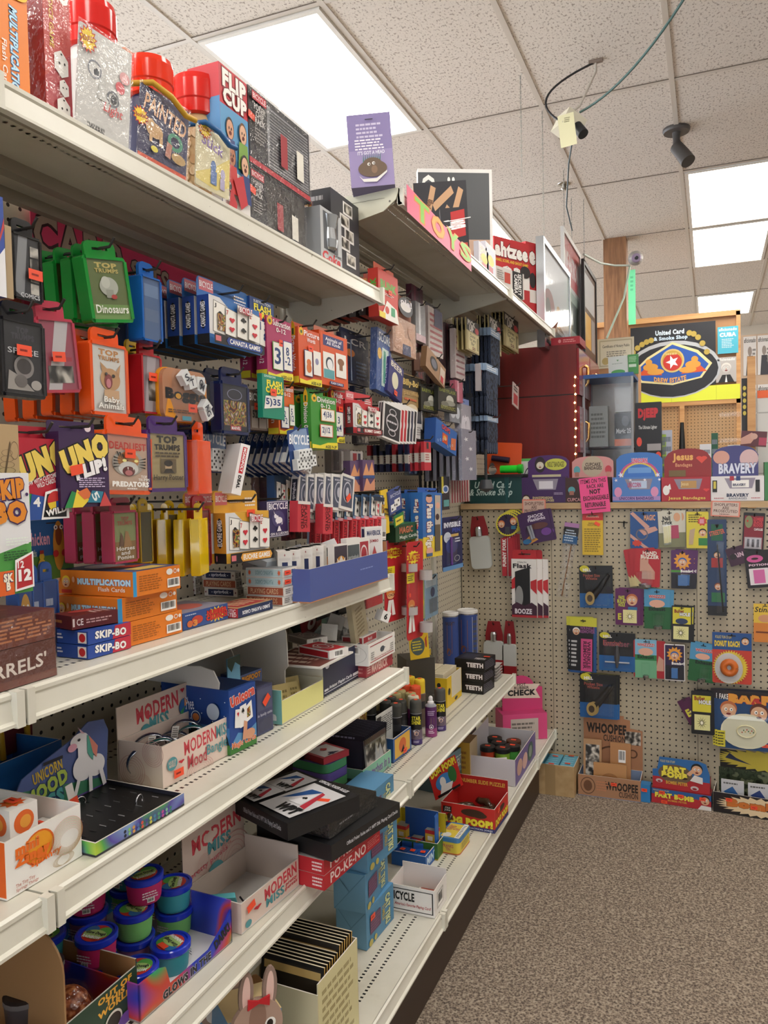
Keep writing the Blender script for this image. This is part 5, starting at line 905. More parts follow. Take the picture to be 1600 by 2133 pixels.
def pigs(u0,u1,vt,vb,X,lb):
 pack('pig_dice_game_box',lb,'dice game',u0,u1,vt,vb,X,'#2c6cb4',[('r',0,0,1,.32,'#e4c83c'),T_('Pass the Pigs',.1,.14,.5,.82,'#e8e4dc',rot=-90,b=.05,ol='#8c2c28'),('e',.3,.9,.16,.06,'#e0a890'),('e',.3,.95,.14,.02,'#1c1c1c'),('r',.6,.3,.9,.96,'#b8b0a4'),('e',.75,.8,.1,.05,'#e0a890'),('e',.72,.62,.1,.05,'#3c2c2c'),('r',.58,.08,.86,.5,'#5c5444'),('e',.3,.1,.18,.06,'#e0a890'),('r',.14,.02,.44,.07,'#3c5c8c')],[('r',0,0,1,.3,'#d8b83c'),T_('Pass the Pigs',.25,.2,.75,.9,'#e8e4dc',rot=90,b=.04,ol='#8c2c28')],t=.04,what='holding the '+lb[:44],head=('#2458a4',.07),cf=dict(T='#2c6cb4'),roll=2)
pigs(880,920,1016,1160,.27,'tall blue and yellow pig dice game box, frontmost of three');pigs(852,877,1020,1130,.2,'tall blue pig dice game box, middle of three');pigs(832,850,1022,1110,.15,'tall blue pig dice game box, rearmost of three')
for i,(u0,u1,vt,vb)in enumerate(((824,874,1090,1125),(800,826,1095,1126))):
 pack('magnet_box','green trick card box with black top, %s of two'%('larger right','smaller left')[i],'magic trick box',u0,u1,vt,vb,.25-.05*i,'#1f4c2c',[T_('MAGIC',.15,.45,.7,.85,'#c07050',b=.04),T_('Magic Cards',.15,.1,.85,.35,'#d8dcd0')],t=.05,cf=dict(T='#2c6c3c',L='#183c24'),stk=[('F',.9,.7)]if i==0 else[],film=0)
pack('header_tag','yellow and green hang tag above the green trick boxes','hang tag',822,842,1070,1094,.26,'#2c7c40',[('r',.1,.1,.9,.75,'#e0d040'),('l',.2,.3,.8,.6,1,'#5c5c30')],t=.002,roll=-8)
g=hf(921,963,1076,1186,X=.21,rot=84)
blister('spy_pen_card','dark blue invisible ink pen card with purple pen on the corner of the pegboard',g,'#1b2350',[T_('INVISIBLE',.1,.8,.92,.9,'#e4e8f4',b=.05),T_('PEN',.5,.7,.88,.78,'#3c50a8',b=.05),('r',.4,.62,.8,.67,'#c8a860'),('e',.25,.62,.18,.1,'#c0c8d8'),('e',.45,.45,.3,.14,'#28387c'),('q',.7,.2,.14,.06,'#a8a8b0',.8),('r',.0,.0,1,.08,'#5c8cc0'),('l',.6,.5,.9,.6,2,'#d8e0f0')],bub=(.15,.1,.6,.62,.012),prod=lambda t,cx,cz,w,h,d:t.part('pen',label='purple pen').tube([(cx,-.006,cz-h/2),(cx,-.006,cz+h/2)],.005,'#5c2c8c',8),cat='carded novelty')
hook(g['loc'].y,g['loc'].z+g['h']*.94,.24,'holding the dark blue pen card')
def tubecard(u0,u1,vt,vb,X,lb,nm):
 g=hf(u0,u1,vt,vb,X=X,rot=86);w_,h_=g['w'],g['h'];t=Thing('air_toy_card',lb,'carded toy','tall red toy cards with clear tubes');b=t.part('backing_card');b.prism(rrect(w_,h_,w_*.12),0,.0012,'#b8222a')
 front(b,w_,h_,[('b',.4,.84,.4,.07,12,'#e8d830',.8),T_(nm,.1,.8,.75,.88,'#b01c20',b=.05),('r',.0,.58,.45,.68,'#e4d02c'),('l',.04,.6,.4,.66,3,'#4c3c10'),('e',.25,.36,.2,.05,'#d8803c'),('e',.25,.32,.16,.04,'#e0a878'),('q',.2,.33,.07,.014,'#1c1c1c',.7),('q',.34,.33,.07,.014,'#1c1c1c',.7),('p',[(.05,.08),(.45,.08),(.36,.27),(.14,.27)],'#e8e4e0'),('p',[(.22,.08),(.3,.08),(.26,.24)],'#b8222a'),('r',.1,.44,.2,.48,'#f0502e')])
 k=t.part('clear_tube',label='clear plastic tube with silver ends');k.lathe([(w_*.17,h_*.06,'#b0aaa8'),(w_*.17,h_*.16,'@clear'),(w_*.17,h_*.6,'#b0aaa8'),(w_*.17,h_*.7)],'@clear',14,cx=w_*.25,cy=-w_*.19)
 t.done(g['loc'],86,2);hk_=hook(g['loc'].y,g['loc'].z+h_*.95,X+.02,'holding the '+nm.lower()+' red tube card')
tubecard(800,845,1125,1292,.23,'tall red toy card with a cartoon man and clear tube, left of two','WHIZZER')
tubecard(846,880,1128,1330,.27,'tall red toy card with a clear tube in front, right of two','BLASTER')
pack('red_card_box','red boxed card pack partly hidden under the blue tray corner','card game box',762,796,1170,1262,.24,'#b02430',[('r',.1,.3,.6,.7,'#c8485a'),('r',.7,.2,.9,.8,'#2c2c50')],t=.03,film=1)
pack('brush_pack','clear bag of a pale ribbed wooden toy hanging slanted below the blue tray','toy pack',742,768,1235,1340,.26,'#b8ac8c',[('l',.2,.2,.8,.8,8,'#8c7c5c')],t=.015,roll=-14,film=1)
pack('lip_card','light blue carded toy with a grey box on the far lower pegboard','carded toy',884,912,1200,1285,.12,'#8cb0cc',[('r',.1,.75,.9,.95,'#c8dce8'),('r',.35,.1,.95,.45,'#6c7c8c'),('e',.6,.6,.16,.12,'#2c3c6c')],t=.01,film=1,what='holding the light blue carded toy')
pack('green_toy_card','yellow and green carded toy left of the light blue one','carded toy',872,886,1205,1290,.12,'#a8b86c',[('e',.4,.8,.3,.08,'#d8803c'),('e',.5,.4,.3,.1,'#d8c83c')],t=.01)
pack('whistle_card','slim yellow and black ring card hanging high above the pen card','carded novelty',920,936,985,1062,.2,'#20242c',[('r',.0,.5,.25,1,'#d8cc3c'),('q',.5,.62,.4,.12,'#d8e0ec',.6),('e',.5,.62,.26,.08,'#3c6cb0'),('r',.2,.1,.9,.3,'#5ca8a8')],t=.01,film=1,head=('@film',.1))
pack('flag_bundle','','flag pack',962,992,895,1000,.25,'#8c8c9c',[('b',.3,.8,.16,.05,5,'#ecECf0'.lower(),.4),('b',.6,.62,.16,.05,5,'#ececf0',.4),('b',.35,.42,.16,.05,5,'#ececf0',.4),('b',.6,.22,.16,.05,5,'#ececf0',.4)],t=.012,n=6,step=.026,short='long starry flag roll in film',grp='long starry flag rolls',film=1,what='holding the long starry flag rolls')
pack('striped_popcorn_pack','red and white striped strips below the flag rolls','party pack',938,978,990,1046,.18,'#c8b8b0',[('r',.06+.13*i,0,.12+.13*i,1,'#a03840')for i in range(7)],t=.02,film=1)
for i in range(0):
 t=Thing('film_tail','loose clear film tail curling out of the flag rolls, %s'%('lowest','middle','rightmost')[i],'film scrap','clear film tails');b=t.part('film');P_=[Vector((.25,2.62+.02*i,1.385+.01*i)),Vector((.30,2.65+.03*i,1.36)),Vector((.34,2.7+.05*i,1.33-.01*i))]
 b.add([p+Vector((0,0,s_*.008*(1+j)))for j,p in enumerate(P_)for s_ in(-1,1)],[(0,1,3,2),(2,3,5,4)],'@film');t.done()
pack('flask_card','black and silver metal tube gadgets hanging left of the gloves','gadget pack',984,1006,782,868,.2,'#22242a',[('r',.1,.0,.35,.9,'#a4a6ac'),('r',.55,.1,.85,1,'#8c8e94')],t=.03)
pack('lighter_card','red and silver lighter card above the metal tubes','gadget pack',1000,1014,760,816,.24,'#b0a8a8',[('r',.2,.3,.8,.8,'#a03038')],t=.02)
t=Thing('black_scoop','black handled scoop hanging in front of the gloves','scoop');b=t.part('handle');P_=ypt(1012,.28,1.45);b.tube([(0,0,.02),(0,0,-.1)],.006,'#1c1c1e',8);k=t.part('scoop_head',label='clear scoop head');k.lathe([(.02,-.1),(.03,-.135),(.004,-.15)],'#3a3c40',14);t.done(P_+Vector((0,0,.03)))
pack('small_red_card','small white and red card on a hook in front of the red cabinet','carded novelty',1068,1080,800,848,.26,'#b8a4a0',[('r',.1,.1,.8,.55,'#a82c34'),('l',.1,.65,.9,.9,2,'#3c3434')],t=.004,roll=8,what='holding the small white and red card')
for i,(u0,u1,vt,vb,lb)in enumerate(((660,706,1255,1330,'clear bag of white number dice hanging low, left of two'),(700,740,1250,1320,'clear bag of white number dice hanging low, right of two'))):
 g=hf(u0,u1,vt,vb,X=.16);w_,h_=g['w'],g['h'];t=Thing('dice_bag',lb,'bag of dice','bags of large dice');b=t.part('header_card');b.box(-w_/2,w_/2,.0,.001,h_*.6,h_,'#2a3034')
 for j in range(3):
  k=t.part('die',label='white die');s_=w_*.16;n0=len(k.v);k.box(-s_,s_,-s_,s_,-s_,s_,'#deddd8');front(k,2*s_,2*s_,[T_(('9','6','0')[j],.3,.2,.7,.8,'#1c1c1c',b=.04)],y=-s_,z0=-s_)
  k.rot_last(n0,Matrix.Translation(((-.28+.28*j)*w_,-.02,h_*(.25+.12*(j%2))))@Matrix.Rotation((30*j+15)*D2R,4,'Y')@Matrix.Rotation(.5,4,'Z'))
 k=t.part('clear_bag');k.box(-w_*.5,w_*.5,-.04,.0,0,h_*.62,'@film');t.done(g['loc'],90);hk(t and bpy.context.scene.collection.objects[-1]if 0 else type('o',(),dict(location=g['loc'],rotation_euler=Vector((0,0,1.57))))(),'holding the '+('left','right')[i]+' bag of dice',.18,.95,g)
k=hf(770,795,1262,1290,X=.27);t=Thing('large_die','loose white plastic die caught in the pale toy bag','die');b=t.part('die');s_=.014;b.box(-s_,s_,-s_,s_,-s_,s_,'#e4e2de');front(b,2*s_,2*s_,[T_('6',.3,.2,.7,.8,'#1c1c1c',b=.04)],y=-s_,z0=-s_);t.done(k['loc']+Vector((.02,0,.01)),60,25)
t=Thing('red_lips_card','red carded toy with a white skull shape behind the white folded board','carded toy');g=hf(632,672,1262,1318,X=.12);b=t.part('card');b.prism(rrect(g['w'],g['h'],g['w']*.1),0,.002,'#7c1c24');front(b,g['w'],g['h'],[('e',.5,.4,.22,.2,'#dcd4d0'),('e',.5,.42,.08,.08,'#7c1c24'),T_('WORD',.1,.75,.9,.92,'#dcd4d0')]);t.done(g['loc'],90,-20);hook(g['loc'].y,g['loc'].z+g['h']*.95,.15,'holding the red skull card')
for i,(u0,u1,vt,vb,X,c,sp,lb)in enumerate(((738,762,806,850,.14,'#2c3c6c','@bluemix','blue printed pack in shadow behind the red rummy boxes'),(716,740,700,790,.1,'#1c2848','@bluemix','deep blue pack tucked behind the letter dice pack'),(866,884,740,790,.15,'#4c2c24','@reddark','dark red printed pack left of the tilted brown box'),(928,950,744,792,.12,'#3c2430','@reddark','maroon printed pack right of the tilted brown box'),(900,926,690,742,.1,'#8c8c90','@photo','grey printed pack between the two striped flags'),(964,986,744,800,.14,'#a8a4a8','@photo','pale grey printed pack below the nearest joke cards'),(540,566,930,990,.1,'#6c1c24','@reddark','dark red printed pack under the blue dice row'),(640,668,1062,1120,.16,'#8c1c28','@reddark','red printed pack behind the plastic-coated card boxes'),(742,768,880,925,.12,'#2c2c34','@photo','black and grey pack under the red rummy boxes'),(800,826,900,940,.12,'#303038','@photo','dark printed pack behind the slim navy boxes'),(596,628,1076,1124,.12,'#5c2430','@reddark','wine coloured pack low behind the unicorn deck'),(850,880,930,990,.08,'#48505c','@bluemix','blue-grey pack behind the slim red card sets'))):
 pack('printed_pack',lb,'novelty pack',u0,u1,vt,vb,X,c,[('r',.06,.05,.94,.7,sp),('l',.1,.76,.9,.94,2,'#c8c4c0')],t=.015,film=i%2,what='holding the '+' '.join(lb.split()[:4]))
# shelves: cards, bangles
E3=.0012
def tray(name,label,cat,g,h,c,cin=None,F=(),R=(),riser=None,th_=.0025,hb=None,hl=None,parts=(),stk=(),grp=None,cf=None,hf_=None,floor=None):
 w_,t_=g['w'],g['t'];cin=cin or c;T=Thing(name,label,cat,grp);b=T.part('tray_body');hb=hb or h;hl=hl or h;hfr=hf_ or h;o=dict(cf or{})
 b.box(-w_/2,w_/2,0,t_,0,th_,floor or cin)
 b.box(-w_/2,w_/2,0,th_,th_,hfr,c,dict(F=o.get('F',c),B=cin,T='#dcd6cc'));b.box(-w_/2,w_/2,t_-th_,t_,th_,hb,c,dict(F=cin,T='#dcd6cc'))
 b.box(-w_/2,-w_/2+th_,th_,t_-th_,th_,hl,c,dict(R=cin,T='#dcd6cc'));b.box(w_/2-th_,w_/2,th_,t_-th_,th_,h,c,dict(L=cin,R=o.get('R',c),T='#dcd6cc'))
 if F:front(b,w_,hfr,F)
 if R:b.art((w_/2,0,0),(0,1,0),(0,0,1),t_,h,R)
 if riser:
  k=T.part('riser_card',label='tall printed back card');x=-w_/2-.002+(riser[3]if len(riser)>3 else 0);P=riser[4]if len(riser)>4 else[(0,0),(1,0),(1,1),(0,1)]
  V=[(x,t_*a,riser[0]*c_)for a,c_ in P];n=len(V);k.add(V+[(x-.002,y,z)for _,y,z in V],[tuple(range(n)),tuple(reversed(range(n,2*n)))]+[(i,i+n,(i+1)%n+n,(i+1)%n)for i in range(n)],riser[1])
  k.art((x,0,0),(0,1,0),(0,0,1),t_,riser[0],riser[2])
 for p in parts:p(T,w_,h,t_)
 gg=dict(g);gg['h']=h;stickers(T,gg,stk,t_)
 return T.done(g['loc'],g['rot'])
def inside(g,x,y,z,dx=0):
 return Matrix.Rotation(g['rot']*D2R,4,'Z')@Vector((x,y,z))+g['loc']
z0=ZB+E3
mf=lambda:[T_('MULTIPLICATION',.27,.42,.97,.68,'#c8eafc',b=.07,ol='#1c6cae',ow=.05),T_('Flash Cards',.55,.18,.9,.36,'#f2ece0',b=.02),('f',.12,.5,.05,'#e8b088','#f2d030'),('r',.06,.06,.2,.2,'#c83020'),('e',.02,.62,.02,.12,'#e8b088'),('e',.23,.62,.02,.12,'#e8b088')]
mr=lambda:[('r',0,0,.07,1,'#3498d0'),('l',.12,.15,.6,.82,7,'#a85c14'),('e',.76,.78,.07,.13,'#e8e4dc'),('q',.88,.78,.035,.1,'#e8e4dc',.7),('e',.95,.78,.025,.08,'#e8e4dc'),('bc',.7,.12,.97,.5)]
mtop=[('r',.0,.0,1,1,'#4a5078'),('e',.3,.5,.2,.3,'#c8c0c8'),('p',[(.4,.2),(.7,.5),(.6,.9),(.45,.6)],'#c83c30'),('r',.75,.2,.95,.8,'#d0b060')]
kw=dict(grp='orange multiplication flash card boxes',cf=None)
g=cb(262,110,380,1298,z0,vb=1349,rot=-3);h_=g['h']
carton('flash_card_box','orange multiplication flash card box at the bottom of its stack of three','flash card box',g,'#e07c20',F=mf(),R=mr(),**kw)
g=cb(246,116,369,1242,z0+h_+.001,X=.255,rot=-3,h=h_)
carton('flash_card_box','orange multiplication flash card box in the middle of its stack of three','flash card box',g,'#e07c20',F=mf(),R=mr(),**kw)
g=cb(278,122,376,1190,z0+2*h_+.002,X=.272,rot=-2,h=h_*1.02)
carton('flash_card_box','orange multiplication flash card box on top of its stack of three','flash card box',g,'#e07c20',F=mf(),R=mr(),T=mtop,**kw)
sk=lambda:[('p',[(.55,0),(1,0),(1,1),(.62,1)],'#c02c40'),T_('SKIP-BO',.15,.22,.88,.82,'#f2f0ee',b=.05,rot=-4,ol='#18284c',ow=.03)]
skf=[('r',.68,.1,.95,.9,'#f2eeee'),('e',.82,.5,.1,.32,'#c8242c'),('l',.02,.3,.2,.8,2,'#d8dce8')]
g=cb(184,119,273,1346,z0,vb=1374,rot=-3);hs=g['h']
carton('card_game_box','blue and red card game box, lower of two stacked at the shelf front','card game box',g,'#24489c',F=skf,R=sk(),grp='blue and red card game boxes')
g=cb(184,119,273,1318,z0+hs+.001,X=g['loc'].x+g['w']/2,rot=-3,h=hs)
carton('card_game_box','blue and red card game box, upper of two stacked at the shelf front','card game box',g,'#24489c',F=skf,R=sk(),grp='blue and red card game boxes')
g2=cb(150,112,246,1297,z0+2*hs+.003,X=.235,rot=-16,h=.02)
carton('card_game_box','small flat maroon box lying on the two blue and red boxes','card game box',g2,'#5c1a1e',R=[('r',.02,.2,.06,.8,'#d8c8c8'),T_('CE',.1,.25,.24,.75,'#e0d0d0'),('l',.3,.3,.9,.7,2,'#c89c9c')],F=[('l',.1,.3,.5,.7,1,'#c08040')],T=[('l',.35,.5,.95,.9,3,'#d8b8b4'),('e',.3,.5,.2,.3,'#a83c38')])
yA,yB=ypt(-110,.285,ZB).y,ypt(118,.285,ZB).y;hq=hgt(Vector((.285,yB,ZB)),1330);hq2=hgt(Vector((.285,yB,ZB)),1268)
for i,(a,c_,op,lb)in enumerate(((0,hq,[T_("QUARRELS'",.0,.3,.9,.72,'#e0d4cc',b=.02,arc=-.15),('r',0,0,1,.2,'#6c3428')],'large maroon game box with white serif lettering at the left edge'),(hq+.001,hq2,[('l',.1,.15,.97,.92,6,'#b8744c')],'maroon box with small gold print lying on the lettered maroon box'))):
 g=dict(loc=Vector((.285-.09,yA,z0+a)),w=.18,t=yB-yA,h=c_-a,rot=0)
 carton('board_game_box',lb,'game box',g,('#5a2822','#6b3026')[i],R=op,T=[('l',.1,.1,.9,.9,3,'#8c5040'),('r',.3,.2,.5,.8,'#4c3840')],parts=[lambda th,w,h,t:th.part('shrink_wrap').box(-w/2,w/2+.001,-.001,t+.001,0,h+.0005,'@film')])
g=cb(381,366,475,1279,z0,vb=1314,rot=-3,w=.1)
carton('card_game_box','blue wrapped number game box with a red and yellow burst','card game box',g,'#2c4c8c',R=[('b',.74,.5,.26,.5,16,'#e4c43c',.6),T_('NUMBER\nCRUNCH',.5,.2,.98,.82,'#c83028',b=.06,ol='#6c1414'),('e',.3,.45,.12,.26,'#b83c30'),('e',.14,.3,.06,.2,'#c86838'),T_('3',.2,.1,.3,.5,'#d88840',b=.06),('l',.04,.8,.3,.9,1,'#c8d0e0')],T=[('r',0,0,1,1,'#8c8898'),('e',.5,.5,.3,.3,'#b85c50')],cf=dict(T='#8c8898'))
g=cb(496,470,568,1269,z0,vb=1288,rot=-3,w=.075,h=.018)
carton('card_deck','navy and red jumbo playing card box lying flat at the shelf front','playing cards',g,'#1d2c54',F=[T_('PLASTIC\nCOATED',.5,.1,.95,.9,'#e8dcdc',b=.03)],R=[T_('JUMBO PLAYING CARDS',.12,.25,.92,.75,'#e4e4ea',b=.04,rot=180)],cf=dict(F='#b02834',T='#b89468'),T=[('r',.1,.1,.9,.9,'#a83c38'),('l',.2,.2,.8,.8,4,'#d8b48c')])
LB=dict(s=[('r',.12,.14,.88,.86,'#1c2850'),T_('- springbok -',.22,.22,.8,.78,'#d8dcec',b=.03),('b',.05,.5,.03,.2,5,'#6c2030',.4),('b',.95,.5,.03,.2,5,'#6c2030',.4)],p=[('r',.02,.08,.98,.92,'#a05038'),T_('PLAYING CARDS',.1,.2,.85,.8,'#d8b08c',b=.02)],b=[('r',.01,.08,.99,.92,'#b4ccd0'),('b',.1,.5,.05,.38,9,'#d8643c',.5),('b',.9,.5,.05,.38,9,'#d8643c',.5),T_('PLAYING CARDS',.26,.26,.74,.74,'#7ca0a8',rot=180)])
def deckstack(uc,ul,ur,vb,seq,place,h=.0185,w=.09,X=None,rot=-2):
 z=z0
 for i,s_ in enumerate(seq):
  g=cb(uc,ul,ur,0,z,vb=vb,rot=rot,h=h,w=w)if i==0 else dict(g,loc=g['loc']+Vector((random.uniform(-.003,.003),random.uniform(-.002,.002),h+.0006)))
  pos_='at the bottom' if i==0 else('on top' if i==len(seq)-1 else('second from the bottom' if i==1 else 'third from the bottom'))
  carton('card_deck',{'s':'white and navy','p':'white and rust','b':'pale blue'}[s_]+' card deck %s, %s'%(pos_,place),'playing cards',g,'#dedad4',F=LB[s_],R=[('bc',.55,.15,.9,.85),('l',.1,.2,.45,.8,3,'#6c6864')],grp='playing card decks stacked on the shelf',stk=[('R',.25,.5)]if s_=='b' else[],cf=dict(T='#7c8084'))
deckstack(495,420,508,1244,'sps','left springy label stack'.replace('springy label','navy label'))
deckstack(590,507,620,1262,'ppbb','pale blue topped stack')
deckstack(626,600,652,1250,'ppp','stack half behind the pale blue topped one',X=.2)
deckstack(408,374,418,1238,'sss','short stack behind the orange boxes')
g=cb(647,628,808,1186,z0+.001,vb=1257,rot=0,w=.09);bt=g
tray('deck_tray','long blue cardboard tray full of playing card decks at the shelf end','display tray',g,g['h'],'#4c5c9c','#b07850',R=[('l',.6,.55,.8,.62,1,'#8c9cd0')],hb=g['h']*1.35)
def deckup(lb,x,y,z,op,sd,rot=0,w=.062,h=.088,t=.017,c='#e2dfda',base=bt,roll=0,grp='decks standing in the blue tray'):
 gg=dict(loc=inside(base,x,y,z),w=w,h=h,rot=rot+base['rot'],t=t);return carton('card_deck',lb,'playing cards',gg,c,F=op,L=sd,R=op if False else(),t=t,grp=grp,roll=roll)
for i in range(7):
 deckup('white card deck with a red star end, %s from the left in the blue tray'%('first','second','third','fourth','fifth','sixth','seventh')[i],-.02+.006*(i%2),.012+.027*i,.03,[('b',.5,.9,.06,.05,5,'#8c2c3c',.4),('r',.3,.1,.7,.7,'#24305c'),('r',.1,.75,.9,.82,'#d8d4d0')],[],rot=35,w=.03,h=.075,t=.07)
deckup('colourful card deck with a white crown picture in the blue tray',.02,.2,.03,[('r',.04,.04,.96,.96,'#3c3440'),('e',.5,.4,.35,.25,'#c88c3c'),('p',[(.3,.3),(.7,.3),(.8,.6),(.65,.5),(.5,.66),(.35,.5),(.2,.6)],'#e4e0d8')],[],rot=80,w=.055,h=.075)
deckup('grey labelled card deck near the middle of the blue tray',.022,.265,.035,[('r',.05,.1,.95,.8,'#4c5458'),T_('springbok',.1,.35,.9,.5,'#b8c0c0')],[],rot=80,w=.055,h=.08)
deckup('red and white card deck in the blue tray',.022,.325,.03,[('r',.1,.1,.9,.9,'#a83440'),('q',.5,.5,.3,.3,'#e0d8d8',.8)],[],rot=80,w=.05,h=.08)
deckup('white jumbo card deck standing tall at the right of the blue tray',.028,.375,.045,[('r',.06,.04,.94,.96,'#d8d4d4'),T_('MAVERICK',.1,.76,.9,.9,'#22305c',b=.04),T_('JUMBO',.25,.55,.75,.65,'#a03c44',b=.03),('p',[(.3,.12),(.7,.12),(.5,.48)],'#b04c50')],[('r',.2,.05,.8,.95,'#24305c')],rot=62,w=.055,h=.09)
t=Thing('loose_deck_pile','pile of clear-wrapped decks behind the blue tray front','playing cards');b=t.part('wrapped_decks');rr=random.Random(11)
for i in range(16):n0=len(b.v);b.box(-.03,.03,-.04,.04,-.008,.008,rr.choice(('#c8c8c8','#8c8c90','#dcdcdc','#a8b0b8')));b.rot_last(n0,Matrix.Translation((rr.uniform(-.02,.03),.03+.023*i,.06+rr.uniform(-.015,.02)))@Matrix.Rotation(rr.uniform(-.5,.5),4,'Y')@Matrix.Rotation(rr.uniform(-.8,.8),4,'Z'))
k=t.part('clear_wrap');pillow(k,.1,.1,.36,'@film',y0=.2);t.done(inside(bt,-.1,.0,.01))
z1=ZC+E3
g=cb(14,0,171,1757,z1,vb=1877,rot=0,w=.15);zg=g
org=[('q',.1,.7,.3,.4,'#d8401c',.6),('p',[(0,.0),(.3,.3),(.6,.4),(1,.8),(1,.5),(.6,.1),(.3,0)],'#e8902c')]
tray('spring_toy_tray','white and orange open box of mini spring toys at the left edge','display tray',g,g['h'],'#e8e6e2','#eceae6',cf=dict(F='#e4641c'),R=[('e',.42,.62,.2,.3,'#e89c24'),('q',.42,.62,.2,.3,'#d8601c',.9),T_('mini',.12,.66,.42,.84,'#e46c1c',b=.07,ol='#f4d8b0',ow=.02),T_('Zingy',.1,.42,.56,.66,'#e46c1c',b=.08),T_('Springy',.3,.3,.7,.46,'#e46c1c',b=.04),T_('The Tiny Tiny',.1,.12,.34,.2,'#b87c70'),T_('Springy Thingy',.1,.05,.38,.12,'#b87c70')]+[('q',.78,.56-.002*i,.22-.006*i,.34-.012*i,('#c85c4c','#a89c60','#8c9c6c')[i%3],.985)for i in range(16)]+[('q',.66+.012*i,.2,.12,.1,'#b8a890',.93)for i in range(5)],F=[('q',.6,.4,.3,.3,'#f0b040',.5)],hb=g['h']*1.02)
for i,(x,y,z)in enumerate(((.03,.03,.004),(.03,.075,.004),(-.02,.03,.004),(.02,.04,.048),(-.03,.075,.02))):
 gg=dict(loc=inside(zg,x,y,z),w=.042,t=.042,h=.042,rot=-4)
 carton('mini_spring_box','small white and orange spring toy box in the tray, %s'%('front right','far right','front left','stacked on top','far left')[i],'toy box',gg,'#e8e4de',F=[('e',.5,.5,.36,.36,'#e0682c'),('e',.5,.5,.2,.2,'#e8a040')],R=[('e',.5,.5,.36,.36,'#e0682c'),('e',.55,.5,.2,.2,'#e8a040')],T=[('b',.5,.5,.4,.4,9,'#e0682c',.7),('e',.5,.5,.2,.2,'#e8a040')],grp='mini spring toy boxes',stk=[('T',.5,.5)])
g=cb(200,160,384,1757,z1,vb=1786,rot=-2,w=.2);rg=g
for_pips=[('e',.3+.045*i,.62-.3*(j),.014,.13,c)for i,(c)in enumerate(('#2a2c3c','#8cc870','#d8a050','#5878b8','#d05848','#5858a0','#c8c850','#4c8cb0','#58a878','#c858a0','#8cc8a0','#3c8c6c'))for j in(0,1)]
pts=[(0,0),(1,0),(1.0,.35),(1.03,.8),(.98,.96),(.8,1.0),(.6,.85),(.3,.72),(.1,.62),(0,.4)]
def ringfoam(T,w,h,t):
 k=T.part('foam_pad',label='black slotted foam pad');k.box(-w/2+.003,w/2-.003,.003,t-.003,.003,h-.006,'#0d0d0e')
 rr=random.Random(2)
 for i in range(9):
  for j in range(4):x,y=-w*.4+w*.22*j+.0*i,t*(.1+.1*i);k.box(x,x+.012,y,y+.0012,h-.006,h-.0052,rr.choice(('#5c5c60','#2c2c30','#8c8c90')))
tray('mood_ring_tray','shallow rainbow tray of black foam with a unicorn back card','display tray',g,g['h'],'@pastel','#2c2c38',F=[('r',0,.0,.0,1,'#8fb4dc')],R=for_pips,parts=[ringfoam],riser=(.125,'#4c5c90',[('p',[(.02,.1),(.98,.1),(.98,.2),(.02,.5)],'#3c7c5c'),('p',[(.0,.0),(1,0),(1,.12),(0,.14)],'#5c4890'),T_('UNICORN',.2,.52,.5,.66,'#c8a838',b=.03,rot=8),T_('MOOD',.12,.3,.55,.5,'#a8c050',b=.06,ol='#2c3c6c',rot=12),T_('RINGS',.05,.1,.5,.3,'#4c9c9c',b=.06,ol='#2c3c6c',rot=8),('r',.3,.68,.5,.72,'#1c1c28'),('e',.72,.46,.12,.17,'#e4e2e6'),('e',.86,.42,.1,.14,'#e4e2e6'),('p',[(.66,.5),(.76,.46),(.78,.82),(.66,.84)],'#e4e2e6'),('e',.68,.82,.1,.09,'#e4e2e6'),('e',.6,.76,.05,.05,'#d89cb0'),('p',[(.7,.9),(.74,.88),(.66,1.0)],'#d8b0c0'),('p',[(.76,.86),(.84,.74),(.82,.5),(.76,.62)],'#50a090'),('p',[(.78,.84),(.88,.66),(.86,.52),(.82,.6)],'#d08070'),('e',.67,.83,.016,.018,'#20202c'),('p',[(.64,.36),(.68,.36),(.62,.14),(.58,.14)],'#e4e2e6'),('p',[(.76,.34),(.8,.34),(.8,.12),(.76,.12)],'#e4e2e6'),('p',[(.88,.34),(.92,.36),(.96,.14),(.92,.12)],'#e4e2e6')],.045,pts))
t=Thing('ring_display','lone ring with a white tag standing in the black foam','ring');b=t.part('ring');b.tube([(.011*math.cos(a*math.pi/8),0,.012+.011*math.sin(a*math.pi/8))for a in range(17)],.0016,'m#c8c8cc',6);k=t.part('tag',label='white tag with orange-red sticker');k.box(-.006,.006,-.002,-.001,.018,.05,'#ece8e4');k.box(-.006,.008,-.004,-.003,.01,.028,ORA);t.done(inside(rg,-.01,.07,rg['h']-.006),80,-12)
for i,(x,y)in enumerate(((.0,.03),(-.03,.1),(.05,.14))):
 t=Thing('mood_ring','small silver ring stuck in the foam pad, %s one'%('nearest','rearmost left','farthest')[i],'ring','silver rings in the foam pad');b=t.part('ring');b.tube([(.009*math.cos(a*math.pi/8),0,.003+.009*math.sin(a*math.pi/8))for a in range(17)],.0013,'m#c8c8cc',6);t.done(inside(rg,x,y,rg['h']-.006),60+20*i)
g=cb(340,250,480,1556,z1,vb=1644,rot=-3);mg=g
swl=lambda x,y,r:[('q',x,y,r*(1-.16*i),r*1.3*(1-.16*i),'#c89c94',.96)for i in range(5)]
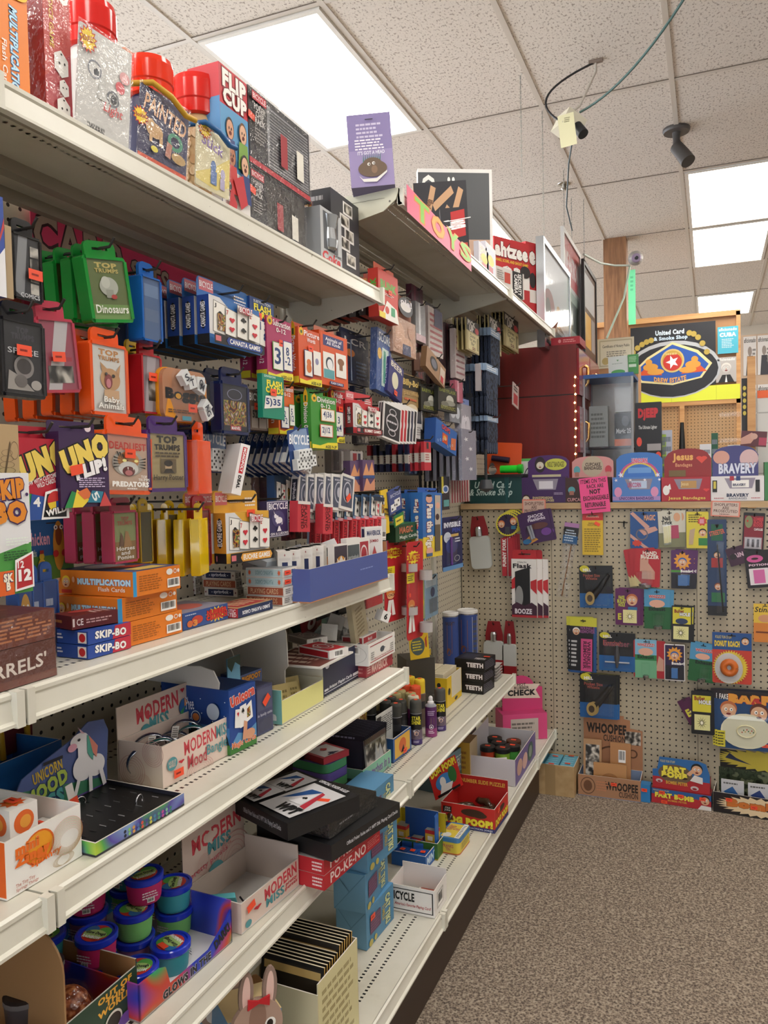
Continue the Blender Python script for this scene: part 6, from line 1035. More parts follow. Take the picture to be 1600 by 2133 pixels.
MM=lambda s2:[T_('MODERN',.3,.55,.78,.9,'#c8404c',b=.02,rot=2),T_('MISS',.78,.58,.98,.9,'#4c9098',b=.02),T_('Mood',.34,.16,.62,.5,'#b83c48',b=.01),T_('Bangle',.62,.2,.94,.54,'#4c9098',b=.01),('e',.12,.5,.07,.16,'#4c9098'),T_('HOUSE OF\nMARBLES',.07,.42,.17,.58,'#dcc8bc')]+HEART(.24,.46,.09,'#c02c38')
tray('bangle_box','pink patterned open box of mood bangles with a tall back card','display tray',g,g['h'],'#dcc8bc','#d4c0b4',F=swl(.3,.3,.3)+swl(.8,.8,.24)+swl(.6,.1,.14),R=MM(1)+swl(.5,.05,.2),stk=[('R',.2,.22)],riser=(.125,'#d4c2b6',[T_('MODERN',.25,.68,.85,.92,'#c8404c',b=.03,rot=3),('e',.4,.76,.03,.05,'#c8404c'),T_('MISS',.42,.5,.7,.7,'#4c9098',b=.03),T_('Mood',.08,.14,.46,.44,'#b83c48',b=.02),T_('Bangle',.48,.2,.94,.5,'#4c9098',b=.02),('e',.36,.55,.06,.08,'#4c9098'),('e',.93,.66,.08,.13,'#2c5c9c'),('p',[(.93,.66),(.93,.79),(1.0,.7)],'#d88840'),('p',[(.93,.66),(.86,.6),(.9,.54)],'#3c8c50')]+HEART(.9,.92,.07,'#c02c38')))
for i in range(9):
 r=.03;t=Thing('mood_bangle','silver mood bangle in the pink box, %s'%('first from the left','second from the left','third from the left','fourth from the left','fifth from the left','sixth from the left','nearest the far wall','lying deepest','lying against the back card')[i],'bangle','mood bangles in the pink box')
 b=t.part('band');A_=[(r*math.cos(a*math.pi/14),0,r*math.sin(a*math.pi/14))for a in range(29)]
 V=[(x*q,y,z*q)for x,_,z in A_ for q,y in((1,-.004),(1,.004),(.95,.004),(.95,-.004))];n=29
 b.add(V,[(4*j+s_,4*j+(s_+1)%4,4*j+4+(s_+1)%4,4*j+4+s_)for j in range(28)for s_ in range(4)],'m#b8bcc4',True);V2=[(x*1.006,y,z*1.006)for x,_,z in A_ for y in(-.0022,.0022)]
 b.add(V2,[(2*j,2*j+1,2*j+3,2*j+2)for j in range(28)],('#1c2c50','#1d5c5c','#20203c')[i%3])
 t.done(inside(mg,-.01+.02*math.sin(i*2),.02+.0145*i,.034+.01*math.sin(i)),60-i*4,0,20)
for i in range(2):
 t=Thing('bangle_tag','white printed tag on a bangle, %s'%('nearer','farther')[i],'tag');b=t.part('tag');b.box(-.007,.007,0,.0006,0,.022,'#e0dcd8');b.art((-.007,0,0),(1,0,0),(0,0,1),.014,.022,[('l',.1,.1,.9,.9,5,'#6c6864')]);t.done(inside(mg,-.005,.03+.06*i,.05),70,12)
g=dict(loc=Vector((.062,.66,z1)),w=.11,t=.3,rot=0);tray('blue_open_box','empty bright blue open box in the shadow behind the unicorn card','open box',g,.09,'#1d5c9c','#1f66ac',floor='#4c3c30')
t=Thing('yellow_loop_toy','dark toy with a yellow looped cord hanging in the shadow at the left edge','toy');b=t.part('cord');b.tube([(-.02,0,.0),(-.025,0,.08),(0,0,.12),(.03,0,.1),(.03,0,.02)],.005,'#b8901c',8);k=t.part('body');k.prism(rrect(.1,.1,.02),.01,.03,'#5c1420');t.done(ypt(28,.03,ZC+.06)+Vector((0,0,.0)),90);hook(ypt(28,.03,ZC).y,ZC+.178,.05,'holding the yellow looped toy')
tree=lambda x,y,s:[('p',[(x-s*.4,y),(x+s*.4,y),(x,y+s*1.6)],'#0e1a1e')]
night=[('r',0,0,1,.16,'#3c7c34'),('r',0,.16,1,.42,'#3c78b8')]+sum([tree(.04+.09*i,.16,.1+.06*((i*7)%3))for i in range(11)],[])+[('e',.1+.17*i%1,.5+.11*((i*5)%4),.008,.008,'#e8f0fc')for i in range(12)]
g=cb(480,340,535,1440,z1,vb=1574,rot=-6);w_=g['w']
carton('magic_card_box','blue night-sky display box of magic cards with white curved flap above','display box',g,'#1f4690',T=[('r',.05,.05,.95,.95,'#142c5c')],F=night+[T_('Archie McPhee',.14,.62,.52,.82,'#e8ecf4',b=.0,rot=6),('e',.8,.66,.09,.13,'#c8d4e4'),('q',.55,.54,.07,.1,'#c8e0f0',.88),('e',.55,.54,.05,.06,'#c87840')],R=[('r',0,0,1,.12,'#3c7c34'),('p',[(0,.12),(.3,.3),(.6,.24),(1,.34),(1,.12)],'#5890c0'),T_('Unicorn',.04,.76,.95,.93,'#d8503c',b=.07,ol='#f0ecf0',ow=.05,rot=8),T_('Magic Cards',.05,.06,.95,.18,'#d87c50',b=.05,ol='#f0ecf0',ow=.04),('p',[(.16,.4),(.42,.36),(.4,.66),(.2,.68)],'#ecECE8'.lower()),('p',[(.36,.36),(.62,.38),(.6,.72),(.36,.7)],'#f2f0ee'),('p',[(.54,.4),(.84,.46),(.8,.74),(.56,.66)],'#f2f0ee'),('p',[(.62,.48),(.76,.5),(.74,.66),(.62,.62)],'@comic'),('p',[(.42,.16),(.58,.16),(.62,.42),(.5,.46)],'#d09878'),('e',.7,.22,.2,.08,'#d09878')]+SUIT(.46,.62,.08,'#1c1c1c')+HEART(.26,.6,.08,'#c02c38'),parts=[lambda th,w,h,t:(lambda k:(k.prism([(-w*.95,h*1.0),(-w*.1,h*.98),(w*.34,h*.92),(w*.36,h*1.1),(w*.28,h*1.28),(w*.1,h*1.33),(-w*.2,h*1.3),(-w*.95,h*1.45)],.002,.0045,'#d0cdc8')))(th.part('white_flap',label='white corrugated flap'))])
gs=g
g=hf(474,500,1368,1432,X=.2,zb=z1);carton('lake_card','blue lake and trees picture card sticking up behind the night-sky box','picture card',g,'#6cb0d0',t=.002,F=[('r',0,.6,1,1,'#78b8d8'),('r',0,.4,1,.55,'#4c90c0'),('p',[(0,.9),(.3,.8),(.6,.92),(1,.85),(1,1),(0,1)],'#1c3c34'),('r',0,.0,1,.2,'#4c9460')])
g=hf(500,546,1400,1470,X=.2,rot=85,zb=z1);carton('monster_card_box','grey-blue boxed monster cards with orange lettering behind the night-sky box','display box',g,'#4c5c8c',t=.05,F=[T_('BIGFOOT',.1,.84,.94,.96,'#d89030',b=.06,ol='#201810')],cf=dict(T='#20304c'))
g=hf(535,568,1428,1530,X=.27,rot=85,zb=z1);carton('navy_card_case','clear-topped navy card case with a price sticker beside the night-sky box','card case',g,'#3a4068',t=.04,F=[('r',.05,.5,.95,.95,'#4c5274'),T_('in family units',.05,.36,.95,.44,'#c8c8dc'),('r',.1,.05,.9,.32,'#2c3054')],stk=[('F',.55,.7,40)],parts=[lambda th,w,h,t:th.part('clear_lid').box(-w/2-.001,w/2+.001,-.003,t+.001,.001,h+.004,'@clear')])
t=Thing('white_display_board','tall white cardboard display back with a notched edge on the second shelf','cardboard back');b=t.part('board');Yb=1.5;A=at(440,1400,Y=Yb);Bq=at(600,1400,Y=Yb);ww=Bq.x-A.x
zt2=at(594,1300,Y=Yb).z;b.prism([(-ww*.9,0),(ww/2*.9,0),(ww/2*.92,(zt2-z1)*.45),(ww/2,(zt2-z1)*.5),(ww/2*.98,zt2-z1-.02),(ww/2*.9,zt2-z1),(-ww*.1,(zt2-z1)*1.1),(-ww*.9,(zt2-z1)*1.1)],0,.003,'#d2cfc9');t.done(((A.x+Bq.x)/2,Yb,z1),0)
t=Thing('round_flap_board','grey-white rounded cardboard flap behind the night-sky box','cardboard back');b=t.part('board');c0=at(440,1440,Y=1.42);c1=at(490,1440,Y=1.42);r_=c1.x-c0.x;b.prism(rrect(r_*2,.17,r_*.9,n=8),0,.003,'#b8b4ae');t.done((c0.x,1.42,z1),0)
g=cb(588,566,674,1461,z1,vb=1510,rot=0,w=.13);yg=g
tray('yellow_tray','pale yellow and teal open tray of small gold cards','display tray',g,g['h'],'#d8d488','#c8c4b0',cf=dict(F='#78b0ac'),F=[('r',.0,0,1,1,'#78b0ac'),T_('m',.6,.1,.9,.3,'#e8ecec',b=.05)],hf_=g['h']*1.45,hb=g['h']*1.1)
for i in range(6):
 gg=dict(loc=inside(yg,.02-.01*(i%2),.03+.022*i,.004),w=.055,t=.008,h=.045+.006*(i%3),rot=60);carton('gold_card','gold wrapped card in the yellow tray, %s from the left'%('first','second','third','fourth','fifth','sixth')[i],'card',gg,'#c8b474',F=[('l',.1,.2,.9,.8,3,'#8c7c44')],grp='gold cards in the yellow tray',lean=-18)
g=cb(674,612,752,1376,z1,vb=1452,rot=0,w=.11);ng=g
carton('deck_display_box','navy display box of playing cards with white lower lettering','display box',g,'#1b2140',F=[('r',0,0,1,1,'#d6d2cc')],R=[('r',.02,.06,.98,.08,'#d8d8e0'),T_('Aviator Playing Cards',.14,.1,.74,.22,'#e4e4ec',b=.03),('r',.02,.12,.12,.18,'#d8d8e0'),('r',.76,.12,.98,.2,'#d8d8e0'),('e',.1,.8,.05,.08,'#e4e4ec'),('e',.9,.86,.05,.08,'#e4e4ec')],cf=dict(T='#c8c4bc'))
g=cb(668,594,736,1398,z1+ng['h']+.001,X=.3,rot=0,w=.16,h=.004)
carton('flat_card_set','flat shrink-wrapped brown card set lying on the navy display box','card set',g,'#dcd8d2',T=[('r',.04,.04,.96,.96,'#6c3c34'),('l',.1,.1,.9,.9,4,'#c8b0a0')])
zc2=z1+ng['h']+.0055
def flatdeck(lb,uc,ul,ur,X,z,rot,col='#b8242e',side=(),h=.019,w=None,t=None,stk=()):
 g=cb(uc,ul,ur,0,z,X=X,rot=rot,h=h,w=w,t=t)
 return g,carton('card_deck',lb,'playing cards',g,'#e4e0dc',T=[('r',.05,.04,.95,.96,col),('q',.5,.5,.3,.3,'#e4d8d4',.85),('q',.5,.5,.18,.18,'#e4d8d4',.8),('q',.5,.82,.14,.1,'#e4d8d4',.7),('q',.5,.18,.14,.1,'#e4d8d4',.7)],F=[('r',.04,.14,.96,.86,col)]+list(side),R=[('bc',.25,.1,.75,.9)],grp='red decks near the shelf end',stk=stk)
flatdeck('red-backed card deck lying on the flat brown card set',686,622,716,.285,zc2,-20,t=.062)
flatdeck('grey clear card deck behind the red-backed deck',716,690,742,.2,zc2,-10,'#8c9094',t=.06)
flatdeck('white barcode deck behind the red-backed deck',640,600,655,.17,zc2,-30,'#a8a4a4',t=.06)
t=Thing('green_card_book','dark green glossy card book leaning behind the red-backed decks','card book');b=t.part('book');b.box(-.07,.07,0,.012,0,.1,'#1c3c38');b.art((-.07,0,0),(1,0,0),(0,0,1),.14,.1,[('e',.5,.45,.3,.2,'#3c6c4c'),('p',[(.3,.3),(.5,.7),(.7,.3)],'#8c7c3c'),('r',.1,.8,.9,.9,'#2c5c50')]);t.done(ypt(668,.1,ZC+.1)-Vector((0,0,.02)),60,0,-50)
g=cb(763,748,818,1386,z1,vb=1412,rot=-3,w=.07)
carton('card_deck','dark red printed deck box supporting the white open deck carton','playing cards',g,'#9c343c',R=[T_('MAVERICK',.2,.15,.8,.85,'#d8b0a8',b=.05),('l',.04,.2,.16,.8,3,'#d8b0a8')],F=[('l',.1,.2,.9,.8,2,'#c88080')])
g=cb(768,692,823,1330,z1+g['h']+.001,X=.30,rot=0,w=.12);wg=g;g['h']=hgt(Vector((.30,g['loc'].y,z1+.03)),1330)
g['h']=.055
tray('deck_carton','white open carton of red-banded decks at the end of the second shelf','display carton',g,g['h'],'#e6e3de','#e2dfda',F=[('bc',.45,.5,.8,.85),('q',.6,.5,.36,.42,'#6c6864',.985),T_('Maverick',.45,.88,.75,.95,'#a8343c')],R=[('r',.06,.1,.94,.14,'#a8343c'),('r',.06,.84,.9,.88,'#a8343c'),('e',.5,.5,.08,.14,'#4c545c'),('p',[(.42,.52),(.56,.58),(.62,.5)],'#4c545c'),T_('Maverick Playing Cards',.2,.18,.8,.26,'#a8343c'),('l',.08,.2,.2,.6,4,'#8c8c8c'),('l',.8,.2,.92,.6,4,'#8c8c8c')])
for i in range(3):
 gg=dict(loc=inside(wg,.0,.035,.004+.021*i),w=.06,t=.09,h=.0195,rot=0)
 carton('card_deck','red-banded deck in the white open carton, %s'%('bottom','middle','top')[i],'playing cards',gg,'#e2deda',R=[('r',.04,.12,.96,.88,'#a8343c'),T_('Maverick',.35,.25,.65,.75,'#ecdcd8')],T=[('r',.06,.05,.94,.95,'#b8b4b0'),('q',.5,.5,.3,.34,'#a8343c',.8)],F=[('r',.04,.12,.96,.88,'#a8343c')],grp='red-banded decks in the white open carton')
# low shelf
z2=Z4+E3
def cbfar(ur,vb,vt,Z,L,w):
 C=at(ur,vb,Z=Z);return dict(loc=Vector((C.x-w/2,C.y-L,Z)),w=w,t=L,h=hgt(C,vt),rot=0)
g=cbfar(288,2103,2010,z2,.3,.2);ag=g;gr='#24402f'
tray('green_alien_box','dark green open carton with yellow lettering and brown card inside, bottom left','display carton',g,g['h'],gr,'#a87c50',R=[T_('OUT OF\nTHIS\nWORLD',.72,.52,.96,.94,'#e4a838',b=.05),('e',.62,.3,.09,.3,'#d8d4c8'),('e',.62,.3,.07,.24,'#26201c'),('e',.63,.34,.03,.1,'#c8a030'),('e',.82,.26,.06,.22,'#d8d4c8'),('e',.82,.26,.05,.17,'#26201c'),('e',.72,.12,.05,.12,'#c0485c'),('e',.9,.1,.05,.14,'#6c4ca0'),('e',.4,.3,.1,.3,'#3c6c50')],hb=g['h']*1.15,parts=[lambda T,w,h,t:(T.part('round_flap',label='brown rounded card flap').prism(rrect(.13,.2,.06,x0=-.03,z0=.0,n=8),.155,.158,'#a98258'))])
for i,(x,y)in enumerate(((.01,.17),(-.02,.235))):
 t=Thing('putty_container','clear ribbed capsule with orange and green lid in the green carton, %s'%('nearer','farther')[i],'container','clear capsules in the green carton');b=t.part('cup');b.lathe([(.022,0),(.024,.02),(.028,.075)],'#4c4648',18);k=t.part('lid');k.lathe([(.029,.075,'#6c6868'),(.029,.082,'#2c2628'),(.024,.084)],'#2c2628',18);k.art((-.02,-.02,.0845),(1,0,0),(0,1,0),.04,.04,[('e',.4,.5,.2,.14,'#c84c30'),('e',.65,.6,.14,.1,'#58a048')]);t.done(inside(ag,x,y,.004))
t=Thing('wrapped_egg','orange-brown sparkly egg in clear wrap inside the green carton','toy egg');b=t.part('egg');b.lathe([(.033*math.sin(a*math.pi/10)+.0004,.035-.035*math.cos(a*math.pi/10))for a in range(11)],swirl('sparkly_orange',[(.4,'#7c3418'),(.52,'#b05c30'),(.7,'#d89868')],120),20);k=t.part('clear_wrap');k.lathe([(.038*math.sin(a*math.pi/7)+.0004,.038-.04*math.cos(a*math.pi/7))for a in range(8)],'@film',9);t.done(inside(ag,.045,.215,.004))
g=cb(292,232,484,2000,z2,X=.302,rot=-3,w=.27);dg=g;w_,t_=g['w'],g['t'];hh=.058
T=Thing('dough_tray','rainbow display tray of glow dough tubs with white inside','display tray');b=T.part('tray_body')
b.box(-w_/2,w_/2,0,t_,0,.0025,'#d8d6d8');b.box(-w_/2,w_/2,0,.0025,0,hh,'@tiedye');b.box(-w_/2,w_/2,t_-.0025,t_,0,hh*1.3,'@glowart');b.box(-w_/2,-w_/2+.0025,0,t_,0,hh*1.3,'@tiedye')
P=[(0,0),(t_,0),(t_,hh*1.05),(t_*.93,hh*.8),(t_*.72,hh*.36),(t_*.3,hh*.34),(t_*.26,hh*.9),(t_*.2,hh),(0,hh*1.02)];n=len(P)
b.add([(w_/2,y,z)for y,z in P]+[(w_/2-.0025,y,z)for y,z in P],[tuple(range(n)),tuple(reversed(range(n,2*n)))]+[(i,i+n,(i+1)%n+n,(i+1)%n)for i in range(n)],'@tiedye')
b.art((w_/2,0,0),(0,1,0),(0,0,1),t_,hh,[T_('GLOWS IN THE',.22,.06,.74,.3,'#16161a',b=.06,ol='#d8dce4',ow=.03),T_('DARK!',.78,.3,.97,.62,'#16161a',b=.06,rot=20)]);T.done(g['loc'],g['rot'])
def tub(lb,X,Y,k,col,rot=0,stk=0):
 t=Thing('dough_tub',lb,'dough tub','tubs of glow dough');b=t.part('tub');c2={'pink':'#c42c68','teal':'#3c98a4','green':'#78c06c','mixed':'#9c6c98'}[col]
 b.lathe([(.0265,0),(.028,.004),(.0308,.036)],c2,28);b.art((-.02,-.0305,.006),(1,0,0),(0,0,1),.04,.026,[])
 l=t.part('lid',label='blue lid with a rainbow label');l.lathe([(.0325,.034),(.0335,.036),(.0335,.044),(.032,.0455),(.0285,.0455),(.028,.043),(.0005,.043)],'g#1f38c0',32)
 l.art((-.03,-.03,.0433),(1,0,0),(0,1,0),.06,.06,[('e',.5,.5,.38,.38,'#c4382c'),('e',.66,.56,.22,.26,'#58a848'),('e',.3,.6,.18,.2,'#2c6ca8'),('e',.5,.44,.34,.2,'#a8c878'),T_('Glow Dough',.2,.4,.8,.56,'#14161c',b=.05),T_('RAINBOW',.22,.24,.78,.36,'#f0f0f0',b=.05)],1)
 b.art((-.016,-.0302,.006),(1,0,0),(0,0,1),.032,.02,[('l',.05,.3,.95,.95,3,'#d8c8d0'),('bc',.3,0,.7,.35)])
 if stk:k2=t.part('price_sticker');k2.art((-.02,-.02,.0455),(1,0,0),(0,1,0),.04,.04,[('r',.2,.75,.7,1.0,ORA)],1)
 t.done((X,Y,z2+.0026+.0462*k),rot)
for a in(('turquoise tub of dough at the front right of the tray with price sticker',.262,1.035,0,'teal',160,1),('low dough tub at the front edge of the tray',.255,.962,0,'pink',30),('pink topmost dough tub in the middle of the heap',.19,1.06,2,'pink',60),('teal dough tub on top at the right of the heap',.2,1.125,1,'teal',120),('green dough tub under the right-hand top tub',.2,1.125,0,'green',0),('green dough tub in the centre of the heap',.192,1.03,1,'green',170),('mixed colour dough tub under the central green one',.192,1.03,0,'mixed',0),('pink dough tub with upright label left of centre',.185,.95,1,'pink',5),('dough tub under the upright labelled pink one',.185,.95,0,'mixed',5),('deep pink dough tub in shadow at the upper left of the heap',.12,1.0,2,'pink',40),('dough tub below the shadowed deep pink one',.12,1.0,1,'mixed',0),('dough tub at the bottom of the shadowed column',.12,1.0,0,'teal',0),('teal dough tub in shadow at the far left of the heap',.105,.92,1,'teal',0),('dough tub under the shadowed teal one at far left',.105,.92,0,'pink',0),('dark dough tub at the back right of the heap',.13,1.09,2,'teal',0),('dough tub in the middle of the back right column',.13,1.09,1,'green',0)):
 tub(*a)
g=cb(504,455,623,1884,z2,vb=1947,rot=-4,w=.13);pg=g
tray('purse_tray','nearly empty pink patterned tray with heart and red lettering, on the low shelf','display tray',g,g['h'],'#d8c4b8','#ccbcb0',floor='#cfccc8',F=[('r',0,0,1,1,'#d8c4b8')],hb=g['h']*1.5,stk=[('R',.14,.72,15)],R=[T_('MODERN',.38,.5,.96,.92,'#c8404c',b=.03,rot=3),T_('MISS',.4,.2,.72,.5,'#4c9098',b=.03),T_('pretty\npurses',.74,.2,.96,.5,'#c8404c'),('e',.1,.2,.05,.12,'#4c9098')]+HEART(.25,.5,.14,'#c02c38'),riser=(.155,'#d0bcb0',[T_('MODERN',.14,.7,.94,.9,'#c8404c',b=.03,rot=3),('e',.42,.78,.07,.07,'#d0bcb0'),T_('MISS',.38,.56,.76,.72,'#4c9098',b=.04),T_('pretty purses',.1,.42,.7,.5,'#c8606c',rot=6),T_('girls..',.6,.52,.8,.58,'#c08078')]+swl(.8,.28,.3)+swl(.3,.5,.1)+[('e',.48,.3,.13,.14,'#4c9098'),T_('HOUSE OF\nMARBLES',.38,.26,.58,.34,'#d0bcb0')]))
for i in range(2):pass
t=Thing('polka_purse','small purple and turquoise polka dot purse left in the pink tray','purse');b=t.part('purse');b.prism([(-.03,0),(.03,0),(.022,.04),(-.022,.045)],.0,.012,'#5cb4bc');front(b,.06,.045,[('e',.3,.5,.28,.4,'#7c3c7c')]+[('e',.15+.1*i,.4+.12*(i%3),.02,.03,'#ecdcec')for i in range(4)]);k=t.part('strap');k.tube([(.028,-.002,.0),(.042,-.004,.02),(.03,0,.04)],.002,'#1c1c20');t.done(inside(pg,.0,.03,.004),40,0,20)
g=cb(676,617,792,1792,z2,vb=1856,rot=-5,w=.2);hp=g['h']/2
pk=lambda:[T_('PO-KE-NO',.1,.14,.72,.86,'#f0dcd8',b=.02),('l',.75,.2,.98,.8,4,'#d87878')]
pf=lambda:[('l',.86,.15,.98,.85,3,'#ecd8d8')]
for i in range(2):
 gg=dict(g,h=hp-.001,loc=g['loc']+Vector((0,0,hp*i)))
 carton('poker_game_box','flat red boxed poker keno game, %s of two'%('lower','upper')[i],'board game',gg,'#b8202c',R=pk(),F=pf(),grp='flat red poker keno boxes',cf=dict(T='#d8d0cc'),T=[('p',[(.6,0),(1,0),(1,.5),(.8,.6)],'#e8e4e0')])
zt_=z2+g['h']+.001
def tri(uc,vc,ul,vl,ur,vr,Zt,h,rot=None):
 C,L_,R_=at(uc,vc,Z=Zt),at(ul,vl,Z=Zt),at(ur,vr,Z=Zt);r=rot if rot is not None else math.degrees((math.atan2(C.y-L_.y,C.x-L_.x)+math.atan2(R_.y-C.y,R_.x-C.x)-math.pi/2)/2)
 d=Vector((math.cos(r*D2R),math.sin(r*D2R),0));w=(C-L_).length;return dict(loc=Vector((C.x,C.y,Zt-h))-d*w/2,w=w,t=(R_-C).length,h=h,rot=r)
wt=lambda:[('r',.02,.1,.98,.95,'#121214')]
wl=lambda x0,y0,x1,y1:[('p',[(x0,y0),(x1,y0),(x1,y1),(x0,y1)],'#d0ced0'),('p',[(x0+.08*(x1-x0),y0+.35*(y1-y0)),(x0+.26*(x1-x0),y0+.5*(y1-y0)),(x0+.56*(x1-x0),y0+.85*(y1-y0)),(x0+.24*(x1-x0),y0+.82*(y1-y0))],'#24508c'),('p',[(x0+.55*(x1-x0),y0+.84*(y1-y0)),(x0+.66*(x1-x0),y0+.82*(y1-y0)),(x0+.9*(x1-x0),y0+.3*(y1-y0)),(x0+.72*(x1-x0),y0+.32*(y1-y0))],'#b83040'),('p',[(x0+.34*(x1-x0),y0+.34*(y1-y0)),(x0+.68*(x1-x0),y0+.36*(y1-y0)),(x0+.55*(x1-x0),y0+.78*(y1-y0))],'#e4e2e4')]+SUIT(x0+.5*(x1-x0),y0+.54*(y1-y0),.12*(x1-x0),'#161618')+[T_('WPT',x0+.36*(x1-x0),y0+.06*(y1-y0),x0+.94*(x1-x0),y0+.28*(y1-y0),'#161618',b=.08)]
blkp=lambda s_:[T_(s_,.3,.3,.9,.7,'#b8b8bc',b=.02)]
g3=tri(660,1752,560,1722,788,1660,zt_+.034,.033,rot=-12);g3['w']=.2
carton('poker_set_box','flat black poker rules set at the bottom of the loose pile of three','poker set',g3,'#17171a',R=[T_('Official Poker Rules and 2 WPT Dbl. Playing Card Decks',.2,.35,.96,.65,'#c8c8cc',b=.02)],grp='flat black poker set boxes',T=wt())
z3=zt_+.035
g4=tri(676,1712,490,1690,786,1655,z3+.034,.033,rot=-8);g4['w']=.22;g4['t']=.18
carton('poker_set_box','flat black poker set, wrinkled shrink wrap, in the middle of the pile','poker set',g4,'#141416',R=[('l',.2,.4,.5,.6,1,'#8c8c90')],grp='flat black poker set boxes',T=wt(),parts=[lambda th,w,h,t:th.part('shrink_wrap').box(-w/2-.001,w/2+.001,-.001,t+.001,0,h+.001,'@film')])
z4_=z3+.035
g5=tri(599,1716,463,1655,754,1659,z4_+.034,.033)
carton('poker_set_box','flat black poker set with silver spade logos on top of the pile','poker set',g5,'#161618',F=blkp('Official Poker Rules and 2 WPT Dbl. Playing Card Decks'),grp='flat black poker set boxes',stk=[('T',.86,.62,30)],T=[('r',.0,.0,1,1,'#19191c')]+wl(.06,.5,.4,.96)+wl(.46,.08,.94,.86)[:]+wl(.08,.05,.42,.46)+[T_('OFFICIAL POKER RULES',.5,.88,.92,.94,'#d8d8dc',b=.03),('q',.96,.3,.03,.04,'#c8c8cc',.8)])
for i in range(3):
 g=cb(735,640,757,0,z2,X=.24,rot=-12,h=.022,w=.13,t=.09);C=Vector((.13,1.75,z2+.022+.0235*i));t=Thing('rounded_tin','rounded multicolour card tin %s'%('at the bottom of the stack behind the poker sets','in the middle of the stack behind the poker sets','on top of the stack behind the poker sets')[i],'card tin','stack of rounded tins');b=t.part('tin')
 n0=len(b.v);b.prism(rrect(.14,.1,.022),-.022,0,('#54489c','#3c7c5c','#5c4c90')[i],('#4c8c58','#5c4c98','#3c8c60')[i],True);b.rot_last(n0,Matrix.Rotation(-math.pi/2,4,'X')@Matrix.Translation((0,0,0)))
 b.v[n0:]=[(x,z_ if False else y,q)for x,y,q in b.v[n0:]];top_=max(v[2]for v in b.v);y0_=min(v[1]for v in b.v);b.art((-.07,y0_,top_),(1,0,0),(0,1,0),.14,.1,[('e',.5,.5,.4,.4,'#5c9c3c'),('e',.45,.5,.25,.3,'#1c1c1c'),('e',.6,.6,.2,.2,'#58b848'),('e',.3,.4,.14,.16,'#d8d8e0')]);lo=min(v[2]for v in b.v);b.v=[(x,y,z-lo)for x,y,z in b.v];t.done(C,-12)
stand=Thing('hidden_set_box','black boxed card set supporting the stack of rounded tins','card set');b=stand.part('box');b.box(-.08,.1,-.01,.13,0,.02,'#18181b');top(b,.2,.02,.12,[T_("Hold'em SET",.3,.02,.9,.16,'#c8c8cc',b=.04)]);stand.done(Vector((.13,1.75,z2)),-12)
g=dict(loc=C+Vector((.0,.01,.0235)),w=.13,t=.09,h=.016,rot=-20)
carton('card_game_box','clear-wrapped red card set with number cards lying on the rounded tins','card game box',g,'#a82838',T=[('r',.4,.1,.95,.9,'#d8d4d4'),T_('SKIP BO',.05,.2,.4,.8,'#5c3c48',b=.05),T_('4',.8,.3,.95,.7,'#202040',b=.04)]+DIA(.62,.5,.3,'#b82c38'),F=[T_('SKIP.BO',.1,.2,.6,.8,'#5c4c58')])
g=cb(632,594,650,1577,z2,X=.12,rot=-5,w=.1,t=.1,h=.12);carton('dark_game_box','dark boxed set with a red top in the shadow left of the tins','game box',g,'#26151a',cf=dict(T='#9c2c38'))
g=cb(757,690,815,1605,z2,vb=1642,rot=-3,w=.12);sg=g
tray('sleeve_tray','mint green tray holding a leaning row of dark photo sleeves','display tray',g,g['h'],'#7cb89c','#5c8c7c',R=[T_('Mustaches in a',.05,.25,.95,.8,'#6c4c8c',b=.03)])
for i in range(16):
 t=Thing('photo_sleeve','dark purple-black picture sleeve, %s from the near end of the tray'%('first','second','third','fourth','fifth','sixth','seventh','eighth','ninth','tenth','eleventh','twelfth','thirteenth','fourteenth','fifteenth','sixteenth')[i],'picture sleeve','dark picture sleeves in the mint tray');b=t.part('sleeve');b.box(-.055,.055,0,.0015,0,.125,'#1c1a28',dict(T='#6c6c84',F='#1c1a28'))
 front(b,.11,.125,[('r',.05,.05,.95,.88,'#2a2838'),('l',.1,.9,.9,.97,1,'#8c8ca8')]);t.done(inside(sg,-.002,.008+(sg['t']-.03)*i/16,.004),0,0,-10)
g=dict(loc=inside(sg,.062,.02,.0035),w=.13,h=.12,rot=86,t=.001);
t=Thing('silver_print_sleeve','clear sleeve with a grey mountain print facing the aisle in front of the dark sleeves','picture sleeve');b=t.part('print');b.box(-.065,.065,0,.001,0,.115,'#6c6c6c');front(b,.13,.115,[('r',.06,.06,.94,.84,'@photo'),('r',0,.88,1,1,'#3c2430'),('p',[(.4,.2),(.5,.8),(.58,.5),(.7,.75),(.9,.2)],'#b8b8b8')]);k=t.part('clear_cover');k.box(-.066,.066,-.002,-.001,0,.116,'@clear');t.done(Vector((sg['loc'].x+sg['w']/2+.004,sg['loc'].y+sg['t']*.5,z2+.001)),86,0,-4)
g=dict(loc=Vector((.09,1.93,z2)),w=.11,t=.16,h=.13,rot=-4)
carton('comic_booklet_box','busy printed booklets fanned behind the tins','booklets',g,'#5c4450',T=[('r',0,0,1,1,'@comic')],R=[('r',0,0,1,1,'@comic')])
g=cb(820,790,857,1540,z2,vb=1590,rot=-3,w=.1);bg_=g
tray('orange_cat_box','blue and yellow counter box with a printed list card standing in it','display box',g,g['h'],'#2c5898','#1c3c6c',R=[('r',.08,.1,.92,.92,'#d8a83c'),('e',.5,.5,.2,.3,'#c8602c'),('p',[(.4,.2),(.6,.2),(.55,.5)],'#202028')],stk=[('R',.6,.2)],riser=(.13,'#c8c8c4',[('l',.1,.5,.95,.92,9,'#5c5c5c'),('r',.02,.62,.24,.94,'#2c2c30')],.05))
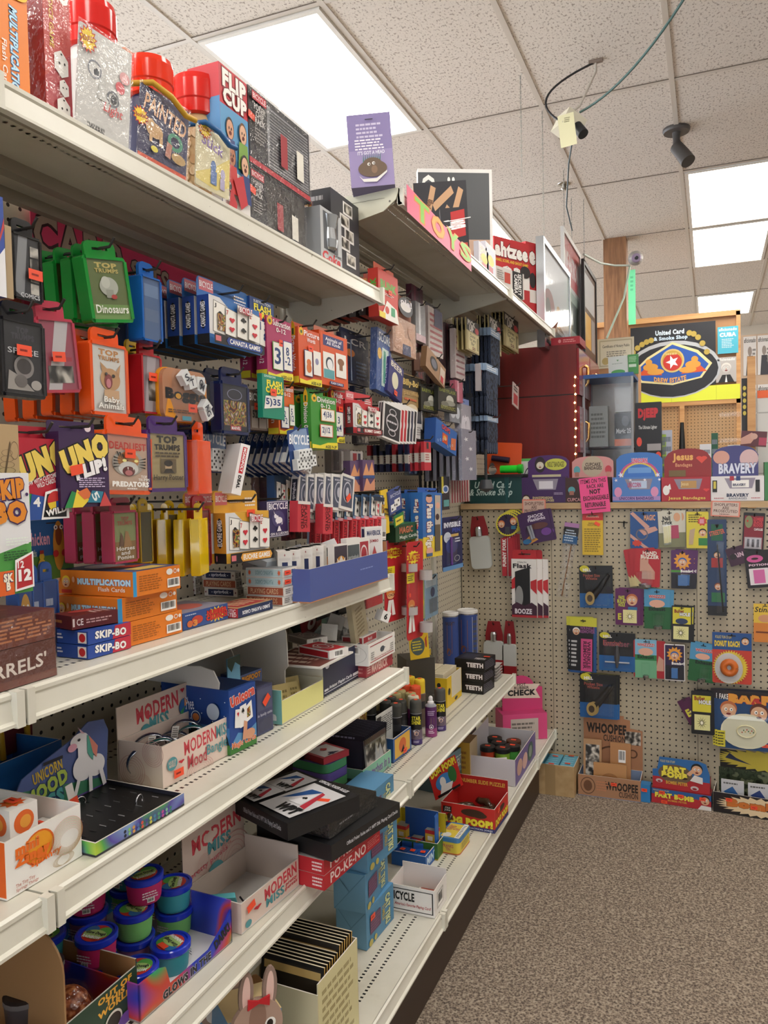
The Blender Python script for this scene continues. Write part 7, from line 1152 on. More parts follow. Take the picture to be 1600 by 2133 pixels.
def can(lb,X,Y,cap,body,ops,h=.135,rot=20,capc=1,r=.0185,z=None):
 t=Thing('spray_can',lb,'spray can','hair spray cans on the low shelf');b=t.part('can_body');b.lathe([(r*.96,0,'#b8b8bc'),(r,.003,body),(r,h*.7,'#8c8c94'),(r*.9,h*.73,'#8c8c94'),(r*.55,h*.76)],body,26)
 if ops:
  N=10;
  k=ops
  for(z0_,z1_,c)in[o for o in ops if o[0]!='T']:
   b.lathe([(r*1.004,z0_*h),(r*1.004,z1_*h)],c,26)
  for o in[o for o in ops if o[0]=='T']:
   n0=len(b.v);b.art((-r*.85,0,0),(1,0,0),(0,0,1),r*1.7,h,[o[1]]);
   for i in range(n0,len(b.v)):x,y,z_=b.v[i];b.v[i]=(x,-math.sqrt(max((r*1.02)**2-x*x,0)),z_)
 c_=t.part('cap',label='cap with orange price dot')
 if capc:c_.lathe([(r*.98,h*.71),(r*.98,h*.95),(r*.9,h*.985),(r*.6,h)],cap,24);c_.lathe([(r*.34,h*1.001),(r*.34,h*1.004)],'#f0502e',12)
 else:c_.lathe([(r*.55,h*.76),(r*.55,h*.8),(r*.35,h*.82),(r*.35,h*.9),(r*.2,h*.93)],'#ece8e8',14);k2=t.part('clear_cap');k2.lathe([(r*.95,h*.74),(r*.95,h*.97),(r*.8,h)],'@clear',20)
 t.done((X,Y,z if z is not None else z2),rot)
stars=lambda a='STAR',bq='SHINE':[('T',T_(a,.08,.56,.92,.65,'#e4d83c',b=.03)),('T',T_(bq,.05,.46,.95,.555,'#e4d83c',b=.03)),(.0,.12,'#3c2868'),(.12,.34,'#6c5c6c'),('T',('e',.5,.26,.22,.05,'#dcb8a4')),('T',('e',.5,.31,.3,.04,'#c8c4c8')),('T',('e',.5,.18,.3,.04,'#5c4c58')),('T',('l',.2,.04,.8,.1,2,'#c8c0dc'))]
c0=at(866,1552,Z=Z4);can('black-capped glitter spray can nearest the viewer with yellow lettering',c0.x-.003,c0.y+.015,'#4c4c48','#131216',stars(),rot=22)
c1=at(897,1536,Z=Z4);can('purple hair spray can with white nozzle under a clear cap',c1.x-.003,c1.y+.016,'#b8b4b0','#54245c',[(.0,.2,'#8c3c74'),('T',('q',.5,.24,.22,.055,'#e8e4e8',.8)),('T',('e',.5,.235,.1,.02,'#e8e4e8')),('T',('l',.15,.5,.9,.62,3,'#c8b0d0')),('T',('r',.45,.3,.8,.45,'#6c5048')),('T',('l',.2,.08,.8,.16,2,'#e8d8e8'))],capc=0,rot=22)
c2=at(915,1524,Z=Z4);can('black-capped glitter spray can on the right of the purple one',c2.x-.002,c2.y+.02,'#4c4c48','#131216',stars(),rot=24)
cc=at(880,1530,Z=Z4);can('magenta spray can squeezed behind the front cans',.235,c1.y-.025,'#c8c0a8','#7c2c64',[(.05,.5,'#5c2050')],rot=20)
k_=0
for r_i in range(6):
 for c_i in range(4):
  X_=.215-.042*c_i;Y_=2.17+.042*r_i+(.02 if c_i%2 else 0)
  if X_>.2 and r_i in(2,):continue
  cap='#3c3c38' if(r_i+c_i)<3 else('#a89c6c' if r_i<4 and c_i<3 else('#d8502c' if r_i<5 and c_i<3 else '#e0c02c'));k_+=1
  can('%s-capped spray can behind the glitter cans, %s row, %s from the aisle'%({'#3c3c38':'black','#a89c6c':'dull gold','#d8502c':'orange','#e0c02c':'yellow'}[cap],('first','second','third','fourth','fifth','sixth')[r_i],('first','second','third','fourth')[c_i]),X_,Y_,cap,'#141418' if cap=='#3c3c38' else '#6c5c50',[(.4,.55,'#2c2c30')],h=.135+.012*(cap in('#d8502c','#e0c02c'))+.012*(cap=='#e0c02c'))
g=cb(932,905,962,1385,z2,vb=1475,rot=0,w=.12);ig=g;g['h']=.105
tray('insect_box','yellow open counter box with black insect drawings and a round-badged back card','display box',g,g['h'],'#dcb824','#c8a830',F=[('e',.7,.5,.1,.14,'#28241c'),('e',.75,.75,.06,.08,'#28241c'),('l',.5,.1,.95,.3,3,'#3c3418')],R=[('r',.3,.22,.98,1,'#d0c8b4'),('e',.6,.1,.1,.06,'#28241c'),('e',.14,.5,.08,.12,'#28241c')],riser=None,hl=.17)
for i in range(2):
 gg=dict(loc=inside(ig,-.028+.05*i,.008,.004),w=.045,t=g['t']-.02,h=.112,rot=0);carton('cream_card_row','block of cream toothpick packs in the yellow insect box, %s'%('left','right')[i],'packs',gg,'#d0c6ac',T=[('l',.05,.05,.95,.95,6,'#b8ac8c')])
g=hf(855,895,1318,1372,X=.2,rot=40);carton('insect_badge_card','yellow back card with a round blue-lettered badge and red insect','sign card',g,'#dcb824',t=.002,F=[('e',.42,.5,.36,.36,'#4c5c5c'),('l',.15,.3,.7,.72,4,'#d8c83c'),('e',.86,.6,.05,.2,'#a8402c'),('p',[(.8,.7),(.95,.9),(.86,.6)],'#a8402c')],roll=-4)
sp=Thing('card_prop','dark storage box under the yellow badge card','box');b=sp.part('box');b.box(-.05,.05,0,.1,0,g['loc'].z-z2-.001,'#3c3830');sp.done((g['loc'].x,g['loc'].y+.004,z2),40)
for i in range(3):
 g=cb(1007,955,1030,0,z2+.043*i,vb=1447,rot=-6,h=.042,w=.12)if i==0 else dict(g,loc=g['loc']+Vector((.002*i,0,.043)))
 if i==0:g['t']=min(g['t'],.16)
 carton('teeth_box','black boxed novelty teeth, %s of the stack of three'%('bottom','middle','top')[i],'boxed novelty',g,'#121215',F=[T_('TEETH',.4,.3,.96,.72,'#e4e0e0',b=.06,ol='#701c28',ow=.03)],R=[('l',.06,.12,.94,.88,5,'#5c5a68')],T=[('r',.1,.2,.6,.8,'#2c2c38'),T_('TEETH',.6,.1,.95,.3,'#c8c4c4',b=.04)],grp='black teeth boxes',stk=[('T',.9,.5)]if i==2 else[])
g=cb(1040,1018,1060,1375,z2,vb=1408,rot=0,w=.1,t=.12);g['t']=.16
t=Thing('clear_tray_stack','stack of clear plastic trays at the far end of the low shelf','plastic trays');b=t.part('trays')
for i in range(5):b.box(-.05,.05,.0,.1,.012*i,.012*i+.009,'@film',dict(T='#b8b4b0'))
k=t.part('red_insert');k.box(-.03,.03,.02,.08,.0605,.062,'#b87c78');t.done(Vector((.26,3.0,z2)))
for i,(ua,ub,vt,vb)in enumerate(((922,955,1281,1362),(953,995,1287,1364))):
 X_=.1+.05*i;c_=ypt((ua+ub)/2,X_,.8);rr_=(ub-ua)/2/FPX*(c_-CAM).dot(FWD);t=Thing('snack_canister',('blue canister with a photo of brown legs, farther of two','blue canister with a white nutrition panel, nearer of two')[i],'canister','pair of tall blue canisters');b=t.part('canister_body');hcan=.26
 b.lathe([(rr_,0,'m#b8b8bc'),(rr_,.006,'#2f4684'),(rr_,hcan*.93,'m#b8b8bc'),(rr_,hcan*.95)],'#2f4684',30)
 n0=len(b.v);b.art((-rr_*.99,0,0),(1,0,0),(0,0,1),rr_*1.98,hcan,[('r',.2,.35,.52,.85,'#8c5c44'),('e',.3,.38,.14,.06,'#7c4c38'),('r',.75,.1,.98,.9,'#d8d4d0'),('l',.78,.15,.96,.86,9,'#4c4c4c')]if i else[('r',.3,.35,.62,.85,'#8c5c44'),('e',.4,.38,.14,.06,'#7c4c38'),T_('NAUGHTY',.2,.8,.8,.86,'#3c2c28')]);
 for j in range(n0,len(b.v)):x,y,z_=b.v[j];b.v[j]=(x,-math.sqrt(max((rr_*1.01)**2-x*x,0)),z_)
 k=t.part('white_lid');k.lathe([(rr_*1.03,hcan*.95),(rr_*1.03,hcan*.99),(rr_*.9,hcan),(rr_*.88,hcan*.985),(.001,hcan*.985)],'#d8d6d2',30)
 t.done((c_.x,c_.y,z2),14)
# deck, rear pegboard, floor
z5=ZD+E3
g=cb(769,706,825,1900,z5,vb=1982,rot=-3);hc=g['h']*.98
for i in range(4):
 gg=dict(g,h=hc-.001,loc=g['loc']+Vector(((-.006,-.004,0,.004)[i],(0,-.01,.004,.0)[i],hc*i)),rot=(-3,2,-6,-2)[i])
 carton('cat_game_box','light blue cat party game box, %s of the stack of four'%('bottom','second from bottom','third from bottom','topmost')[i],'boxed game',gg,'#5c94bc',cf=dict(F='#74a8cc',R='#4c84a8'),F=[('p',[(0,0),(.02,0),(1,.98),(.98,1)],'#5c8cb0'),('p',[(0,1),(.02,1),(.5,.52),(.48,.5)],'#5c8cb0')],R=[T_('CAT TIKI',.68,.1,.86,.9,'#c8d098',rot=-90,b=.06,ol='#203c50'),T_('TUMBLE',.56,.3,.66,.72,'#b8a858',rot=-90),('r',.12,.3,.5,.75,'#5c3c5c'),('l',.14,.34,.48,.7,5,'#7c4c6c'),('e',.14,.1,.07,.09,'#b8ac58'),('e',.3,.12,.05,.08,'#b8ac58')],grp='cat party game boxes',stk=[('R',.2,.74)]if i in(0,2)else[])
g=dict(loc=Vector((.32,1.29,z5)),w=.16,t=.17,h=.17,rot=-2)
tray('cream_book_box','cream cardboard box with a round cartoon face and black script, at the bottom','display box',g,.19,'#c8bc98','#a89c7c',hf_=.17,hl=.17,cf=dict(R='#d2ca9a'),R=[('l',.1,.1,.9,.9,9,'#a89c70')],F=[T_('otch',.3,.2,1.0,.62,'#1c1c1e',b=.03,rot=4),('e',.14,.55,.2,.5,'#c88c50'),('e',.15,.5,.15,.4,'#e4c8a4'),('e',.15,.72,.15,.2,'#3c2820'),('e',.1,.52,.04,.08,'#f4f0e8'),('e',.2,.52,.04,.08,'#f4f0e8'),('e',.11,.51,.015,.03,'#181818'),('e',.21,.51,.015,.03,'#181818'),('q',.15,.34,.04,.05,'#8c5c3c',.7)])
for i in range(12):
 gg=dict(loc=inside(g,.0,.018+.0105*i,.004),w=.145,t=.004,h=.195+.01*(i>5),rot=-2)
 carton('comic_booklet','black and gold edged booklet leaning in the cream box, %s from the front'%ORD[i].split()[0],'booklet',gg,'#1c1814',cf=dict(R='#c8a050',T='#d8ccb0'),F=[('r',.04,.04,.96,.96,'#2c241c'),('r',.05,.86,.95,.94,'#c8a868')],grp='booklets leaning in the cream box',lean=-7)
for i,(x,y,s_)in enumerate(((.35,1.13,1),(.25,1.17,.85))):
 t=Thing('rabbit_box',('cut-out rabbit face box with tall ears and a red bow, nearer of two','cut-out rabbit face box in shadow, farther of two')[i],'gift box','rabbit face boxes');b=t.part('box_body');b.box(-.05,.05,.012,.1,0,.21,'#6c94b8',dict(T='#d8c090'))
 k=t.part('rabbit_face',label='printed brown and white rabbit face');k.prism([(a*.048,c*.05+.195)for a,c in((math.cos(q*math.pi/12),math.sin(q*math.pi/12))for q in range(24))],0,.01,'#a98c7c')
 front(k,.1,.15,z0=.12,ops=[('e',.5,.36,.3,.14,'#e4dcd4'),('e',.5,.6,.16,.22,'#8c6c5c'),('e',.26,.52,.1,.07,'#f0ecE6'.lower()),('e',.74,.52,.1,.07,'#f0ece6'),('e',.27,.52,.06,.05,'#201814'),('e',.73,.52,.06,.05,'#201814'),('e',.5,.38,.05,.03,'#5c3c38'),('p',[(.5,.36),(.51,.36),(.51,.28),(.49,.28)],'#5c3c38')])
 for sx in(-1,1):
  e_=t.part('ear');e_.prism([(sx*.022+a*.0135,.258+c*.04)for a,c in((math.cos(q*math.pi/9),math.sin(q*math.pi/9))for q in range(18))],.002,.008,'#8c7468');e_.art((sx*.022-.01,.002,.222),(1,0,0),(0,0,1),.02,.072,[('e',.5,.5,.36,.44,'#dcb8ac')])
 if i==0:k=t.part('bow',label='red ribbon bow');k.prism([(-.02,.232),(0,.24),(.02,.232),(.02,.25),(0,.244),(-.02,.25)],-.004,.0,'#b82028')
 t.done((x,y,z5),52,4)
g=cb(520,440,560,2100,z5,X=.30,rot=0,w=.12,t=.1);g['h']=.11
carton('orange_leaf_box','orange leaf-printed box squeezed between the rabbit and the cream box','box',dict(g,loc=Vector((.19,1.2,z5)),w=.08,h=.17),'#a86838',R=[('b',.4,.5,.3,.3,7,'#c88040',.5)],F=[('b',.5,.5,.3,.3,7,'#c88040',.5)])
g=cb(906,812,931,1857,z5,vb=1914,rot=0);wq=g
tray('white_deck_carton','white open carton with black framed lettering and a few decks inside, on the deck','display carton',g,g['h'],'#e8e4e0','#dedad6',F=[('r',-.0,.1,.97,.13,'#18181a'),('r',0,.86,.97,.89,'#18181a'),('r',.945,.12,.97,.88,'#18181a'),T_('BICYCLE',-.14+.16,.46,.56,.78,'#18181a',b=.04),T_("America's Favorite Playing Card!",.12,.24,.92,.38,'#b85c60',sh=.2)],R=[('r',.2,.2,.7,.8,'#b8b4b0'),('bc',.25,.25,.65,.75)],hb=g['h']*1.2)
for i in range(3):
 gg=dict(loc=inside(wq,-.035+.03*i,.01+.012*i,.004),w=.06,t=.075,h=.018,rot=4*i);carton('card_deck','white and rust deck lying in the white carton, %s'%('left','middle','right')[i],'playing cards',gg,'#dcd6d0',T=[('r',.08,.1,.92,.9,'#a85040'),('r',.3,.3,.7,.7,'#d8ccc4')],grp='decks lying in the white carton')if i!=1 else None
g=cb(887,816,915,1785,z5,vb=1814,rot=-2);mq=g
tray('blue_mint_carton','torn bright blue open carton of small blue packs','display carton',g,g['h'],'#1d5ca8','#1a4c98',R=[T_('MINTS',.1,.2,.9,.8,'#c8dcec',b=.04)],hb=g['h']*3.2,parts=[lambda T,w,h,t:T.part('curved_side_flap').prism([(w/2-.003,0),(w/2,0),(w/2,h*2.9),(w/2-.003,h*3.1)],t*.75,t,'#1d5ca8')])
for i in range(5):
 gg=dict(loc=inside(mq,(-.035,0,.035,-.03,.01)[i],(.01,.012,.015,.06,.055)[i],.004),w=.03,t=.045,h=.03+.01*(i>2),rot=8*i-10);carton('mint_pack','small blue sweet pack in the torn blue carton, %s'%('front left','front middle','front right','rear left','rear right')[i],'sweet pack',gg,'#1f4c94',F=[('l',.1,.3,.9,.7,1,'#c8d8ec')],R=[('l',.1,.3,.9,.7,1,'#c8d8ec')],stk=[('T',.5,.5)],grp='small blue sweet packs')
g=cb(957,914,981,1750,z5,vb=1783,rot=-2);w_,t_,h_=g['w'],g['t'],g['h']
T=Thing('prank_tin','yellow and blue rounded prank tin','tin');b=T.part('tin_body')
def rbox(b,w,t,z0_,z1_,r,m,mt=None):
 P=[(x,y)for x,y in rrect(w,t,r,z0=0)];n=len(P)
 b.add([(x,y,z0_)for x,y in P]+[(x,y,z1_)for x,y in P],[(i,(i+1)%n,n+(i+1)%n,n+i)for i in range(n)],m,False);b.add([(x,y,z1_)for x,y in P],[tuple(range(n))],mt or m);b.add([(x,y,z0_)for x,y in P],[tuple(reversed(range(n)))],m)
rbox(b,w_,t_,.0,h_*.08,.014,'#c06838');rbox(b,w_*.99,t_*.99,h_*.08,h_*.76,.014,'#d0bc40');front(b,w_,h_,[T_('PRANKS\nTIN',.2,.2,.72,.62,'#b0605c',b=.03)],y=-.0005);right(b,w_,h_,t_,[('l',.2,.2,.9,.6,4,'#8c7c3c')])
l=T.part('lid',label='yellow lid with a blue band');rbox(l,w_*1.03,t_*1.02,h_*.74,h_,.015,'#3c74a8');top(l,w_,h_,t_,[('r',.06,.08,.96,.93,'#d8c048'),T_('PRANKS\nTIN',.12,.4,.66,.84,'#b0605c',b=.03,rot=70),('e',.3,.2,.2,.14,'#c8c8c4'),('r',.72,.06,.94,.96,'#ecECE8'.lower()),('l',.76,.1,.9,.9,9,'#4c4c54')])
T.done(g['loc'],g['rot'])
g=cb(912,820,930,1690,z5,X=.33,rot=0,w=.15);g['h']=.05;gq=g
tray('green_yellow_display','yellow and green open display of tiny boxes behind the prank tin','display box',g,.05,'#3c6c2c','#b8a420',hb=.11,hl=.13)
for i in range(7):
 x,y=((-.05,.02),(.0,.02),(.045,.02),(-.05,.06),(.0,.06),(.045,.06),(.05,.09))[i]
 gg=dict(loc=inside(gq,x,y,.004+(.03 if i in(0,2)else 0)),w=.034,t=.034,h=.045,rot=-6);carton('tiny_toy_box','tiny red and yellow toy box in the green display, %s'%('front left, raised','front middle','front right, raised','middle left','middle centre','middle right','rear right')[i],'toy box',gg,'#d0b03c',F=[('r',0,0,1,.2,'#b03c30'),('r',0,.75,1,1,'#b82c30'),('r',.25,.3,.75,.6,'#d8d4cc')],R=[('r',0,.75,1,1,'#b82c30')],cf=dict(T='#8c8c88'),grp='tiny red and yellow toy boxes')
g=cb(1031,920,1059,1687,z5,vb=1737,rot=-2);pq=g
tray('dog_poop_box','red joke box of fake dog mess with yellow bubble lettering','display box',g,g['h'],'#c4241f','#b02420',F=[('r',0,0,1,.16,'#24306c'),T_('PRACTICAL JOKES',.5,.03,.96,.11,'#d8dcec'),T_('DOG POOP!',.02,.17,.97,.5,'#ecd838',b=.1,ol='#3c3010',ow=.04),('e',.6,.72,.22,.16,'#3c2418'),('e',.72,.66,.14,.12,'#3c2418'),('r',.04,.6,.2,.86,'#18181a'),T_('Old\nJoke',.06,.63,.18,.83,'#e8e4e0')],R=[('r',0,0,1,.16,'#24306c'),T_('DOG POOP',.06,.2,.95,.5,'#ecd838',b=.08,ol='#3c3010',ow=.03),('e',.5,.72,.2,.12,'#3c2418')],hb=g['h']*1.5,stk=[('R',.25,.8)],parts=[lambda T,w,h,t:front(T.part('rear_panel_print',label='number puzzle print on the back wall'),w,h*1.5,[T_('NUMBER SLIDE PUZZLE!',.1,.78,.95,.9,'#e0a848',b=.04)],y=t-.004)])
for i,(x,y,z,r_)in enumerate(((-.02,.04,.03,10),(.03,.06,.036,60),(.05,.1,.03,100),(-.04,.09,.03,40),(.02,.11,.045,150),(-.055,.03,.028,80))):
 t=Thing('fake_poop','glossy brown plastic dog mess in the red box, %s'%('front middle','front right','right side','left','rear, on top','front left corner')[i],'joke toy','fake dog messes');b=t.part('lump');b.tube([(-.04,0,0),(-.03,.004,.004),(-.012,-.004,.008),(.008,.003,.006),(.024,-.002,.004),(.036,0,-.002)],[.006,.012,.0145,.013,.012,.005],'g#3c2a1e',10)
 if i==5:k=t.part('barcode_tag');k.box(-.012,.012,-.014,-.013,.0,.034,'#e4e0dc');k.art((-.012,-.014,0),(1,0,0),(0,0,1),.024,.034,[('bc',.1,.1,.9,.8)])
 t.done(inside(pq,x,y,z),r_)
g=hf(906,966,1582,1660,X=.26,rot=50,zb=z5+.07);carton('poop_sign_card','slanted red back card with yellow lettering and a cartoon dog above the joke box','sign card',g,'#c4241f',t=.0025,roll=-16,F=[T_('DOG POOP!',.04,.7,.96,.95,'#ecd838',b=.08,ol='#3c3010',ow=.03,rot=6),('e',.45,.4,.32,.26,'#3c84c8'),('e',.38,.42,.1,.16,'#ece8e4'),('e',.74,.5,.14,.26,'#2c6c34'),('p',[(.2,.1),(.6,.1),(.7,.3),(.3,.34)],'#ece8e4'),('r',.1,.02,.9,.1,'#1c1c1e')])
g=cb(980,925,1000,1590,z5,X=.25,rot=0,w=.14,t=.12);g['h']=.15;carton('cream_card_box','cream and orange-yellow box behind the slanted red back card','box',g,'#b8a484',F=[('r',.55,0,1,1,'#c09838'),('l',.6,.3,.95,.8,4,'#8c5c28')],T=[('r',0,0,1,1,'#7c5c38')],t=.1)
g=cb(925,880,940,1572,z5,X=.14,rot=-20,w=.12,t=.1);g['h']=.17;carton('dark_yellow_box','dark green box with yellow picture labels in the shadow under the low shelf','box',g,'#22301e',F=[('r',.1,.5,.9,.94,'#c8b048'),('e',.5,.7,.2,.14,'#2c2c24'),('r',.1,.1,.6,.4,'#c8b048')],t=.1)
g=cb(1074,985,1118,1618,z5,X=.42,rot=0,w=.2);g['t']=.36;g['h']=.1;jq=g
tray('purple_jar_carton','white-lined carton with purple toy prints, at the deck edge','display carton',g,.1,'#c8c4cc','#b8b4b8',R=[('r',0,0,1,1,'#6c5c94'),('e',.2,.5,.12,.3,'#c8a090'),('e',.45,.45,.12,.3,'#d8b0a8'),('e',.72,.5,.14,.36,'#3c5c54'),('e',.72,.5,.08,.22,'#8c9c8c')],F=[('r',0,0,1,1,'#ccc8d0')],hl=.14)
for i,(x,y,c_,l_)in enumerate(((-.04,.13,'#c8482c','#1c1c1c'),(.02,.13,'#8cb83c','#1c1c1c'),(-.01,.19,'#4c9c44','#1c1c1c'),(.05,.17,'#4c9c44','#1c1c1c'),(.04,.23,'#c8b060','#4c2c1c'),(-.04,.24,'#3c7c3c','#1c1c1c'))):
 t=Thing('putty_jar','small %s jar with %s lid and price dot, %s'%({'#c8482c':'orange','#8cb83c':'lime','#4c9c44':'green','#c8b060':'striped gold','#3c7c3c':'dark green'}[c_],'brown' if i==4 else 'black',('front left','front middle','centre','right','rear right','rear left')[i]),'jar','putty jars in the purple carton');b=t.part('jar_body');b.lathe([(.026,0),(.028,.05)],c_,20);k=t.part('lid');k.lathe([(.03,.05),(.03,.066),(.026,.068)],l_,20);k=t.part('price_sticker');k.box(-.01,.01,-.006,.006,.0684,.069,ORA);t.done(inside(jq,x,y,.03))
for i in range(5):
 gg=dict(loc=inside(jq,-.05+.022*i,.01+.012*i,.004),w=.05,t=.01,h=.075,rot=30);carton('striped_gum_pack','grey wrapped pack leaning at the near end of the purple carton, %s from the left'%('first','second','third','fourth','fifth')[i],'pack',gg,'#6c7484' if i<4 else '#dcd8d4',F=[('r',.1,.1,.4,.9,'#b88c84'),('r',.55,.1,.8,.9,'#c8c0c0')]if i<4 else[('bc',.1,.2,.9,.8)],grp='grey packs in the purple carton',lean=-25)
g=cb(935,880,1025,1545,z5,X=.18,rot=-14,w=.16,t=.3);g['h']=.2;g['t']=.3
carton('googly_eyes_box','grey-blue box of goggle eyes in the shadow under the far low shelf','display box',dict(g,loc=Vector((.12,2.68,z5)),w=.14,t=.24,h=.13,rot=-10),'#5c7884',R=[('r',0,0,1,1,'#64808c'),T_('GOOGLY EYES',.2,.5,.95,.75,'#c8ccc8',b=.05,ol='#2c3c44',ow=.03),('l',.2,.78,.9,.84,1,'#c8ccc8'),('e',.1,.3,.06,.14,'#c8c8c4'),('r',0,0,1,.35,'#4c5848')],T=[('e',.3,.3,.14,.1,'#b8b8b4'),('e',.6,.5,.14,.1,'#b8b8b4'),('e',.35,.7,.14,.1,'#8c8c88')],cf=dict(T='#3c3c40'))
g=hf(1062,1149,1502,1545,X=.38,rot=34,zb=z5);w_=g['w'];g['loc']=Vector((.34,3.36,z5));w_=.2;h_=.115
T=Thing('pink_gum_box','pink display box with an arched sign top and clear band, far end of the deck','display box');b=T.part('box_body');b.box(-w_/2,w_/2,0,.12,0,h_,'#d0487c',dict(T='#b83c6c'));front(b,w_,h_,[('r',.18,.0,.8,.82,'#b8aca4'),('l',.2,.1,.78,.7,4,'#6c6460')])
k=T.part('sign_panel');k.prism([(-w_*.42,h_),(w_*.5,h_),(w_*.5,h_+.1),(w_*.3,h_+.11),(-w_*.3,h_+.11),(-w_*.42,h_+.1)],.06,.064,'#c43c70');k.prism([(math.cos(a*math.pi/12)*w_*.3,h_+.11+math.sin(a*math.pi/12)*.045)for a in range(13)],.06,.064,'#c43c70')
k.art((-w_*.4,.0595,h_+.05),(1,0,0),(0,0,1),w_*.85,.075,[('p',[(0,.1),(.12,.5),(0,.95),(1,.85),(.88,.5),(1,.0)],'#d8c8b8'),T_('HOT\nRUBBER',.3,.58,.7,.95,'#3c2c2c',b=.03),T_('CHECK',.12,.2,.88,.56,'#1c1c1e',b=.06)]);T.done(g['loc'],30)
t=Thing('red_cup','red plastic cup standing in the corner beside the pegboards','cup');b=t.part('cup');b.lathe([(.035,0),(.045,.1)],'g#a01c20',20);k=t.part('stand');k.box(-.05,.05,-.05,.05,-.12,-.0005,'#3a3030');t.done((.1,3.2,z5+.12))
YW=WD-.002
def hky(g,x,what,dp=.05):return hook(x,WD-dp,g['loc'].z+g['h']*.94,what,axis='Y',x0=WD-.0005)
EWK=[0]
def ew(lb,u0,u1,vt,vb,c,ops,bub=None,prod=None,n=1,roll=0,short=None,dp=.02,stk=(),hold=None,rad=.05,fan=3):
 EWK[0]+=1;g=hf(u0,u1,vt,vb,Y=WD-.022-.0014*EWK[0]);r=blister('novelty_card',lb,g,c,ops,bub,prod,roll=roll,stk=stk,rad=rad)
 sp=(math.sin(roll*D2R)*g['h']*.9)
 hook(g['loc'].x+sp,WD-.055,g['loc'].z+g['h']*.92*math.cos(roll*D2R),'on the rear pegboard holding '+(hold or lb),axis='Y',x0=WD-.0005)
 if n>1:
  r['group']=short;r['label']=lb
  for i in range(1,n):dup(r,r.location+Vector((.008*i*(1 if fan>0 else-1),.006*i,.002*i)),0,roll+fan*i,0,label='%s, %s behind the front one'%(short,('directly','second','third')[i-1]),group=short)
 return r
CP=lambda c,r=.008,lb='plastic toy':(lambda t,cx,cz,w,h,d:t.part('product',label=lb).lathe([(min(w,h)*.36,-.001),(min(w,h)*.38,d*.6),(min(w,h)*.2,d*.8)],c,16,cx=0,cy=0)or[setattr(t.parts[-1][1],'v',[(cx+x,-z,cz+y)for x,y,z in t.parts[-1][1].v]),setattr(t.parts[-1][1],'f',t.parts[-1][1].f)])
BX=lambda c:(lambda t,cx,cz,w,h,d:t.part('product').box(cx-w*.32,cx+w*.32,-d*.8,-.001,cz-h*.38,cz+h*.36,c))
face=lambda x,y,r,hr='#8c5c30':('f',x,y,r,'#d8a884',hr)
hill=lambda t_:[('r',.0,.0,1,1,'#17181a'),('e',.16,.92,.14,.08,'#c8c030'),T_('HILL',.12,.86,.36,.93,'#e8e4e0',b=.05),T_(t_,.12,.66,.62,.8,'#b85c48',b=.02),('r',0,0,1,.34,'#1f5c98')]
ew('blue finger trick card with crossed arms, upper row',1313,1371,1066,1142,'#1d4c88',[('p',[(.0,.95),(.1,1),(.7,.6),(.6,.5)],'#c8988c'),('p',[(.3,.5),(.9,.6),(1,.5),(.5,.35)],'#c8988c'),('p',[(.0,.4),(.5,.1),(.7,.0),(.5,0),(.0,.3)],'#c8988c'),T_('MAGIC',.5,.76,.9,.92,'#d8a078',b=.04),('b',.24,.14,.2,.1,8,'#c83c2c'),('q',.42,.38,.22,.16,'#6c6470',.8)])
ew('olive nail trick card with a pink bottle print',1374,1424,1064,1140,'#7c7c5c',[('r',0,.4,1,1,'#c8c4b4'),T_('Nail\nTrick',.14,.62,.6,.86,'#1c1c1c',b=.05),('r',.5,.24,.84,.6,'#a8405c'),('e',.8,.82,.14,.12,'#d09c78')],(.15,.05,.45,.66,.01),BX('#c8bc7c'),roll=-3,n=2,short='olive nail trick card')
ew('bright yellow cartoon trick card with a green-shirted man',1430,1476,1066,1142,'#d4c43c',[('l',.1,.7,.7,.94,4,'#5c5418'),('b',.72,.74,.24,.14,8,'#c84838'),('r',.6,.68,.8,.8,'#d890a0'),face(.74,.42,.16,'#1c1c1c'),('r',.55,.08,.95,.28,'#2c7c3c'),('p',[(.1,.1),(.3,.1),(.4,.55),(.15,.5)],'#b8a080')])
ew('tall dark blue card with two cartoon smokers and a straw',1474,1514,1082,1282,'#243a5c',[('r',.2,.78,.8,.95,'#1f5c40'),T_('STREETER',.1,.84,.9,.89,'#c8604c',rot=14,b=.03),('r',.2,.5,.8,.6,'#a03030'),face(.5,.63,.16,'#2c1c14'),('r',.2,.14,.9,.24,'#2c6c44'),face(.55,.3,.17,'#8c4c2c'),('r',0,0,1,.1,'#1c1c20')],(.42,.02,.9,.78,.008),lambda t,cx,cz,w,h,d:t.part('straw',label='black straw with white ends').tube([(cx-w*.3,-.004,cz+h*.45),(cx,-.004,cz),(cx+w*.3,-.004,cz-h*.47)],.003,'#201c1c'),roll=0)
ew('black and red capsule card with a ghoul picture, upper right',1545,1590,1068,1148,'#151214',[('r',.06,.06,.94,.92,'#7c1828'),('e',.26,.76,.18,.16,'#7c8058'),('e',.2,.78,.04,.03,'#c03020'),T_('ZOMBIE\nBLACK\nBLOOD',.46,.64,.92,.88,'#c83c44',b=.04),T_('CAPSULES',.52,.54,.92,.6,'#e0d8d8',b=.03),('r',.1,.06,.9,.36,'#b0a8ac')],(.08,.05,.92,.38,.012),lambda t,cx,cz,w,h,d:[t.part('capsule',label='dark capsule').tube([(cx+w*(.27*i-.27),-.006,cz-h*.3),(cx+w*(.27*i-.27),-.006,cz+h*.3)],.0045,'#3c3034',8)for i in range(3)]and None,roll=3)
ew('dark plum joke card hanging crooked under the capsule card',1522,1560,1138,1176,'#3c1c34',[T_('PAIN',.2,.4,.9,.65,'#c8a8b8',b=.05),('e',.3,.5,.2,.16,'#1c1418')],roll=-18)
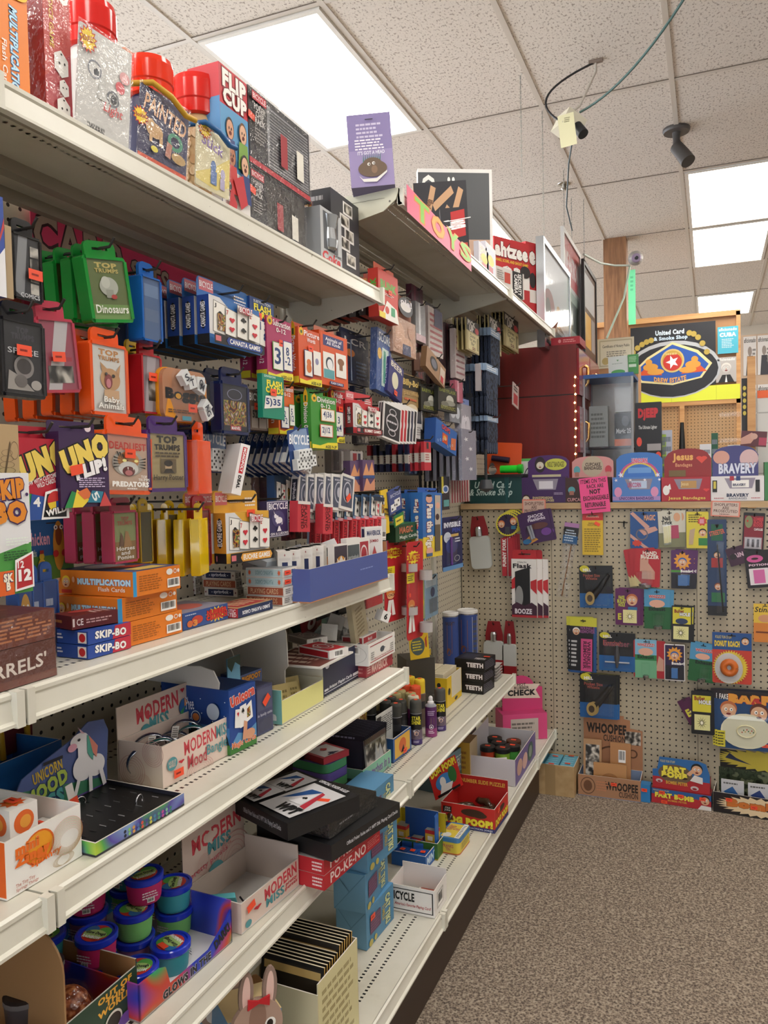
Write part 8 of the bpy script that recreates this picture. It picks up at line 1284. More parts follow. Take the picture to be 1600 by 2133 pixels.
ew('black card with big pink lips at the right edge',1558,1612,1146,1224,'#171216',[('e',.4,.78,.32,.1,'#c85490'),('e',.4,.78,.14,.03,'#2c1018'),T_('POTION',.14,.58,.9,.64,'#d8b8c8',b=.04),('r',.12,.08,.86,.52,'#ddd4d8'),('r',.28,.12,.72,.48,'#c8649c')],roll=-6)
ew('red hand buzzer card with a printed palm and silver buzzer',1320,1374,1143,1222,'#b0222c',[('p',[(.3,.7),(.36,.78),(.8,.4),(.8,.2),(.3,.2)],'#c89884'),('r',.22,.4,.3,.74,'#c89884'),('r',.34,.44,.42,.8,'#c89884'),('r',.46,.44,.54,.8,'#c89884'),T_('HAND\nBUZZER',.24,.74,.94,.94,'#ece4d8',b=.04),('p',[(0,0),(.4,0),(0,.3)],'#c8b884')],(.26,.05,.8,.42,.016),CP('m#c8ccd4',lb='silver buzzer disc'),n=3,short='red hand buzzer card',roll=2,hold='red hand buzzer cards',fan=-6)
ew('purple stink bomb card with an exploding boy picture, middle row',1398,1446,1146,1226,'#54245c',[('b',.5,.72,.4,.24,12,'#e09830'),face(.5,.68,.17,'#2c5ca8'),('r',.0,.42,.45,.48,'#4c8c3c'),T_('Bombs!',.42,.42,.96,.5,'#e8e4e0',b=.06),('r',0,0,1,.4,'#1c1a24')],(.2,.04,.8,.4,.016),BX('#3c70ac'),n=2,short='purple stink bomb card, middle row')
ew('maroon fake bullet hole card with a shouting child',1282,1335,1226,1302,'#5c1c54',[T_('FAKE\nBULLET\nHOLE',.08,.5,.42,.8,'#c8cc3c',b=.04),face(.66,.68,.2,'#b8683c'),('r',.5,.4,.86,.5,'#2c6c9c'),('r',.3,.06,.84,.42,'#dcd498'),('b',.57,.24,.18,.12,10,'#28241c',.25),('e',.57,.24,.05,.04,'#f0ecd8'),T_('E',.1,.14,.24,.32,'#c8c03c',b=.05)],n=2,short='maroon bullet hole card',fan=2)
ew('green exhaust whistle card, middle row',1342,1396,1228,1310,'#1f5c30',[('r',0,.56,1,1,'#4c90b8'),T_('WHIZZZZ!',.18,.78,.82,.86,'#c83c34',b=.05,ol='#ece8e4',ow=.05),('e',.5,.64,.3,.1,'#dca890'),T_('Exhaust',.18,.46,.82,.56,'#12241a',b=.05)],(.3,.06,.7,.4,.018),CP('m#a8acac',lb='silver whistle'),n=2,short='green whistle card, middle row')
ew('black framed yellow bullet hole card hanging alone in the middle',1398,1441,1262,1338,'#18181a',[('r',.06,.5,.94,.96,'#d4c838'),T_('Bullet',.14,.8,.6,.9,'#8c2c20',b=.05),T_('HOLE',.4,.72,.9,.82,'#e8e8e8',b=.06,ol='#1c1c1c'),('e',.5,.58,.3,.08,'#2c3c5c'),('r',.1,.08,.84,.44,'#dcd898'),('b',.46,.26,.26,.16,12,'#28241c',.25),('e',.46,.26,.06,.04,'#f0ecd8')],n=2,short='black framed bullet hole card',fan=1,roll=1)
whis=lambda t,cx,cz,w,h,d:(t.part('whistle',label='black plastic whistle pipe').tube([(cx+w*.42,-.012,cz+h*.42),(cx+w*.1,-.014,cz+h*.05),(cx-w*.16,-.014,cz-h*.22)],[.008,.013,.016],'#141416',12),front(t.part('badge',label='gold round badge'),w,h,[('e',.3,.26,.17,.19,'#a88c50'),('e',.3,.26,.1,.1,'#3c2c1c')],y=-.0315,z0=cz-h/2))
ew('yellow and black whistle card with a bulky black pipe, left of middle',1208,1278,1178,1266,'#c8bc34',hill('Pocket Size\nWhistle'),(.12,.03,.95,.86,.034),whis,roll=-1)
ew('yellow topped wrinkle remover card with pink eraser',1186,1242,1286,1402,'#1d4c84',[('r',0,.84,1,1,'#c8c43c'),('r',.0,.04,.88,.84,'#141418'),face(.24,.74,.12,'#e8e4e0'),T_('WRINKLE\nREMOVER',.38,.72,.94,.84,'#8c5484',b=.04),('l',.06,.1,.3,.6,7,'#c8c8c8'),('r',.42,.04,.84,.62,'#c84c80'),T_('WRINKLE\nREMOVER',.5,.08,.78,.58,'#5c1c3c',rot=-90,b=.04)],n=2,short='wrinkle remover card',fan=-2,roll=1)
ew('yellow, black and blue exerciser card with grey figure and wheels',1248,1324,1318,1398,'#1f5c98',hill('Exerciser')[:4]+[('r',0,0,1,.4,'#1f5c98'),T_('Exerciser',.14,.64,.84,.8,'#7c3c4c',b=.03)],(.1,.04,.9,.74,.016),lambda t,cx,cz,w,h,d:(t.part('figure',label='grey muscle toy').tube([(cx,-.007,cz-h*.42),(cx,-.008,cz-.002),(cx,-.007,cz+h*.4)],[.004,.012,.006],'#4c4c50',10),t.part('barbell',label='black and silver barbell').tube([(cx-w*.42,-.007,cz-h*.22),(cx+w*.42,-.007,cz-h*.22)],.0035,'#b0b4bc',8))and None)
ew('red buzzer card half hidden behind the lower green whistle card',1320,1386,1334,1412,'#a8222c',[('p',[(.1,.5),(.3,.7),(.5,.3),(.2,.1)],'#c89884'),('p',[(.7,.2),(.95,.2),(.95,.5),(.8,.6)],'#c89884')])
ew('lower green exhaust whistle card in front of the red card',1323,1368,1332,1412,'#2c7c44',[('r',0,.6,1,1,'#7cb0cc'),T_('WHIZZZZ!',.1,.82,.9,.9,'#c83c34',b=.05,ol='#ece8e4',ow=.05),('e',.5,.68,.34,.1,'#dca890'),T_('Exhaust',.12,.5,.88,.6,'#12341a',b=.05),('r',.0,.0,1,.46,'#6ca880')],(.3,.06,.7,.42,.018),CP('m#a8acac',lb='silver whistle'))
ew('lower stink bomb card with an exploding boy picture',1384,1427,1342,1418,'#e0dcd8',[('r',.04,.03,.96,.97,'#2c1c44'),('b',.5,.72,.4,.22,12,'#e09830'),face(.5,.68,.18,'#2c5ca8'),T_('Bombs!',.36,.44,.96,.52,'#e8e4e0',b=.06),('r',.04,.03,.96,.42,'#1c1a24')],(.26,.04,.74,.4,.016),BX('#3c70ac'))
ew('green whistle card hanging crooked beside the donut card',1432,1486,1340,1420,'#1f5c30',[('r',0,.56,1,1,'#4c90b8'),T_('WHIZZZZ!',.2,.78,.9,.86,'#c83c34',b=.05,ol='#ece8e4',ow=.05),('e',.5,.66,.28,.08,'#dca890'),T_('Exhaust',.24,.46,.9,.56,'#12241a',b=.05)],(.4,.06,.76,.38,.018),CP('m#a8acac',lb='silver whistle'),n=2,short='crooked green whistle card',roll=5)
ew('large donut joke card with an orange glazed ring in a clear dish',1484,1566,1318,1424,'#c03c2c',[('r',0,.66,1,1,'#1f4c88'),T_('DONUT ROACH',.06,.72,.7,.84,'#e0c43c',b=.06,ol='#2c1c10',ow=.03),T_("FOLKS' FUN STUFF",.08,.88,.5,.94,'#c8b868'),face(.84,.84,.09,'#1c1c1c'),('b',.46,.32,.46,.34,40,'#d8bc34',.86),('e',.42,.3,.36,.3,'#c8c4c0')],(.06,.04,.8,.6,.02),lambda t,cx,cz,w,h,d:t.part('donut',label='orange glazed ring').tube([(cx+w*.2*math.cos(a*math.pi/8),-.011,cz+h*.2*math.sin(a*math.pi/8))for a in range(17)],.014,'#c8641c',10),roll=0)
ew('yellow and orange stink card at the right edge',1570,1618,1258,1338,'#cc7c30',[('r',0,.5,1,1,'#d8b43c'),T_('Stink',.06,.78,.8,.92,'#1c1814',sh=.2),('e',.5,.62,.3,.1,'#c89068'),('r',.1,.24,.8,.28,'#6c3010')])
ew('yellow and black whistle card above the whoopee box',1208,1286,1404,1496,'#c8bc34',hill('Pocket Size\nWhistle'),(.1,.03,.9,.84,.034),whis,n=2,short='yellow whistle card above the whoopee box',fan=1)
ew('maroon crooked bullet card peeking out behind the black framed one',1436,1466,1452,1506,'#4c1840',[T_('E',.2,.3,.5,.6,'#c8c03c',b=.05),('r',.5,.1,.9,.5,'#dcd498')],roll=-28)
ew('yellow bullet hole card in front of the barf packs',1440,1488,1440,1530,'#18181a',[('r',.06,.52,.86,.9,'#d4c838'),T_('Bullet',.14,.78,.6,.88,'#8c2c20',b=.05),T_('HOLE',.34,.7,.86,.8,'#e8e8e8',b=.06,ol='#1c1c1c'),('r',.14,.1,.82,.46,'#dcd898'),('b',.46,.27,.24,.15,12,'#28241c',.25),('e',.46,.27,.06,.04,'#f0ecd8')],n=3,short='bullet hole card beside the barf packs',fan=1)
ew('large fake barf pack with a lumpy cream puddle',1494,1616,1440,1562,'#1f4470',[('r',0,.84,1,1,'#241c20'),T_('FAKE',.04,.84,.2,.93,'#e8e4e0',b=.02),T_('BARF!',.2,.78,1.0,.95,'#e09838',b=.1,ol='#b83430',ow=.03),face(.2,.66,.13,'#b8683c'),face(.72,.64,.14,'#5c2c1c'),('e',.5,.32,.44,.3,'#d8d4b8'),('r',.0,.02,.14,.3,'#d4c838'),('l',.01,.04,.13,.28,5,'#2c2c1c')],(.1,.06,.9,.58,.005),lambda t,cx,cz,w,h,d:[t.part('fake_barf',label='lumpy fake vomit').tube([(cx+w*.2*math.cos(a*math.pi/6),-.006,cz+h*.2*math.sin(a*math.pi/6))for a in range(13)],.003,'#e0d8b0',6),t.part('lumps',label='red and green lumps').art((cx-.02,-.004,cz-.014),(1,0,0),(0,0,1),.05,.03,[('e',.1+.12*i,.3+.1*(i*3%5),.05,.1,('#b84c30','#3c6c3c','#c8a050')[i%3])for i in range(8)])]and None,n=3,short='fake barf pack',fan=-1,stk=[('F',.82,.1)],hold='fake barf packs')
def flask(lb,u0,u1,vt,vb,band,roll=0,txt=0):
 g=hf(u0,u1,vt,vb,Y=WD-.03);w_,h_=g['w'],g['h'];t=Thing('plastic_flask',lb,'flask','clear plastic flasks');b=t.part('flask_body',label='frosted flask');b.prism(rrect(w_,h_*.62,w_*.2),-.014,.004,'#b9bcb8',smooth=False)
 if band:b.box(-w_*.505,w_*.505,-.0145,.0045,0 if not txt else h_*.0,h_*.26,'#8c1820');
 if txt:front(b,w_,h_,[T_('FLASK',.14,.12,.86,.2,'#e8e4e0',b=.05)],y=-.0145)
 k=t.part('silver_cap');k.lathe([(w_*.16,h_*.62),(w_*.17,h_*.76),(w_*.12,h_*.8)],'m#c0c4c8',14,cy=-.005);k=t.part('hang_card',label='dark red hang card');k.prism([(-w_*.44,h_*.62),(w_*.44,h_*.62),(w_*.44,h_*.74),(w_*.3,h_),(-w_*.3,h_),(-w_*.44,h_*.74)],.003,.0042,'#84181f')
 t.done(g['loc'],0,roll);hky(g,g['loc'].x+math.sin(roll*D2R)*h_*.9,'on the rear pegboard holding the '+lb[:40])
flask('frosted flask on a red card hanging crooked in the corner',984,1026,1075,1184,0,-5);flask('frosted flask with red band and white lettering, left of the lower pair',1009,1050,1294,1400,1,0,1);flask('frosted flask with red band, right and lower of the lower pair',1048,1076,1294,1418,1)
for i in range(4):
 g=hf(1034+5*i,1082+5*i,1068-3*i,1200-3*i,Y=WD-.035+.008*i);w_,h_=g['w'],g['h'];t=Thing('funny_fork','round-headed funny fork card with yellow scalloped rim, %s'%('frontmost','second','third','rearmost')[i],'novelty utensil','funny fork cards');b=t.part('card');r_=w_*.5;b.prism([(a*r_,h_-r_+c*r_)for a,c in((math.cos(q*math.pi/16),math.sin(q*math.pi/16))for q in range(32))],0,.0012,'#d0c43c');b.prism([(-w_*.26,0),(w_*.26,0),(w_*.2,h_*.6),(-w_*.3,h_*.6)],.0013,.0025,'#a82430');b.art((-w_*.26,.0013,0),(1,0,0),(0,0,1),w_*.5,h_*.6,[T_('FUNNY FORK',.04,.25,.36,.98,'#e4e0dc',rot=90,b=.05)])
 b.art((-r_,0,h_-2*r_),(1,0,0),(0,0,1),2*r_,2*r_,[('b',.5,.5,.45,.45,28,'#2c1c3c',.92),face(.24,.5,.13,'#c86c3c'),face(.76,.62,.13,'#c86c3c'),('r',.66,.3,.86,.45,'#2c6c8c'),('r',.4,.1,.6,.4,'#3c3c44')]);k=t.part('fork',label='steel telescopic fork');k.tube([(0,-.004,h_*.6),(0,-.004,-.01)],.002,'m#c0c4c8',6);t.done(g['loc'],0)
hook(hf(1058,1062,1080,1100,Y=WD)['loc'].x,WD-.06,at(1058,1078,Y=WD).z,'on the rear pegboard holding the funny forks',axis='Y',x0=WD-.0005)
ew('purple shock flashlight card tilted below the counter edge',1090,1156,1064,1130,'#3c1c4c',[T_('SHOCK\nFlashlight',.3,.66,.86,.9,'#d8d0dc',b=.03),('p',[(0,.1),(.3,.3),(.5,.1),(.2,0)],'#c88c3c'),('e',.14,.1,.14,.08,'#2c6c9c'),('e',.6,.52,.3,.1,'#5c3430'),('e',.8,.3,.16,.12,'#6c3c8c')],(.16,.1,.42,.62,.014),lambda t,cx,cz,w,h,d:t.part('flashlight',label='silver flashlight').tube([(cx-w*.1,-.007,cz+h*.42),(cx+w*.1,-.007,cz-h*.42)],.006,'#8c8c94',8),n=2,short='purple shock flashlight card',roll=-12,fan=2)
for i in range(3):
 g=hf(1066+13*i,1118+12*i,1146,1286,Y=WD-.05+.018*i);carton('flask_box','white and red boxed stealth flask, %s of three'%('frontmost','middle','rearmost')[i],'boxed flask',g,'#e0dcd8',t=.016,tab=('#b82830',.13,.48),cf=dict(R='#d8d0cc',T='#b82830'),grp='boxed stealth flasks',F=[T_('STEALTH',.24,.93,.6,.955,'#3c3c3c'),T_('Flask',.06,.84,.82,.92,'#201820',b=.04),('p',[(.0,.64),(.15,.7),(.15,.5),(0,.48)],'#b82830'),('p',[(.76,.62),(1,.66),(1,.4),(.76,.5)],'#b82830'),('p',[(.14,.78),(.4,.82),(.74,.86),(.74,.2),(.14,.2)],'#161618'),('e',.3,.36,.16,.18,'#8c8c8c'),('p',[(0,0),(1,0),(1,.2),(.8,.26),(.5,.2),(.2,.26),(0,.2)],'#3c1c30'),T_('BOOZE',.12,.06,.8,.15,'#e0d8e0',b=.04),('r',0,0,1,.04,'#a82830')])
hook(hf(1092,1096,1150,1160,Y=WD)['loc'].x,WD-.07,at(1094,1152,Y=WD).z,'on the rear pegboard holding the stealth flask boxes',axis='Y',x0=WD-.0005)
g=hf(1150,1192,1088,1244,Y=WD-.02);w_,h_=g['w'],g['h'];t=Thing('incense_bag','slanted clear bag with a copper rod and blue header card','bagged novelty');b=t.part('header_card');b.box(-w_*.36,w_*.36,0,.001,h_*.72,h_,'#1f5484');b.art((-w_*.36,0,h_*.72),(1,0,0),(0,0,1),w_*.72,h_*.28,[('r',0,.8,1,1,'#a878a8'),('r',0,.4,1,.8,'#1c1c20'),('l',.1,.1,.9,.7,5,'#b8c8d8')]);k=t.part('copper_rod');k.tube([(w_*.1,-.003,h_*.7),(-.004,-.003,.006)],.0022,'#8c5c34',8);k=t.part('clear_bag');pillow(k,w_*.6,h_*.74,.012,'@film');t.done(g['loc'],0,8);hook(g['loc'].x+.018,WD-.04,g['loc'].z+h_*.9,'on the rear pegboard holding the slanted clear bag',axis='Y',x0=WD-.0005)
g=hf(1213,1256,1066,1156,Y=WD-.03);carton('yellow_notice_pack','pack of yellow parking ticket sheets with a red header','joke notice pack',g,'#d4b02c',t=.012,tab=('#b8282c',.2,.5,[T_('PARKING',.2,.3,.8,.5,'#e0a08c')]),F=[T_('PARKING\nVIOLATION',.25,.84,.75,.94,'#6c4c10',b=.02),('l',.1,.08,.9,.78,11,'#8c7420')],stk=[('F',.74,.9,-30)]);hky(g,g['loc'].x,'on the rear pegboard holding the yellow ticket pack')
t=Thing('peg_hook','empty double wire hook between the yellow pack and the blue card','hook');b=t.part('wire');c_=at(1300,1088,Y=WD);b.tube([(-.02,-.04,.004),(0,-.004,0),(.015,-.004,.0)],.0022,'#1c1a18');b.tube([(0,-.004,.006),(0,-.004,-.02)],.003,'#1c1a18');t.done((c_.x,WD,c_.z))
zf=.001
g=dict(loc=Vector((at(1152,1656,Z=0).x,at(1150,1660,Z=0).y,zf)),w=0,t=.16,rot=0,h=.13);a_=at(1100,1650,Z=0);b_=at(1197,1662,Z=0);g['w']=b_.x-a_.x;g['loc']=Vector(((a_.x+b_.x)/2,a_.y,zf));g['t']=min(.16,WD-.01-a_.y)
tray('cardboard_case','brown taped cardboard carton on the carpet full of blue soap-sized boxes','carton',g,.135,'@cardboard',F=[('r',.38,0,.6,1,'#9c8058')]);cq=g
for i in range(6):
 for j in range(3):gg=dict(loc=inside(cq,-g['w']*.33+g['w']*.33*j,.006+(g['t']-.012)*i/6,.03),w=g['w']*.3,t=(g['t']-.014)/6,h=.1,rot=0);carton('blue_soap_box','turquoise small box in the brown carton, %s row from the aisle, %s'%(('first','second','third','fourth','fifth','sixth')[i],('left','middle','right')[j]),'small box',gg,'#5ca4bc',T=[('l',.1,.3,.9,.7,1,'#a8d0dc')],grp='turquoise boxes in the brown carton',stk=[('T',.5,.5)]if(i*3+j)%4==1 else[])
A=at(1207,1650,Z=0);Bq=at(1335,1690,Z=0)
Wb=(xpt(1336,A.y,0).x-A.x);g=dict(loc=Vector((A.x+Wb/2,A.y-.03,zf)),w=Wb,t=min(.13,WD-.012-A.y+.03),h=hgt(Vector((A.x,A.y-.03,0)),1612)-.0,rot=0)
WHO=lambda:T_('WHOOPEE',.06,.72,.68,.93,'#201814',b=.04)
tray('whoopee_box','brown antique style open box of novelty cushions on the carpet','display box',g,g['h'],'#a87c5c','#7c8ca8',F=[('q',.16,.5,.12,.4,'#5c3c28',.9),('e',.16,.5,.07,.26,'#6c4830'),T_('WHOOPEE',.44,.4,.96,.8,'#201814',b=.04),T_('CUSHION',.66,.12,.96,.38,'#3c2c24',b=.02),('l',.3,.3,.5,.8,4,'#c0805c')],stk=[('F',.58,.7)]);wb_=g
T=Thing('whoopee_back_card','tall brown back card with stepped top and black lettering behind the antique box','sign card');b=T.part('card');H_=at(1290,1492,Y=g['loc'].y+g['t']).z;b.prism([(-Wb*.47,0),(Wb*.5,0),(Wb*.5,H_*.82),(Wb*.3,H_*.84),(Wb*.3,H_*.95),(Wb*.2,H_*.96),(Wb*.2,H_),(-Wb*.2,H_),(-Wb*.2,H_*.95),(-Wb*.47,H_*.93)],0,.002,'#a87654');front(b,Wb,H_,[T_('WHOOPEE',.08,.74,.74,.88,'#201814',b=.05),T_('CUSHION',.36,.64,.72,.73,'#3c2c24',b=.03),('r',.72,.62,.97,.8,'@photo'),('q',.5,.42,.26,.16,'#5c3a24',.86),('q',.16,.56,.08,.06,'#5c3a24',.7),('q',.84,.5,.08,.06,'#5c3a24',.7)]);T.done((g['loc'].x,g['loc'].y+g['t']+.0005,zf))
for i,(x,y,w2,h2,op,lb)in enumerate(((-.03*3,.06,.09,.2,[('r',.12,.1,.88,.9,'@photo')],'framed sepia photo cushion pack on the left'),(.045,.08,.1,.19,[('r',.0,.0,1,1,'#b07c4c'),('bc',.4,.6,.75,.86)],'plain tan cushion pack with barcode on the right'),(.0,.03,.16,.12,[('r',.0,.0,1,1,'#b88450'),('e',.5,.4,.3,.3,'#a06c3c'),('bc',.74,.05,.9,.2)],'tan cushion pack lying lengthwise in front'))):
 carton('cushion_pack',lb,'cushion pack',dict(loc=inside(wb_,x*Wb/.3,y,.004),w=w2*Wb/.3,h=h2*1.1,rot=0),'#b08860',t=.01,F=op,lean=-6,grp='whoopee cushion packs')
a_=at(1333,1672,Z=0);carton('small_blue_box','small bright blue box with orange tags between the antique box and the red boxes','small box',dict(loc=Vector((a_.x+.018,a_.y+.01,zf)),w=.045,h=.075,rot=-4),'#2c7cb8',t=.045,stk=[('F',.5,.7)])
a_=at(1357,1672,Z=0);b_=at(1482,1692,Z=0);g=dict(loc=Vector(((a_.x+b_.x)/2,a_.y-.0,zf)),w=b_.x-a_.x,rot=-4,h=.1);g['h']=hgt(Vector((a_.x,a_.y,0)),1642)
FBm=lambda y0,y1:[('r',0,y0,1,y0+(y1-y0)*.42,'#b02830'),('e',.4,(y0+y1)/2,.34,(y1-y0)*.3,'#6c5844')]
carton('prank_bag_box','closed red and blue prank bag box under the arched sign box','display box',g,'#2c5c94',t=.08,F=[('r',0,0,1,.62,'#b02830'),T_('FART BOMB',.06,.4,.72,.76,'#e8d848',b=.08,ol='#2c1c10',ow=.03),T_('BOMBE PETER',.28,.22,.6,.34,'#d8a840'),T_("FOLKS' FUN STUFF",.03,.84,.3,.94,'#c8c08c'),face(.9,.62,.07,'#1c1c1c'),('p',[(.78,.0),(1,.0),(1,.26),(.84,.3)],'#dcd8d4')],stk=[('F',.18,.76),('F',.5,.7),('F',.22,.14),('F',.86,.72)],cf=dict(T='#8c2028'))
g2=dict(g,loc=g['loc']+Vector((.0,.012,g['h']+.001)),h=g['h']*2.15)
T=Thing('prank_sign_box','upper prank bag box with an arched sign of a man holding his nose','display box');b=T.part('box_body');b.box(-g['w']*.48,g['w']*.48,.0,.06,0,g2['h']*.42,'#b02830',dict(T='#5c3c34',F='#b02830'));k=T.part('sign_panel');k.prism([(-g['w']*.48,0),(g['w']*.48,0),(g['w']*.48,g2['h']*.6),(g['w']*.42,g2['h']*.93),(g['w']*.3,g2['h']),(-g['w']*.36,g2['h']),(-g['w']*.4,g2['h']*.6),(-g['w']*.48,g2['h']*.58)],-.002,-.0004,'#2c68a4')
front(k,g['w']*.96,g2['h'],[('r',0,0,1,.36,'#b02830'),('e',.4,.5,.3,.3,'#6c5844'),T_('FART\nBOMB',.16,.36,.62,.74,'#ecdc4c',b=.09,ol='#2c1c10',ow=.04),T_('BOMBE PETER',.24,.16,.62,.27,'#d8a840',b=.03),T_("FOLKS' FUN STUFF",.14,.84,.4,.92,'#c8c08c'),face(.78,.72,.09,'#1c1c1c'),('p',[(.66,.36),(.88,.3),(.88,.5),(.74,.56)],'#dcd8d4'),('p',[(.6,.56),(.66,.5),(.76,.7),(.7,.74)],'#d8a884'),('e',.12,.24,.06,.06,'#c8b8b8'),('e',.74,.14,.07,.07,'#c8b8b8'),('e',.12,.22,.03,.03,'#8c2028'),('e',.74,.12,.04,.035,'#8c2028')],y=-.002);T.done(g2['loc'],-4)
a_=at(1486,1694,Z=0);g=dict(loc=Vector((a_.x+.21,a_.y+.0,zf)),w=.42,t=.12,rot=-5);g['h']=hgt(Vector((a_.x,a_.y,0)),1652)
tray('bomb_bag_box','black and red open box with a jagged burst and army scene card, right edge','display box',g,g['h'],'#1c1416','#2c2c24',F=[('b',.42,.5,.4,.48,26,'#e0c8a0',.78),T_('Bomb Bags',.12,.26,.96,.78,'#c8702c',b=.1,ol='#2c1008',ow=.03)],stk=[('F',.14,.7),('F',.36,.5),('F',.62,.72)],hb=.02)
T=Thing('army_back_card','tall black and yellow back card with planes and an army scene, right edge','sign card');b=T.part('card');Hc=at(1530,1566,Y=g['loc'].y+g['t']).z;b.box(-.21,.21,0,.002,0,Hc,'#1c1814');front(b,.42,Hc,[('b',.5,.85,.52,.2,30,'#c8b440',.8),('r',0,.2,1,.66,'@camo'),('p',[(.14,.94),(.2,.86),(.34,.76),(.22,.8),(.1,.84)],'#28304c'),('p',[(.5,.9),(.6,.84),(.72,.82),(.6,.8)],'#3c3c30')]);T.done((g['loc'].x+.005,g['loc'].y+g['t']+.006,zf),-5)
for i in range(3):carton('bomb_bag_pack','silver printed bag in the black burst box, %s'%('left','middle','right')[i],'bag',dict(loc=inside(g,-.14+.1*i,.03,.004),w=.085,h=.125,rot=4*i-4),'#c4c4c8',t=.006,F=[('p',[(.1,.6),(.5,.8),(.8,.5),(.5,.4)],('#2c5c94','#283c74','#b8a860')[i]),('l',.1,.84,.9,.94,1,'#5c5c5c')],grp='silver bags in the black burst box')
# counter and beyond
zk=1.2685
def on_counter(name,lb,cat,u0,u1,vt,Yf,c,F=(),t=.08,**k):
 g=hf(u0,u1,vt,1042,Y=Yf,zb=zk);return g,carton(name,lb,cat,g,c,t=t,F=F,**k)
def bandage(lb,u0,u1,vm,ru0,ru1,vt,c,ops,rc,rops,dome):
 g=hf(u0,u1,vm,1042,Y=WD+.03,zb=zk);r=hf(ru0,ru1,vt,1042,Y=WD+.09,zb=zk);w_,h_=g['w'],g['h'];dx=r['loc'].x-g['loc'].x;T=Thing('bandage_box',lb,'bandage box','novelty bandage boxes on the counter');b=T.part('box_body')
 b.box(-w_/2,w_/2,0,.075,0,h_*.97,c);front(b,w_,h_*.97,ops);k=T.part('back_sign',label='printed sign panel rising behind the box');a,H=r['w']/2,r['h'];q=H-dome
 k.prism([(dx-a,0),(dx+a,0),(dx+a,q)]+[(dx+a*.9*math.cos(i*math.pi/8),q+dome*math.sin(i*math.pi/8)**.6)for i in range(1,8)]+[(dx-a,q)],.062,.064,rc);k.art((dx-a,.062,H*.42),(1,0,0),(0,0,1),2*a,H*.56,rops);T.done(g['loc'])
wn=lambda c='#d8d4dc':[('p',[(.26,.92),(.36,.5),(.78,.5),(.84,.92)],'#8c8494'),('r',.4,.54,.72,.84,c)]
bandage('purple bandage box with a bearded playwright sign, far left of the row',1087,1178,992,1100,1186,948,'#3c1c54',wn()+[T_('SHAKESPEAREAN\nINSULT BANDAGES',.22,.04,.74,.24,'#d8c890',b=.02),('f',.1,.14,.08,'#d8c8b0','#2c1c14'),('l',.74,.3,.96,.4,2,'#b8a8c8')],'#4c2464',[('r',.1,.06,.8,.3,'#c8bc98'),('e',.3,.68,.13,.3,'#2c1c20'),('f',.3,.66,.09,'#d8ccb8','#3c2c28'),('e',.68,.68,.26,.22,'#c8c850'),T_('INSULT BANDAGES',.48,.58,.88,.78,'#4c4c1c')],.03)
bandage('pink and brown cupcake bandage box',1178,1272,993,1192,1278,950,'#3c2018',wn('#b8a89c')+[T_('CUPCAKE BANDAGES',.04,.04,.9,.18,'#e0a0a0',b=.02),('e',.14,.5,.08,.14,'#58a0a8'),('r',.09,.3,.19,.46,'#a86c5c')],'#d0908c',[('e',.5,.64,.26,.4,'#b8a890'),T_('CUPCAKE\nBANDAGES',.3,.5,.72,.78,'#3c2820',b=.03),('e',.12,.5,.08,.16,'#58a0a8'),('r',.07,.24,.17,.42,'#a86c5c'),('e',.88,.5,.08,.16,'#c03c48'),('r',.83,.24,.93,.42,'#c88c7c')],.025)
bandage('blue unicorn bandage box with a rainbow arched sign',1276,1376,992,1284,1380,942,'#4c7cc0',wn('#b8c8e0')+[('r',0,.06,1,.22,'#a888c0'),T_('UNICORN BANDAGES',.14,.08,.86,.2,'#3c2c6c',b=.03),T_('UNICORN',.32,.58,.6,.78,'#b03c6c',b=.03),('e',.12,.4,.08,.2,'#d890b8'),('e',.88,.4,.08,.2,'#d890b8')]+[('b',.08+.3*i,.88,.04,.07,5,'#ece8f0',.4)for i in range(4)],'#3c74bc',[('q',.5,.1,.44,.62,'#c85080',.9),('q',.5,.1,.39,.56,'#e0c048',.9),T_('UNICORN',.34,.64,.68,.82,'#d84c6c',b=.05,ol='#e8e4f0',ow=.06),('r',.26,.28,.76,.48,'#6c9cd0'),('b',.1,.22,.07,.12,5,'#ece8f0',.4),('b',.9,.2,.06,.1,5,'#ece8f0',.4)],.03)
bandage('red bandage box with a dove and hearts and gold serif lettering',1378,1480,992,1384,1482,934,'#a8202c',wn('#b88c50')+[('e',.1,.46,.07,.2,'#e8e4e0'),('p',[(.08,.5),(.18,.74),(.2,.5)],'#e8e4e0'),T_('Jesus Bandages',.14,.04,.9,.2,'#e0c058',b=.02)]+HEART(.92,.46,.14,'#d83c38')+[T_('Jesus',.4,.6,.56,.8,'#e0c890',b=.02)],'#8c2020',[T_('Jesus',.18,.56,.62,.88,'#e0a858',b=.05),T_('Bandages',.24,.38,.6,.54,'#d8986c'),('r',.1,.08,.46,.3,'#6c5c30')]+HEART(.8,.66,.26,'#d84838'),.045)
bandage('white and navy bravery bandage box at the right of the row',1481,1592,990,1484,1580,928,'#dcd8d8',wn('#ece8e4')+[('r',.36,.82,.44,1,'#a82838'),('r',.48,.82,.56,1,'#283c74'),T_('BRAVERY',.3,.16,.72,.3,'#202c4c',b=.04),T_('BANDAGES',.34,.06,.68,.14,'#6c7080'),('r',.03,.36,.12,.84,'#1c1c1c'),('r',.05,.5,.1,.8,'#c8b848'),('r',.84,.36,.92,.84,'#1c1c1c'),T_('BRAVERY',.42,.6,.66,.7,'#2c3458',b=.03),('l',.06,.08,.28,.14,1,'#a83c48'),('l',.76,.08,.96,.14,1,'#a83c48')],'#3c3c74',[('e',.2,.66,.18,.22,'#c89484'),('e',.8,.6,.2,.3,'#c8a8a8'),T_('BRAVERY',.14,.12,.96,.46,'#c8ccdc',b=.05,ol='#283058',ow=.04)],.04)
